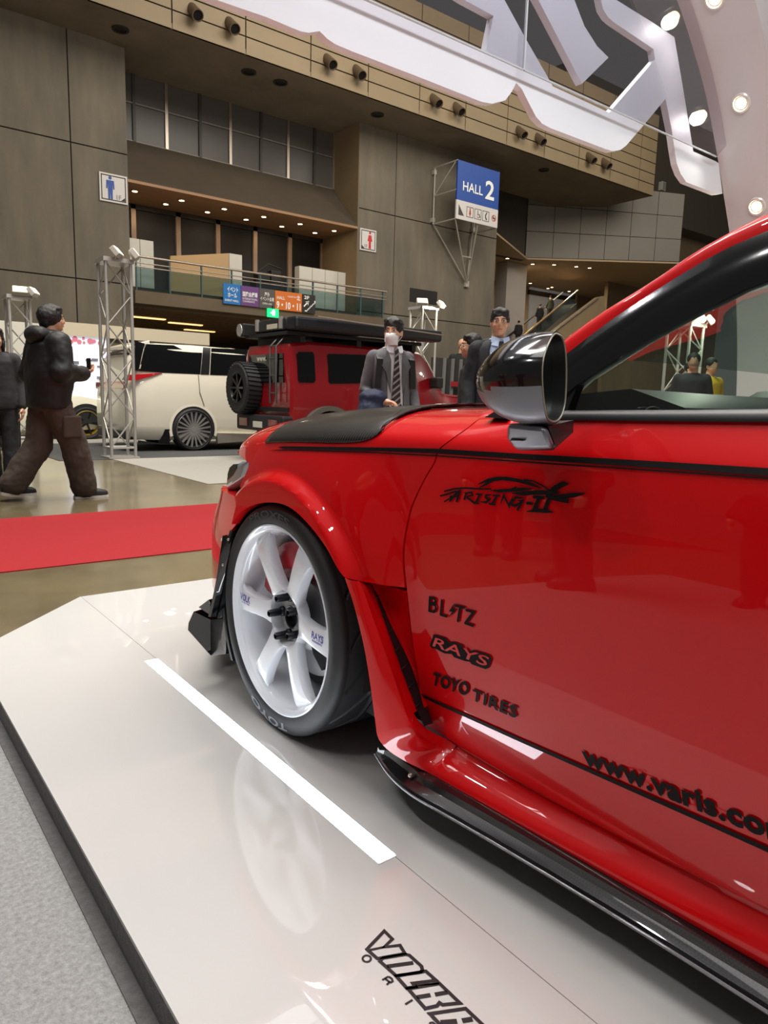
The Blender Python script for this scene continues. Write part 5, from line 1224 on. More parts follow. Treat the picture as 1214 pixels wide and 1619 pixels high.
fi = [q3(835, 668, 1.0), q3(907, 664, 1.004), q3(906, 684, 1.002), q3(874, 712, 1.0), q3(836, 705, 1.0)]
ft_ = MB().loft([[tuple(np.array(p) + np.array([.004, .002, 0])) for p in fo], fo, [tuple(np.array(a) * .45 + np.array(c) * .55) for a, c in zip(fo, fi)], fi])
part('mirror_foot', MB().loft([fo, [tuple(np.array(a) * .85 + np.array(c) * .15) for a, c in zip(fo, fi)]]), M_grey, mirror, world=True, smooth=60, bevel=.01)
part('mirror_arm', MB().loft([[tuple(np.array(a) * .86 + np.array(c) * .14 + np.array([0, 0, 0])) for a, c in zip(fo, fi)], fi]), M_sblk, mirror, world=True, smooth=40)
for py in (684.5, 695):
    part('foot_notch', MB().prism([q3(808, py - 1.5, .884), q3(827, py + 2, .879), q3(806, py + 1.5, .885)], (.004, 0, 0)), M_black, mirror, world=True)
# ================================================================ LATTICE TOWERS WITH FLOOD LAMPS
M_alu = mat('truss_aluminium', (176, 172, 166), .42, .45, noise=.05, nscale=6)
def truss(label, cx, cy, w, z1, flood, z0=FZ + .006):
    t = thing('truss_tower', label, 'truss', (cx, cy, z0), group='lattice lamp towers')
    h = w / 2; cs = [(-h, -h), (h, -h), (h, h), (-h, h)]
    for x, y in cs: part('chord', MB().tube([(x, y, .02), (x, y, z1 - z0)], .026, 8), M_alu, t, smooth=60)
    part('base_plate', MB().bx(-h - .05, h + .05, -h - .05, h + .05, 0, .025), M_alu, t); part('top_plate', MB().bx(-h - .04, h + .04, -h - .04, h + .04, z1 - z0 - .06, z1 - z0), M_alu, t)
    n = 6; st = (z1 - z0 - .25) / n
    for f in range(4):
        (xa, ya), (xb, yb) = cs[f], cs[(f + 1) % 4]
        for k in range(n):
            za, zb2 = .18 + k * st, .18 + (k + 1) * st
            p, q = ((xa, ya), (xb, yb)) if (k + f) % 2 == 0 else ((xb, yb), (xa, ya))
            part('lacing', MB().tube([(p[0], p[1], za), (q[0], q[1], zb2)], .012, 6), M_alu, t, smooth=60)
        part('rung', MB().tube([(xa, ya, .16), (xb, yb, .16)], .016, 6), M_alu, t, smooth=60)
    for dx, ang, on in flood:
        fl_ = MB().bx(-.12, .12, -.04, .04, -.075, .075); m_ = Matrix.Rotation(ang, 3, 'X') @ Matrix.Identity(3)
        q = Matrix.Rotation((.5 if dx > 0 else -.5) + ang, 3, 'Z') @ Matrix.Rotation(math.radians(-40), 3, 'X')
        c = Vector((dx, -h - .1, z1 - z0 + .06))
        fl_.v = [tuple(q @ Vector(v) + c) for v in fl_.v]
        lp = part('flood_lamp', fl_, mat('lamp_housing', (172, 168, 158), .45), t, bevel=.01)
        gg = MB().bx(-.105, .105, -.047, -.04, -.06, .06); gg.v = [tuple(q @ Vector(v) + c) for v in gg.v]
        part('lamp_face', gg, mat('flood_glow', (255, 246, 225), .4, emit=(255, 238, 205), estr=on), lp)
        part('lamp_yoke', MB().tube([(dx, -h, z1 - z0 - .05), tuple(c)], .015, 6), M_alu, t)
        if on > 10:
            point_light('flood_glow', (cx + dx, cy - h - .3, z1 + .02), 60, (1, .92, .78), .06)
    return t
truss('aluminium lattice tower with flood lamps standing in front of the white van', 3.53, 11.2, .36, 2.86, ((.2, .75, 1.3), (-.05, 1.5, 1.5)))
truss('aluminium lattice tower with flood lamp behind the man in the black padded jacket', on_y(27, 470, 13.9)[0], 13.9, .32, on_y(27, 468, 13.9)[2], ((.2, .5, 5), (0, .3, 1.5)))
truss('white lattice tower with glaring flood lamp behind the roof of the red off-roader', 10.45, 12.2, .4, 2.93, ((.24, 0, 40), (-.3, 0, 2.5)))

# ================================================================ OTHER CARS
M_pearl = mat('pearl_white_paint', (222, 216, 198), .3, coat=1.0)
M_tint = mat('privacy_glass', (8, 8, 9), .06, spec=.7)
M_tyre2 = mat('dark_tyre', (22, 22, 23), .7)
def simple_wheel(parent, cx, cy, cz, R, rim, n_sp, mrim, wid=.24, yside=-1, axis='y', deep=.05, cross=False, msp=None):
    """wheel whose face looks along yside on the axis"""
    s = yside
    prof = [(s * .0, rim), (s * -.005, rim + .01), (s * .01, R - .03), (s * -.02, R), (s * -(wid - .02), R), (s * -wid, R - .03), (s * -wid, rim)]
    ty = part('tire', MB().lathe(prof, (cx, cy, cz), axis, 48), M_tyre2, parent, world=True, smooth=40)
    rp = [(s * -.0, rim), (s * .004, rim - .012), (s * -.03, rim - .03), (s * -deep, rim * .9), (s * -.18, rim * .88)]
    part('rim', MB().lathe(rp, (cx, cy, cz), axis, 48), mrim, ty, world=True, smooth=40)
    part('wheel_well', MB().lathe([(s * -.16, rim * .9), (s * -.16, .001)], (cx, cy, cz), axis, 32), M_black, ty, world=True)
    for k in range(n_sp):
        a = 2 * PI * k / n_sp
        for da in ((-.13, .13) if cross else (0,)):
            r1 = rim - .015; p0 = (s * -.03, rim * .14 * math.cos(a), rim * .14 * math.sin(a)); p1 = (s * -.012, r1 * math.cos(a + da), r1 * math.sin(a + da))
            f = (lambda p: (cx + p[1], cy + p[0], cz + p[2])) if axis == 'y' else (lambda p: (cx + p[0], cy + p[1], cz + p[2]))
            up_ = (0, 1, 0) if axis == 'y' else (1, 0, 0)
            part('spoke', MB().bar(f(p0), f(p1), rim * (.036 if cross else .13), .03, up=up_), msp or mrim, ty, world=True)
    part('hub_cap', MB().lathe([(s * -.012, .001), (s * -.012, rim * .15), (s * -.04, rim * .18)], (cx, cy, cz), axis, 20), msp or mrim, ty, world=True, smooth=40)
    return ty
# ---- white van, tail to the left, side to the camera
VY, VX = 12.2, 3.98; vz = FZ + .006
van = thing('van', 'white minivan with dark glass and multi-spoke wheels on the charcoal carpet', 'van', (VX + 2.4, VY + .92, vz))
vst = [0, .05, .14, .3, .6, 1.2, 2.0, 3.0, 3.7, 4.2, 4.6, 4.85, 4.95]
vtop = [1.05, 1.25, 1.62, 1.83, 1.87, 1.88, 1.87, 1.84, 1.78, 1.35, 1.12, .95, .7]
vbot = [.36, .26, .22, .2, .19, .19, .19, .19, .19, .19, .2, .26, .4]
vin = [.16, .08, .04, .015, 0, 0, 0, 0, 0, .02, .07, .18, .34]
rings = []
for s_, zt2, zb2, i_ in zip(vst, vtop, vbot, vin):
    h = zt2 - zb2; prof = []
    for f_, o_ in ((0, .10), (.05, .03), (.15, .0), (.40, -.01), (.55, .0), (.62, .015), (.80, .07), (.93, .125), (.985, .20), (1.0, .42)):
        oo = o_ if zt2 > 1.3 else o_ * .6
        prof.append((i_ + oo, zb2 + h * f_))
    left = [(VX + s_, VY + o_, vz + z) for o_, z in prof]; right = [(VX + s_, VY + 1.85 - o_, vz + z) for o_, z in prof[::-1]]
    rings.append(left + right)
vbody = part('body', MB().loft(rings), M_pearl, van, world=True, smooth=38)
def vs_(px, py, o=-.006):
    """pixel -> van flank"""
    p = on_y(px, py, VY)
    for _ in range(8):
        z = (p[2] - vz); y = VY + float(np.interp(z, [.19, .3, .45, .85, 1.1, 1.23, 1.52, 1.75, 1.84], [.10, .02, 0, -.01, .0, .015, .07, .125, .2])); p = on_y(px, py, y)
    return (p[0], p[1] + o, p[2])
def vz_(p, o=-.006): return vs_(120 + p[0] / 4.336, 500 + p[1] / 4.336, o)
def vpanel(name, pts, m, o=-.012, th=.03, parent=van):
    P_ = [Vector(vz_(p, o)) for p in pts]; return part(name, MB().prism(P_, (0, th, 0)), m, parent, world=True)
def vgrid(name, low, top, m, o=-.008, parent=van, nr=8, ncl=14):
    l_, t_ = resample(low, ncl), resample(top, ncl); rows = [[vz_(a * (1 - w) + c * w, o) for a, c in zip(l_, t_)] for w in np.linspace(0, 1, nr)]
    loop = rows[0] + [r[-1] for r in rows[1:]] + rows[-1][::-1][1:] + [r[0] for r in rows[::-1][1:]]
    b = MB().grid(rows); b.grid([loop, [(p[0], p[1] + .03, p[2]) for p in loop]])
    return part(name, b, m, parent, world=True, smooth=40)
vgrid('side_window', [(430, 375), (595, 387), (852, 398)], [(478, 190), (700, 200), (868, 212)], M_tint)
vgrid('window_pillar', [(854, 398), (912, 400)], [(870, 212), (922, 216)], mat('pillar_black', (26, 25, 25), .3), -.012)
vgrid('side_window', [(918, 402), (1240, 412)], [(926, 218), (1130, 226), (1240, 232)], M_tint)
vgrid('side_window', [(1250, 412), (1560, 420)], [(1250, 232), (1500, 250)], M_tint)
vpanel('chrome_strip', [(472, 190), (480, 190), (440, 360), (430, 362)], M_steel, -.018)
vgrid('rear_quarter_glass', [(395, 372), (425, 374)], [(405, 168), (470, 187)], M_tint)
vpanel('taillight', [(352, 402), (590, 388), (520, 410), (402, 442), (352, 440)], mat('tail_red', (168, 14, 22), .15, coat=1.0), -.02, .05)
vpanel('body_seam', [(835, 402), (840, 402), (850, 520), (880, 610), (876, 612), (845, 525)], mat('seam_dark', (120, 116, 104), .6), -.014, .01)
vpanel('rear_skirt', [(430, 850), (565, 870), (610, 775), (640, 775), (640, 880), (430, 872)], M_black, -.025, .06)
vpanel('side_sill', [(960, 800), (1240, 805), (1240, 850), (1100, 860), (965, 870)], M_pearl, -.05, .08)
rg = on_x(0, 0, 1) if False else None
part('rear_window', MB().prism([(VX + .09, VY + .2, vz + 1.2), (VX + .09, VY + 1.65, vz + 1.2), (VX + .23, VY + 1.55, vz + 1.7), (VX + .23, VY + .3, vz + 1.7)], (-.05, 0, .01)), M_tint, van, world=True)
part('tail_lamp_bar', MB().bx(VX - .0, VX + .08, VY + .12, VY + 1.73, vz + 1.05, vz + 1.18), mat('tail_red', (168, 14, 22), .15), van, world=True, bevel=.02)
part('rear_diffuser', MB().bx(VX + .0, VX + .3, VY + .12, VY + 1.73, vz + .2, vz + .36), M_black, van, world=True, bevel=.03)
part('roof_spoiler', MB().hexa([(VX + .1, VY + .25, vz + 1.72), (VX + .5, VY + .22, vz + 1.8), (VX + .5, VY + 1.63, vz + 1.8), (VX + .1, VY + 1.6, vz + 1.72), (VX + .1, VY + .25, vz + 1.78), (VX + .5, VY + .22, vz + 1.9), (VX + .5, VY + 1.63, vz + 1.9), (VX + .1, VY + 1.6, vz + 1.78)]), M_pearl, van, world=True, bevel=.02)
vwx = on_y(306, 681, VY)[0]
for x_, yy, sd in ((vwx, VY - .02, -1), (vwx + 3.0, VY - .02, -1), (vwx, VY + 1.87, 1), (vwx + 3.0, VY + 1.87, 1)):
    if sd == -1: part('wheel_arch', MB().lathe([(-.008, .45), (-.012, .40), (.2, .40)], (x_, VY, vz + .385), 'y', 40, a0=-.3, a1=PI + .3), M_pearl, van, world=True, smooth=40); part('arch_gap', MB().lathe([(-.009, .415), (-.009, .001)], (x_, VY - .0, vz + .385), 'y', 40, a0=-.35, a1=PI + .35), M_black, van, world=True)
    simple_wheel(van, x_, yy - .012 * (1 if sd < 0 else -1), vz + .375, .375, .325, 20, mat('dark_chrome', (120, 118, 120), .25, .9), cross=True, yside=sd, msp=mat('gunmetal_spoke', (196, 194, 192), .3, .7))

# ---- red off-roader with roof gear
JX, JY = 5.28, 9.0; jz = FZ + .005
M_jred = mat('dark_red_paint', (140, 10, 22), .3, coat=1.0)
jp = thing('off_roader', 'red boxy off-roader with spare wheel and roof gear beyond the red car', 'car', (JX + 1.9, JY + .75, jz))
jw = 1.5
def jring(s_, zt2, zb2, inset=.0, top_in=.07):
    a = [(inset + .02, zb2), (inset, zb2 + .08), (inset, zb2 + (zt2 - zb2) * .5), (inset + top_in * .35, zt2 - .25 * (zt2 - zb2)), (inset + top_in, zt2 - .05), (inset + top_in + .06, zt2)]
    return [(JX + s_, JY + o, jz + z) for o, z in a] + [(JX + s_, JY + jw - o, jz + z) for o, z in a[::-1]]
rings = [jring(.0, 1.68, .62, .05), jring(.04, 1.76, .55, .01), jring(.3, 1.8, .5), jring(2.0, 1.8, .5), jring(2.45, 1.78, .5), jring(2.62, 1.66, .5, .01), jring(2.95, 1.18, .5, .01, .05), jring(3.05, 1.12, .5, .01, .04), jring(3.7, 1.08, .52, .02, .04), jring(3.78, 1.0, .6, .05, .03)]
part('body', MB().loft(rings), M_jred, jp, world=True, smooth=35)
def jside(px, py, o=0): p = on_y(px, py, JY + .02); return (p[0], JY + .02 + float(np.interp(p[2] - jz, [1.1, 1.45, 1.75], [-.02, .004, .05])) + o - .012, p[2])
def jq(a, b): return (340 + a / 3.372, 440 + b / 3.372)
for q in ([(448, 392), (525, 392), (532, 410), (532, 545), (522, 557), (448, 555), (440, 545), (440, 402)], [(610, 402), (805, 408), (818, 420), (818, 560), (610, 562), (602, 552), (602, 412)], [(850, 415), (960, 420), (1010, 565), (850, 566)]):
    part('side_window', MB().prism([jside(*jq(*p)) for p in q], (0, .03, 0)), M_tint, jp, world=True)
part('rear_window', MB().prism([(JX - .005, JY + .2, jz + 1.2), (JX - .005, JY + 1.3, jz + 1.2), (JX + .0, JY + 1.27, jz + 1.62), (JX + .0, JY + .23, jz + 1.62)], (-.02, 0, 0)), M_tint, jp, world=True)
lt = MB(); text_on(lt, 'www.', lambda u, v: (JX - .03, JY + 1.0 - .3 * u, jz + 1.52 + .06 * v), bold=.04); part('lettering', lt, M_white, jp, world=True, fix=False)
part('tailgate_trim', MB().bx(JX - .02, JX + .02, JY + .08, JY + 1.42, jz + .78, jz + .84), M_black, jp, world=True)
sp0 = on_x(376, 613, JX - .22)
simple_wheel(jp, JX - .24, sp0[1], sp0[2], .385, .235, 8, mat('black_wheel', (28, 28, 29), .35, .4), .25, -1, 'x', .06)
tr_ = MB()
for k in range(36):
    a = 2 * PI * k / 36
    tr_.bar((JX - .23, sp0[1] + .385 * math.cos(a), sp0[2] + .385 * math.sin(a)), (JX - .01, sp0[1] + .385 * math.cos(a + .05), sp0[2] + .385 * math.sin(a + .05)), .04, .03, up=(0, math.cos(a), math.sin(a)))
part('tread_block', tr_, M_tyre2, jp, world=True, kind='stuff')
part('wheel_bracket', MB().bx(JX - .05, JX, sp0[1] - .1, sp0[1] + .1, sp0[2] - .1, sp0[2] + .1), M_black, jp, world=True)
lp0 = JY + .38
for yy in (lp0 - .09, lp0 + .09): part('ladder_rail', MB().tube([(JX - .09, yy, jz + .9), (JX - .09, yy, jz + 1.72), (JX + .05, yy, jz + 1.86)], .014, 6), mat('ladder_grey', (86, 86, 86), .4, .4), jp, world=True, smooth=60)
for zz in (1.05, 1.3, 1.55, 1.72): part('ladder_rung', MB().tube([(JX - .09, lp0 - .09, jz + zz), (JX - .09, lp0 + .09, jz + zz)], .011, 6), mat('ladder_grey', (86, 86, 86), .4), jp, world=True)
part('bumper', MB().bx(JX - .14, JX + .12, JY + .02, JY + 1.48, jz + .48, jz + .72), M_black, jp, world=True, bevel=.03)
for yy in (JY + .28, JY + 1.22):
    part('tail_lamp', MB().bx(JX - .155, JX - .12, yy - .13, yy + .13, jz + .54, jz + .66), mat('tail_dim', (120, 40, 40), .2, coat=1), jp, world=True)
part('number_plate', MB().bx(JX - .16, JX - .14, JY + .62, JY + .88, jz + .53, jz + .62), M_white, jp, world=True)
part('side_step', MB().bx(JX + .9, JX + 2.5, JY - .05, JY + .1, jz + .42, jz + .52), M_black, jp, world=True, bevel=.02)
for x_ in (JX + .62, JX + 3.2):
    part('fender_flare', MB().lathe([(.05, .50), (-.13, .50), (-.14, .43), (.05, .42)], (x_, JY + .04, jz + .38), 'y', 32, a0=.1, a1=PI - .1), mat('flare_grey', (78, 74, 66), .6), jp, world=True, smooth=40)
    part('arch_gap', MB().lathe([(-.0, .43), (-.0, .001)], (x_, JY + .0, jz + .38), 'y', 32, a0=-.3, a1=PI + .3), M_black, jp, world=True)
    for yy, sd in ((JY - .08, -1), (JY + 1.58, 1)): simple_wheel(jp, x_, yy, jz + .36, .36, .22, 8, mat('black_wheel', (28, 28, 29), .35, .4), .24, sd)
part('hood_shut', MB().bx(JX + 3.0, JX + 3.72, JY + .05, JY + jw - .05, jz + 1.07, jz + 1.1), M_jred, jp, world=True, bevel=.02)
part('wing_mirror', MB().bx(JX + 2.62, JX + 2.75, JY - .2, JY + .02, jz + 1.2, jz + 1.38), M_black, jp, world=True, bevel=.03)
# roof platform, hard case, awning and work lamps
part('roof_rack', MB().bx(JX - .02, JX + 2.5, JY + .1, JY + 1.4, jz + 1.88, jz + 1.93), M_black, jp, world=True)
for x_ in (JX + .2, JX + 1.2, JX + 2.3):
    part('rack_foot', MB().bx(x_, x_ + .08, JY + .1, JY + 1.4, jz + 1.78, jz + 1.89), M_black, jp, world=True)
part('hard_case', MB().bx(JX + .0, JX + 1.35, JY + .2, JY + 1.15, jz + 1.95, jz + 2.13), mat('case_black', (30, 32, 34), .4), jp, world=True, bevel=.03)
for yy in (JY + .3, JY + 1.02): part('case_latch', MB().bx(JX - .03, JX + .01, yy - .03, yy + .03, jz + 1.97, jz + 2.14), mat('latch_silver', (180, 178, 172), .4, .5), jp, world=True)
part('case_label', MB().bx(JX - .012, JX + .005, JY + .42, JY + .72, jz + 1.98, jz + 2.05), mat('label_cream', (196, 190, 170), .5), jp, world=True)
part('awning', MB().bx(JX - .05, JX + 2.7, JY - .18, JY + .1, jz + 1.94, jz + 2.12), mat('awning_navy', (16, 18, 26), .5), jp, world=True, bevel=.04)
part('awning_rail', MB().tube([(JX + .3, JY - .2, jz + 2.13), (JX + 2.7, JY - .2, jz + 2.05)], .012, 6), M_steel, jp, world=True)
part('work_lamp', MB().bx(JX - .12, JX + .12, JY + 1.28, JY + 1.5, jz + 1.9, jz + 2.1), M_black, jp, world=True, bevel=.02)
part('lamp_lens', MB().lathe([(-.13, .001), (-.13, .09), (-.1, .1)], (JX, JY + 1.39, jz + 2.0), 'x', 20), mat('lens_silver', (200, 200, 198), .15, .6), jp, world=True)

# ---- pale sports car far left behind the van
SX, SY2 = on_y(137, 664, 15.8)[0], 15.8
sc_ = thing('sports_car', 'pale low sports car with yellow-lipped wheel behind the lattice tower', 'car', (SX - 1.2, SY2 + .9, FZ + .005))
rings = []
for s_, zt2, zb2, i_ in ((-3.3, .75, .35, .25), (-3.1, .95, .25, .08), (-2.5, 1.02, .2, 0), (-1.9, 1.12, .2, 0), (-1.2, 1.25, .2, .0), (-.7, 1.02, .2, 0), (-.1, .90, .2, 0), (.6, .78, .22, .05), (1.0, .6, .3, .25)):
    a = [(i_ + .04, zb2), (i_, zb2 + .1), (i_ - .02, zb2 + (min(zt2, .85) - zb2) * .6), (i_ + .06, min(zt2, .9)), (i_ + (.32 if zt2 > 1 else .15), zt2)]
    rings.append([(SX + s_, SY2 + o, FZ + z) for o, z in a] + [(SX + s_, SY2 + 1.8 - o, FZ + z) for o, z in a[::-1]])
part('body', MB().loft(rings), mat('cream_paint', (226, 222, 200), .3, coat=1), sc_, world=True, smooth=40)
part('windscreen', MB().hexa([(SX - 1.2, SY2 + .3, FZ + 1.22), (SX - .55, SY2 + .12, FZ + .98), (SX - .55, SY2 + 1.68, FZ + .98), (SX - 1.2, SY2 + 1.5, FZ + 1.22), (SX - 1.2, SY2 + .3, FZ + 1.27), (SX - .5, SY2 + .12, FZ + 1.02), (SX - .5, SY2 + 1.68, FZ + 1.02), (SX - 1.2, SY2 + 1.5, FZ + 1.27)]), M_tint, sc_, world=True)
part('arch_gap', MB().lathe([(-.0, .41), (-.0, .001)], (SX, SY2 - .03, FZ + .34), 'y', 32, a0=-.2, a1=PI + .2), M_black, sc_, world=True)
simple_wheel(sc_, SX, SY2 - .04, FZ + .345, .34, .26, 5, mat('yellow_rim', (150, 128, 40), .35, .5), .2, -1, msp=mat('black_wheel', (28, 28, 29), .35, .4))

# ================================================================ NEIGHBOURING STANDS
t = thing('booth_wall', 'long cream booth wall with white lit poster far behind the padded-jacket man', 'booth', (3, 18, FZ))
part('wall_panel', MB().bx(-2, 4.45, 18, 18.1, FZ, 2.42), M_white, t, world=True); part('header_band', MB().bx(4.45, 8.05, 17.95, 18.1, 2.2, 2.5), mat('cream_band', (196, 184, 160), .6), t, world=True)
part('wall_panel', MB().bx(5.5, 8.05, 18.05, 18.12, FZ, 2.2), mat('stand_brown', (92, 80, 64), .7), t, world=True)
part('lit_poster', MB().bx(4.45, 5.5, 18, 18.05, .2, 2.2), mat('poster_white', (225, 228, 238), .5, emit=(215, 222, 240), estr=.55), t, world=True)
b = MB()
for k in range(14):
    x_, z_ = 4.5 + random.random() * .95, 2.05 + random.random() * .13
    b.lathe([(0, .001), (0, .03 + .04 * random.random())], (x_, 17.985 - .0005 * k, z_), 'y', 7)
part('blossom_print', b, mat('blossom_pink', (226, 130, 150), .6), t, world=True, kind='stuff')
b = MB()
for k in range(22):
    x_, z_ = 4.6 + random.random() * .85, 1.2 + random.random() * .5
    b.bx(x_, x_ + .05 + .12 * random.random(), 17.98 - .0004 * k, 17.985 - .0004 * k, z_, z_ + .02 + .05 * random.random())
part('photo_print', b, mat('print_grey', (120, 122, 134), .6), t, world=True, kind='stuff')
t = thing('dark_stand', 'dark draped stand seen between the masked man and the man in profile', 'booth', (12.2, 13.5, FZ))
d0, d1 = on_y(700, 566, 13.5), on_y(742, 606, 13.5)
part('backdrop', MB().bx(d0[0] - .3, d1[0] + 4, 13.5, 13.6, FZ + .0065, d0[2]), mat('stand_dark', (52, 50, 48), .7, noise=.3, nscale=5, stretch=(3, 1, .4)), t, world=True)
for k in range(8):
    part('drape_fold', MB().tube([(d0[0] + k * .28, 13.47, FZ + .01), (d0[0] + .05 + k * .28, 13.47, d0[2])], .05, 6), mat('drape_grey', (96, 94, 92), .8), t, world=True)
part('red_plate', MB().bx(d0[0] + .2, d0[0] + .75, 13.38, 13.4, 1.3, 1.42), mat('plate_red', (150, 40, 44), .5), t, world=True)
part('counter', MB().bx(d0[0] - .3, d1[0] + 3, 12.9, 13.3, FZ + .0065, 1.0), M_black, t, world=True, bevel=.02)

truss('lattice tower with flood lamp seen only through the side window of the red car', 11.4, 6.6, .4, 2.3, ((.2, 0, 12), (-.2, 0, 12)), FZ)
# ================================================================ PEOPLE
M_skin = mat('skin', (206, 158, 128), .5, noise=.05, nscale=20)
M_hair = mat('black_hair', (22, 19, 18), .45, bump=.6, bscale=160, stretch=(1, 1, .2))
def remesh(o, vox, it=4, fac=.5, noise=0, nsize=.12):
    r = o.modifiers.new('skin', 'REMESH'); r.mode = 'VOXEL'; r.voxel_size = vox; r.use_smooth_shade = True
    s = o.modifiers.new('soften', 'SMOOTH'); s.iterations = it; s.factor = fac
    if noise:
        tx = bpy.data.textures.new('folds', 'CLOUDS'); tx.noise_scale = nsize; tx.noise_depth = 2
        d = o.modifiers.new('folds', 'DISPLACE'); d.texture = tx; d.strength = noise; d.mid_level = .5
def ell(c, rx, ry, z, n=20, p=.85):
    return [(c[0] + rx * math.copysign(abs(math.cos(a)) ** p, math.cos(a)), c[1] + ry * math.copysign(abs(math.sin(a)) ** p, math.sin(a)), z) for a in np.linspace(0, 2 * PI, n, endpoint=False)]
def limb(b, pts, rr, n=12):
    P_ = [Vector(p) for p in pts]
    b.tube([tuple(p) for p in P_], rr, n)
    for p, r in zip(P_, rr): b.ball(tuple(p), r, 12, 8)
def hand(b, w, d, side, palm_n, curl=.5, s=1.0):
    """palm and five fingers from wrist w along d; palm_n is where the palm looks; side +1 right -1 left"""
    w, d, pn = Vector(w), Vector(d).normalized(), Vector(palm_n).normalized(); pn = (pn - d * pn.dot(d)).normalized(); lat = d.cross(pn) * side
    b.ball(tuple(w + d * .045 * s), (.03 * s,) * 3, 10, 8)
    for k in (-1, -.33, .33, 1): limb(b, [w, w + d * .085 * s + lat * k * .028 * s], [.017 * s, .014 * s], 8)
    for k, L in ((-1, .058), (-.33, .072), (.33, .078), (1, .066)):
        p = w + d * .085 * s + lat * k * .029 * s; dd = d; pts = [p]
        for j in range(3):
            a = curl * (.5 + .5 * j); dd = (dd * math.cos(a) + pn * math.sin(a)).normalized(); p = p + dd * L * s * (.42, .33, .25)[j]; pts.append(p)
        limb(b, pts, [.0095 * s, .009 * s, .0085 * s, .0075 * s], 8)
    p = w + d * .03 * s + lat * .03 * s
    t1 = (lat * .75 + d * .6 + pn * .25).normalized(); q = p + t1 * .04 * s; t2 = (d * .8 + lat * .15 + pn * (.3 + curl * .5)).normalized()
    limb(b, [w + d * .015 * s + lat * .012 * s, p, q, q + t2 * .03 * s], [.015 * s, .014 * s, .011 * s, .009 * s], 8)
def head(b, c, yaw, pitch=0, s=1.0):
    """skull, jaw, nose, ears around c (centre of the head); looks along local +y turned by yaw"""
    R3 = Matrix.Rotation(yaw, 3, 'Z') @ Matrix.Rotation(pitch, 3, 'X'); c = Vector(c)
    T = lambda x, y, z: tuple(c + R3 @ Vector((x, y, z)) * s)
    b.ball(T(0, -.012, .03), (.073 * s, .092 * s, .085 * s), 18, 12, rot=R3)
    b.ball(T(0, .022, -.03), (.061 * s, .066 * s, .088 * s), 18, 12, rot=R3)
    b.ball(T(0, .058, -.088), (.030 * s, .026 * s, .022 * s), 12, 8, rot=R3)
    b.ball(T(0, .068, .026), (.05 * s, .018 * s, .012 * s), 12, 8, rot=R3)
    for sx in (-1, 1):
        b.ball(T(sx * .034, .062, -.03), (.022 * s, .02 * s, .02 * s), 10, 8, rot=R3); b.ball(T(sx * .072, -.012, -.012), (.011 * s, .02 * s, .032 * s), 10, 8, rot=R3)
    limb(b, [T(0, .083, .012), T(0, .096, -.018), T(0, .094, -.030)], [.009 * s, .0115 * s, .013 * s], 8)
    b.ball(T(0, .079, -.058), (.026 * s, .012 * s, .011 * s), 10, 6, rot=R3)
    return T, R3
def face(t, T, R3, s=1.0, brow=True, mouth=True, glasses=False):
    for sx in (-1, 1):
        e = part('eye', MB().ball(T(sx * .031, .0765, .004), (.0135 * s, .007 * s, .0065 * s), 10, 8, rot=R3), mat('eye_white', (222, 216, 208), .3), t, smooth=60)
        part('iris', MB().ball(T(sx * .031, .0815, .004), (.006 * s, .0035 * s, .006 * s), 8, 6, rot=R3), mat('iris_dark', (24, 18, 16), .2), e, smooth=60)
        if brow: part('eyebrow', MB().tube([T(sx * .014, .086, .023), T(sx * .032, .084, .028), T(sx * .05, .072, .023)], [.0035 * s, .004 * s, .002 * s], 6), M_hair, t, smooth=60)
    if mouth: part('lips', MB().tube([T(-.022, .083, -.062), T(0, .0915, -.061), T(.022, .083, -.062)], [.002 * s, .0048 * s, .002 * s], 6), mat('lips', (164, 100, 88), .5), t, smooth=60)
    if glasses:
        g = MB()
        for sx in (-1, 1):
            ring = [T(sx * .034 + .024 * math.cos(a), .097, .002 + .017 * math.sin(a)) for a in np.linspace(0, 2 * PI, 17)]; g.tube(ring, .0015 * s, 5)
            g.tube([T(sx * .058, .095, .006), T(sx * .076, .05, .006), T(sx * .078, -.01, .0)], .0015 * s, 5)
        g.tube([T(-.01, .1, .004), T(.01, .1, .004)], .0015 * s, 5)
        part('glasses', g, mat('glasses_frame', (120, 112, 104), .3, .6), t, smooth=60, kind='stuff')
def hair_cap(t, T, R3, s=1.0, style='short'):
    b = MB(); b.ball(T(0, -.018, .042), (.082 * s, .098 * s, .088 * s), 20, 14, rot=R3)
    b.ball(T(0, -.06, -.01), (.07 * s, .055 * s, .075 * s), 16, 10, rot=R3)
    b.ball(T(.02, .03, .085), (.055 * s, .048 * s, .032 * s), 14, 8, rot=R3); b.ball(T(-.03, .028, .08), (.045 * s, .05 * s, .032 * s), 14, 8, rot=R3); b.ball(T(.04, .052, .062), (.026 * s, .022 * s, .022 * s), 10, 8, rot=R3)
    for sx in (-1, 1): b.ball(T(sx * .066, -.015, .03), (.016 * s, .04 * s, .045 * s), 12, 8, rot=R3)
    if style == 'long':
        b.ball(T(0, -.05, -.09), (.085 * s, .06 * s, .12 * s), 16, 10, rot=R3)
        for sx in (-1, 1): b.ball(T(sx * .07, -.01, -.05), (.022 * s, .05 * s, .1 * s), 12, 8, rot=R3)
    if style == 'bowl':
        b.ball(T(0, -.03, .02), (.094 * s, .108 * s, .1 * s), 20, 14, rot=R3); b.ball(T(0, -.075, -.035), (.078 * s, .045 * s, .06 * s), 16, 10, rot=R3)
    o = part('hair', b, M_hair, t); remesh(o, .008, 2, .5, .012, .03); return o
SHOE_C = 0
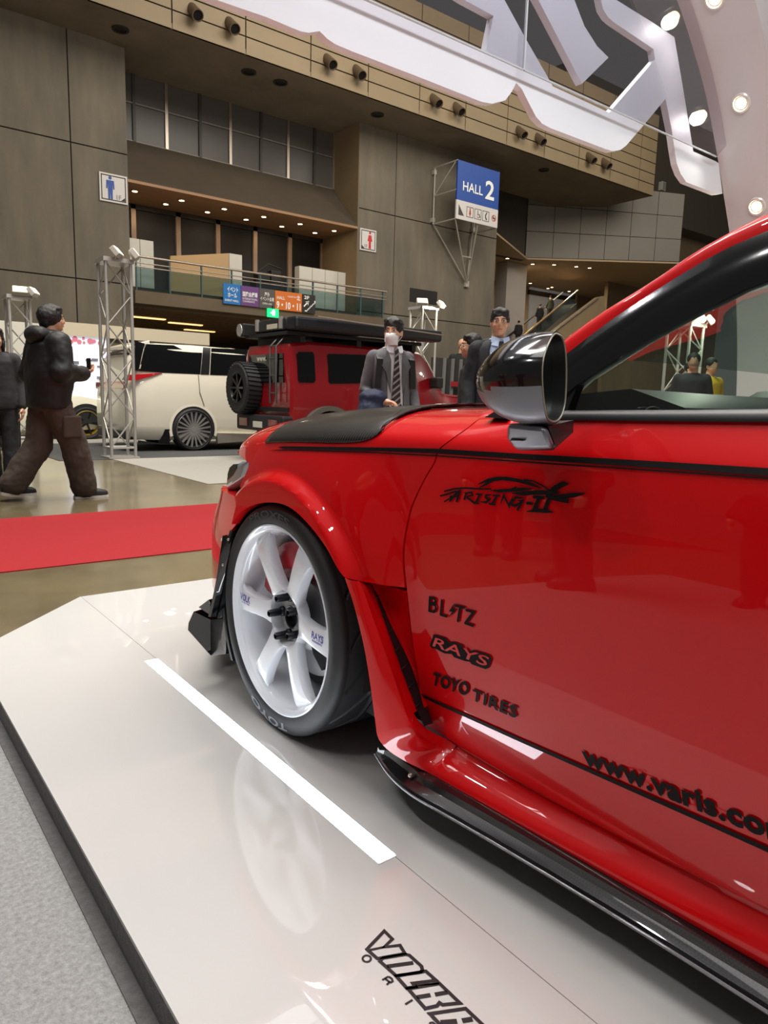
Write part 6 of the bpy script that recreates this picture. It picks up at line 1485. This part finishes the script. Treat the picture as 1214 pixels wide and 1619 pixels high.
def shoe(t, ank, fwd, m, msole, s=1.0, pitch=0):
    a = Vector(ank); f = Vector((fwd[0], fwd[1], 0)).normalized(); l = Vector((-f.y, f.x, 0)); rings = []
    z0 = a.z - .085 * s
    for u, w, h in ((-.085, .026, .05), (-.07, .036, .085), (-.02, .04, .095), (.05, .045, .075), (.11, .048, .055), (.16, .042, .045), (.185, .024, .03)):
        c = a + f * u * s; lift = pitch * max(0, -u) * 1.2
        rings.append([tuple(Vector((c.x, c.y, 0)) + l * x * w * s + Vector((0, 0, z0 + .022 * s + lift + z * h * s))) for x, z in ((-1, 0), (-.95, .5), (-.5, .95), (0, 1.05), (.5, .95), (.95, .5), (1, 0))])
    o = part('shoe', MB().loft(rings), m, t, smooth=60)
    rs = []
    for u, w in ((-.09, .028), (-.07, .038), (-.02, .041), (.05, .047), (.11, .05), (.165, .044), (.19, .024)):
        c = a + f * u * s; lift = pitch * max(0, -u) * 1.2; rs.append([tuple(Vector((c.x, c.y, 0)) + l * x * w * s + Vector((0, 0, z0 + lift + z * .024 * s))) for x, z in ((-1, 0), (-1, 1), (1, 1), (1, 0))])
    part('sole', MB().loft(rs), msole, o, smooth=30)
def body_mesh(t, J, T_args, vox=.009, s=1.0, hands=True, skin=M_skin):
    b = MB(); T, R3 = head(b, *T_args, s=s)
    c = Vector(T_args[0]); b.tube([tuple(c + Vector((0, -.02, -.07)) * s), tuple(Vector(J['neck']))], [.052 * s, .06 * s], 12)
    nk, hp = Vector(J['neck']), Vector(J['hip'])
    b.loft([ell(nk + (hp - nk) * u, rx * s, ry * s, (nk + (hp - nk) * u).z, 16) for u, rx, ry in ((0, .06, .055), (.1, .15, .085), (.3, .155, .10), (.6, .135, .095), (.9, .15, .105), (1.08, .12, .1))])
    for sd in ('l', 'r'):
        limb(b, [J['sh_' + sd], J['el_' + sd], J['wr_' + sd]], [.05 * s, .04 * s, .026 * s]); limb(b, [J['hi_' + sd], J['kn_' + sd], J['an_' + sd]], [.075 * s, .052 * s, .036 * s])
        if hands: hand(b, J['wr_' + sd], J['hd_' + sd], 1 if sd == 'r' else -1, J['pn_' + sd], J.get('cu_' + sd, .5), s)
    o = part('body', b, skin, t); remesh(o, vox, 3, .45); return T, R3
def coat(t, J, m, s=1.0, name='jacket', rx=(.19, .185, .19, .2), ry=(.12, .125, .13, .135), bot=None, sl=(.075, .065, .05), open_front=False, puff=0, vox=.012, noise=.012, nsize=.12, cuff=.92):
    b = MB(); nk, hp = Vector(J['neck']), Vector(J['hip']); zb2 = bot if bot is not None else hp.z - .02
    top = nk.z - .0
    def ce(z): u = (nk.z - z) / (nk.z - hp.z); return nk + (hp - nk) * u
    zs_ = [top + .005, top - .045 * s, top - .10 * s, top - .25 * s, (top + zb2) / 2 - .05, zb2 + .06, zb2]
    rxs = [.075, .15, rx[0], rx[1], rx[2], rx[3], rx[3] * .97]; rys = [.07, .095, ry[0], ry[1], ry[2], ry[3], ry[3] * .97]
    b.loft([ell(ce(z), a * s, c * s, z, 24) for z, a, c in zip(zs_, rxs, rys)])
    for sd in ('l', 'r'):
        e, w = Vector(J['el_' + sd]), Vector(J['wr_' + sd]); limb(b, [J['sh_' + sd], e, e + (w - e) * cuff], [sl[0] * s, sl[1] * s, sl[2] * s], 14)
    o = part(name, b, m, t); remesh(o, vox, 4, .5, noise, nsize); return o
def trousers(t, J, m, s=1.0, r=(.10, .085, .075), top=None, vox=.012, noise=.014, hem=.97):
    b = MB(); hp = Vector(J['hip']); z1 = top or hp.z + .1
    b.loft([ell((hp.x, hp.y), .165 * s, .115 * s, z1, 20), ell((hp.x, hp.y), .18 * s, .13 * s, hp.z - .02, 20), ell((hp.x, hp.y), .165 * s, .12 * s, hp.z - .13, 20)])
    for sd in ('l', 'r'):
        k, a = Vector(J['kn_' + sd]), Vector(J['an_' + sd]); limb(b, [J['hi_' + sd], k, k + (a - k) * hem], [r[0] * s, r[1] * s, r[2] * s], 14)
    o = part('trousers', b, m, t); remesh(o, vox, 4, .5, noise, .1); return o
def stand_pose(h=1.72, arms=None, lean=0):
    k = h / 1.72; J = dict(neck=(0, -.01, 1.46 * k), hip=(0, 0, .93 * k))
    for sd, x in (('l', -1), ('r', 1)):
        J['sh_' + sd] = (x * .165 * k, -.01, 1.385 * k); J['el_' + sd] = (x * .225 * k, -.03, 1.12 * k); J['wr_' + sd] = (x * .24 * k, .06, .87 * k); J['hd_' + sd] = (0, .15, -1); J['pn_' + sd] = (-x, 0, 0)
        J['hi_' + sd] = (x * .085 * k, 0, .9 * k); J['kn_' + sd] = (x * .095 * k, .015, .5 * k); J['an_' + sd] = (x * .1 * k, -.01, .085)
    return J
def ground(p, rz): return p
# facing direction -> rz: local +y looks along (sin a, cos a); rz = -a
def az(a): return -math.radians(a)

# ---- man walking right in a black padded jacket
M_puff = mat('black_padded_nylon', (17, 17, 19), .6, noise=.1, nscale=8)
M_cargo = mat('brown_cargo_cloth', (74, 63, 55), .85, noise=.12, nscale=14)
pA_ = thing('person', 'person walking in black hooded padded jacket and baggy brown trousers', 'person', (1.62, 7.1, FZ), az(80))
h = 1.77; J = stand_pose(h)
J.update(hip=(0, -.01, .96), neck=(0, .03, 1.50), hi_l=(-.09, 0, .92), hi_r=(.09, 0, .92), kn_l=(-.11, -.08, .50), an_l=(-.11, -.33, .13), kn_r=(.10, .16, .52), an_r=(.10, .25, .09),
         el_l=(-.27, -.06, 1.16), wr_l=(-.22, .12, 1.02), hd_l=(.2, .8, .1), pn_l=(1, 0, 0), el_r=(.27, .0, 1.17), wr_r=(.14, .27, 1.16), hd_r=(-.35, .8, .35), pn_r=(-.3, 0, 1), cu_r=.7, sh_l=(-.18, .0, 1.42), sh_r=(.18, .02, 1.42))
T, R3 = body_mesh(pA_, J, ((0, .06, 1.645), math.radians(-8)))
face(pA_, T, R3); hair_cap(pA_, T, R3, 1.02, 'bowl')
jk = coat(pA_, J, M_puff, 1.0, 'padded_jacket', rx=(.235, .25, .25, .235), ry=(.17, .19, .19, .175), bot=.84, sl=(.115, .1, .075), vox=.014, noise=.03, nsize=.16)
hb_ = MB(); hb_.ball((0, -.09, 1.49), (.155, .1, .085), 18, 10); hb_.ball((0, .02, 1.49), (.13, .11, .06), 18, 10); o = part('hood', hb_, M_puff, pA_); remesh(o, .012, 3, .5, .02, .1)
trousers(pA_, J, M_cargo, 1.06, (.125, .118, .115), top=1.0, vox=.013, noise=.03, hem=.93)
for x in (-1, 1):
    k_ = Vector(J['kn_l' if x < 0 else 'kn_r']); hi_ = Vector(J['hi_l' if x < 0 else 'hi_r']); c = k_.lerp(hi_, .4)
    o = part('cargo_pocket', MB().bx(c.x + x * .10, c.x + x * .135, c.y - .08, c.y + .09, c.z - .1, c.z + .1), M_cargo, pA_, bevel=.015)
M_snk = mat('black_sneaker', (24, 23, 24), .5); M_sole = mat('white_sole', (225, 220, 212), .6)
shoe(pA_, J['an_l'], (0, 1), M_snk, M_sole, 1.12, .25); shoe(pA_, J['an_r'], (.1, 1), M_snk, M_sole, 1.12)
ph = thing('phone', 'dark phone held up by the person in the padded jacket', 'phone', (1.62, 7.1, FZ), az(80))
part('phone_case', MB().bx(.03, .105, .34, .352, 1.17, 1.31), M_black, ph, bevel=.005)

# ---- person in grey jacket cut by the left edge
M_gjk = mat('charcoal_wool', (48, 48, 50), .85, noise=.1, nscale=20)
p0 = on_z(6, 768, FZ)
pB_ = thing('person', 'person in charcoal jacket at the left edge of the picture', 'person', (p0[0], p0[1], FZ), az(200))
J = stand_pose(1.62); J['kn_l'] = (-.1, .06, .48); J['an_l'] = (-.1, .14, .09); J['an_r'] = (.1, -.14, .1)
T, R3 = body_mesh(pB_, J, ((0, .02, 1.505), math.radians(12)), s=.98); face(pB_, T, R3, .98); hair_cap(pB_, T, R3, .98, 'long')
coat(pB_, J, M_gjk, .95, 'jacket', bot=.8); trousers(pB_, J, mat('black_trousers', (24, 24, 26), .8), .95)
for sd in 'lr': shoe(pB_, J['an_' + sd], (0, 1), M_snk, M_black)
# ---- person further back, mostly hidden
p0 = on_z(17, 712, FZ)
pC_ = thing('person', 'person all in black standing far behind the padded jacket, legs showing', 'person', (p0[0], p0[1], FZ), az(10))
J = stand_pose(1.6); T, R3 = body_mesh(pC_, J, ((0, .02, 1.485), 0), vox=.013, s=.97); face(pC_, T, R3, .97); hair_cap(pC_, T, R3, .97); coat(pC_, J, M_puff, .93, 'jacket', vox=.016); trousers(pC_, J, mat('black_trousers', (24, 24, 26), .8), .93, vox=.016)
for sd in 'lr': shoe(pC_, J['an_' + sd], (0, 1), M_snk, M_black)

# ---- masked man in a grey suit with a striped tie and a navy coat over his arm
M_suit = mat('grey_suit_cloth', (104, 104, 108), .85, noise=.06, nscale=40)
M_shirt = mat('white_shirt', (232, 232, 236), .7)
mp_ = ray(620, 505) * 6.0 + CAM
mh = mp_[2] - FZ
pD = thing('person', 'person in grey suit with white face mask and striped tie', 'person', (mp_[0], mp_[1], FZ + .007), az(196))
k = mh / 1.72; J = stand_pose(mh)
J.update(el_l=(-.215, -.03, 1.10 * k), wr_l=(-.22, .1, .87 * k), hd_l=(.1, .6, -.8), el_r=(.22, -.03, 1.10 * k), wr_r=(.16, .22, 1.0 * k), sh_l=(-.15, -.01, 1.385 * k), sh_r=(.15, -.01, 1.385 * k), hd_r=(-.75, .6, .05), pn_r=(0, .0, -1), cu_r=.9)
T, R3 = body_mesh(pD, J, ((0, .03, 1.605 * k), math.radians(-38), 0))
face(pD, T, R3, mouth=False); hair_cap(pD, T, R3, 1.03)
mk = MB(); rows = []
for v in np.linspace(0, 1, 9):
    zz = -.012 - .098 * v; w = .062 - .012 * abs(v - .4); d = .096 + .016 * math.sin(PI * min(1, v * 1.15)) - .02 * v * v
    rows.append([T(w * math.sin(a), d * math.cos(a) ** .8 + .004 if abs(a) < 1.5 else .02, zz - .006 * math.cos(a)) for a in np.linspace(-1.25, 1.25, 15)])
mk.grid(rows); o = part('face_mask', mk, mat('mask_white', (232, 234, 238), .75), pD, smooth=60); so = o.modifiers.new('cloth', 'SOLIDIFY'); so.thickness = .004
lp_ = MB()
for sx in (-1, 1):
    for z_ in (-.02, -.085): lp_.tube([T(sx * .058, .045, z_), T(sx * .074, -.005, -.03 if z_ > -.05 else -.04)], .0018, 5)
part('mask_loop', lp_, mat('mask_white', (232, 234, 238), .75), pD, kind='stuff')
sh = MB(); sh.loft([ell((0, .0), .07, .065, 1.475 * k, 18), ell((0, .005), .14, .09, 1.42 * k, 18), ell((0, .005), .165, .112, 1.3 * k, 18), ell((0, .0), .15, .118, 1.0 * k, 18), ell((0, 0), .16, .12, .86 * k, 18)])
o = part('shirt', sh, M_shirt, pD, smooth=60)
# open jacket: lofted shell with a front gap
def open_jacket(t, k, m, wf=1.0):
    b = MB(); rows = []
    for z, rx, ry, g in ((1.47, .085, .075, .55), (1.44, .15, .10, .5), (1.39, .20, .12, .44), (1.25, .2, .132, .42), (1.05, .185, .135, .40), (.92, .195, .14, .42), (.80, .205, .142, .46), (.76, .207, .142, .5)):
        a0_, a1_ = PI / 2 + g, PI / 2 + 2 * PI - g; row = []
        for i in range(40):
            a = a0_ + (a1_ - a0_) * i / 39; row.append((rx * wf * math.copysign(abs(math.cos(a)) ** .85, math.cos(a)), ry * math.copysign(abs(math.sin(a)) ** .85, math.sin(a)), z * k))
        rows.append(row)
    b.grid(rows); o = part('jacket', b, m, t, smooth=60); s2 = o.modifiers.new('cloth', 'SOLIDIFY'); s2.thickness = .012
    return o
def sleeves(t, J, m, s=1.0, r=(.075, .062, .05), cuff=.93):
    for sd in 'lr':
        b = MB(); e, w = Vector(J['el_' + sd]), Vector(J['wr_' + sd]); limb(b, [J['sh_' + sd], e, e + (w - e) * cuff], [r[0] * s, r[1] * s, r[2] * s], 14)
        o = part('sleeve', b, m, t); remesh(o, .011, 4, .5, .014, .09)
open_jacket(pD, k, M_suit, .9); sleeves(pD, J, M_suit, .88)
for sx in (-1, 1):
    part('lapel', MB().prism([(sx * .07, .09, 1.44 * k), (sx * .135, .112, 1.32 * k), (sx * .10, .13, 1.26 * k), (sx * .055, .138, 1.08 * k), (sx * .05, .12, 1.36 * k)], (0, .008, 0)), mat('suit_lapel', (92, 92, 96), .85), pD)
    part('collar', MB().prism([(sx * .012, .088, 1.475 * k), (sx * .07, .06, 1.49 * k), (sx * .075, .085, 1.43 * k), (sx * .03, .112, 1.42 * k)], (0, .006, 0)), M_shirt, pD)
    part('backpack_strap', MB().bar((sx * .12, -.03, 1.445 * k), (sx * .145, .115, 1.36 * k), .05, .015), M_black, pD); part('backpack_strap', MB().bar((sx * .145, .115, 1.36 * k), (sx * .16, .11, 1.12 * k), .05, .015, up=(0, 1, 0)), M_black, pD)
def tie_mat():
    if 'striped_tie' in MATS: return MATS['striped_tie']
    m = mat('striped_tie', (30, 28, 32), .6); nt = m.node_tree; tc = nt.nodes.new('ShaderNodeTexCoord'); mp = nt.nodes.new('ShaderNodeMapping'); mp.inputs['Rotation'].default_value = (0, .9, 0)
    w = nt.nodes.new('ShaderNodeTexWave'); w.inputs['Scale'].default_value = 7.5; w.bands_direction = 'X'; rp = nt.nodes.new('ShaderNodeValToRGB'); rp.color_ramp.interpolation = 'CONSTANT'
    rp.color_ramp.elements[0].color = srgb(34, 28, 32); rp.color_ramp.elements[1].color = srgb(150, 142, 140); rp.color_ramp.elements[1].position = .72
    nt.links.new(tc.outputs['Object'], mp.inputs[0]); nt.links.new(mp.outputs[0], w.inputs['Vector']); nt.links.new(w.outputs['Fac'], rp.inputs[0]); nt.links.new(rp.outputs[0], nt.nodes['Principled BSDF'].inputs['Base Color']); return m
part('necktie', MB().loft([[(-.018, .10, 1.46 * k), (.018, .10, 1.46 * k), (.018, .118, 1.455 * k), (-.018, .118, 1.455 * k)], [(-.014, .118, 1.42 * k), (.014, .118, 1.42 * k), (.014, .13, 1.42 * k), (-.014, .13, 1.42 * k)], [(-.03, .128, 1.2 * k), (.03, .128, 1.2 * k), (.03, .138, 1.2 * k), (-.03, .138, 1.2 * k)], [(-.042, .13, .98 * k), (.042, .13, .98 * k), (.042, .14, .98 * k), (-.042, .14, .98 * k)], [(0, .13, .92 * k), (.004, .13, .92 * k), (.004, .14, .92 * k), (0, .14, .92 * k)]]), tie_mat(), pD)
trousers(pD, J, mat('grey_trousers', (70, 70, 74), .85), k)
for sd in 'lr': shoe(pD, J['an_' + sd], (0, 1), M_snk, M_black)
b = MB(); b.ball((0, -.2, 1.22 * k), (.16, .1, .24), 16, 12); o = part('backpack', b, M_black, pD); remesh(o, .012, 2)
cd = thing('coat', 'navy padded coat draped over the forearm of the masked person', 'coat', (mp_[0], mp_[1], FZ), az(196))
b = MB(); w_ = Vector(J['wr_r']); e_ = Vector(J['el_r']); c = e_.lerp(w_, .6)
b.ball(tuple(c + Vector((.03, .03, .0))), (.12, .13, .075), 16, 10); b.ball(tuple(c + Vector((.06, .06, -.14))), (.12, .12, .17), 16, 12); b.ball(tuple(c + Vector((.03, .04, -.3))), (.1, .1, .16), 16, 12)
o = part('coat_cloth', b, mat('navy_quilt', (24, 32, 62), .75, noise=.15, nscale=12), cd); remesh(o, .011, 4, .5, .035, .09)

# ---- man with glasses in a dark coat
M_navy = mat('dark_navy_coat', (22, 24, 30), .8, noise=.1, nscale=20)
gp_ = ray(790, 489) * 6.0 + CAM; gh = gp_[2] - FZ; k = gh / 1.72
pE = thing('person', 'person with glasses in dark coat and pale blue collar behind the door mirror', 'person', (gp_[0], gp_[1], FZ + .007), az(212))
J = stand_pose(gh); T, R3 = body_mesh(pE, J, ((0, .03, 1.605 * k), math.radians(-14))); face(pE, T, R3, glasses=True); hair_cap(pE, T, R3, 1.0)
sh = MB(); sh.loft([ell((0, .0), .07, .065, 1.48 * k, 18), ell((0, .005), .14, .095, 1.42 * k, 18), ell((0, .005), .165, .118, 1.3 * k, 18), ell((0, 0), .16, .12, .86 * k, 18)]); part('shirt', sh, mat('pale_blue_shirt', (170, 188, 216), .7), pE, smooth=60)
for sx in (-1, 1): part('collar', MB().prism([(sx * .012, .088, 1.475 * k), (sx * .075, .06, 1.495 * k), (sx * .085, .085, 1.42 * k), (sx * .03, .116, 1.41 * k)], (0, .006, 0)), mat('pale_blue_shirt', (170, 188, 216), .7), pE)
part('necktie', MB().loft([[(-.016, .10, 1.45 * k), (.016, .10, 1.45 * k), (.016, .12, 1.45 * k), (-.016, .12, 1.45 * k)], [(-.04, .128, .98 * k), (.04, .128, .98 * k), (.04, .138, .98 * k), (-.04, .138, .98 * k)]]), mat('dark_tie', (30, 30, 40), .6), pE)
open_jacket(pE, k, M_navy); sleeves(pE, J, M_navy, 1.1); trousers(pE, J, mat('black_trousers', (24, 24, 26), .8), k)
b = MB(); b.ball((0, -.09, 1.45 * k), (.14, .07, .05), 16, 8); o = part('hood', b, M_navy, pE); remesh(o, .011, 2)
for sd in 'lr': shoe(pE, J['an_' + sd], (0, 1), M_snk, M_black)
# ---- man in profile beside him
fp = ray(750, 530) * 6.9 + CAM; fh = fp[2] - FZ; k = fh / 1.72
pF = thing('person', 'person in black coat seen in profile beside the person with glasses', 'person', (fp[0], fp[1], FZ + .007), az(318))
J = stand_pose(fh); T, R3 = body_mesh(pF, J, ((0, .03, 1.605 * k), math.radians(10)), vox=.01); face(pF, T, R3, glasses=True); hair_cap(pF, T, R3, .98)
coat(pF, J, mat('black_coat', (20, 20, 22), .8), k, 'coat', rx=(.215, .22, .22, .22), ry=(.14, .15, .15, .15), bot=.7, sl=(.09, .08, .062)); trousers(pF, J, mat('black_trousers', (24, 24, 26), .8), k)
for sd in 'lr': shoe(pF, J['an_' + sd], (0, 1), M_snk, M_black)
# ---- small far figures: one near the dark stand, three on the escalator
def far_person(lab, p, hgt, col, colt, a, grp=None):
    t = thing('person', lab, 'person', tuple(p), az(a), grp); k = hgt / 1.72; J = stand_pose(hgt)
    body_mesh(t, J, ((0, .02, 1.605 * k), 0), vox=.018, s=k, hands=True); 
    hb2 = MB().ball((0, .0, 1.64 * k), (.084, .1, .085), 12, 8); part('hair', hb2, M_hair, t, smooth=60)
    coat(t, J, mat('cloth_%d_%d_%d' % col, col, .85), k, 'jacket', vox=.022, noise=.01, bot=.8 * k); trousers(t, J, mat('cloth_%d_%d_%d' % colt, colt, .85), k, vox=.022, noise=.01)
    for sd in 'lr': shoe(t, J['an_' + sd], (0, 1), M_snk, M_black)
q = on_y(731, 536, 16); far_person('tiny person in dark clothes far off above the profile person\'s head', (q[0], q[1], FZ + .006), q[2] - FZ, (30, 28, 30), (30, 30, 32), 60)
for u, col, lab in ((.30, (36, 30, 32), 'tiny dark clad person low on the escalator, just above the door mirror'), (.57, (28, 28, 32), 'tiny person in black midway up the escalator'), (.71, (52, 54, 40), 'tiny person in olive coat highest on the escalator')):
    q = espt(u, .01); far_person(lab, (q[0], q[1] + .7, q[2]), 1.72, col, (32, 32, 34), 30)
for (x_, y_, col, a_, lab) in ((9.9, 5.3, (196, 170, 40), 200, 'distant person in yellow jacket glimpsed through the car side window'), (8.9, 5.0, (30, 30, 34), 240, 'distant dark clad person seen through the windows, left of the yellow jacket'), (10.6, 6.0, (44, 44, 48), 180, 'distant person in dark grey behind the yellow jacket, seen through the car')):
    far_person(lab, (x_, y_, FZ + .007), 1.7, col, (30, 30, 34), a_)
# ---- passers-by on the aisle left of the frame, mirrored in the red door
for k_, (x_, y_, a_, col, lab) in enumerate(((-1.35, 2.5, 60, (24, 24, 28), 'passer-by in black on the aisle, seen only as a dark reflection in the red door'), (-1.7, 3.4, 120, (34, 34, 38), 'second passer-by whose dark legs are reflected in the red door'), (-2.1, 1.7, 90, (28, 28, 34), 'passer-by nearest the camera side, reflected at the right of the red door'))):
    far_person(lab, (x_, y_, FZ + .007), 1.72, col, (26, 26, 30), a_)
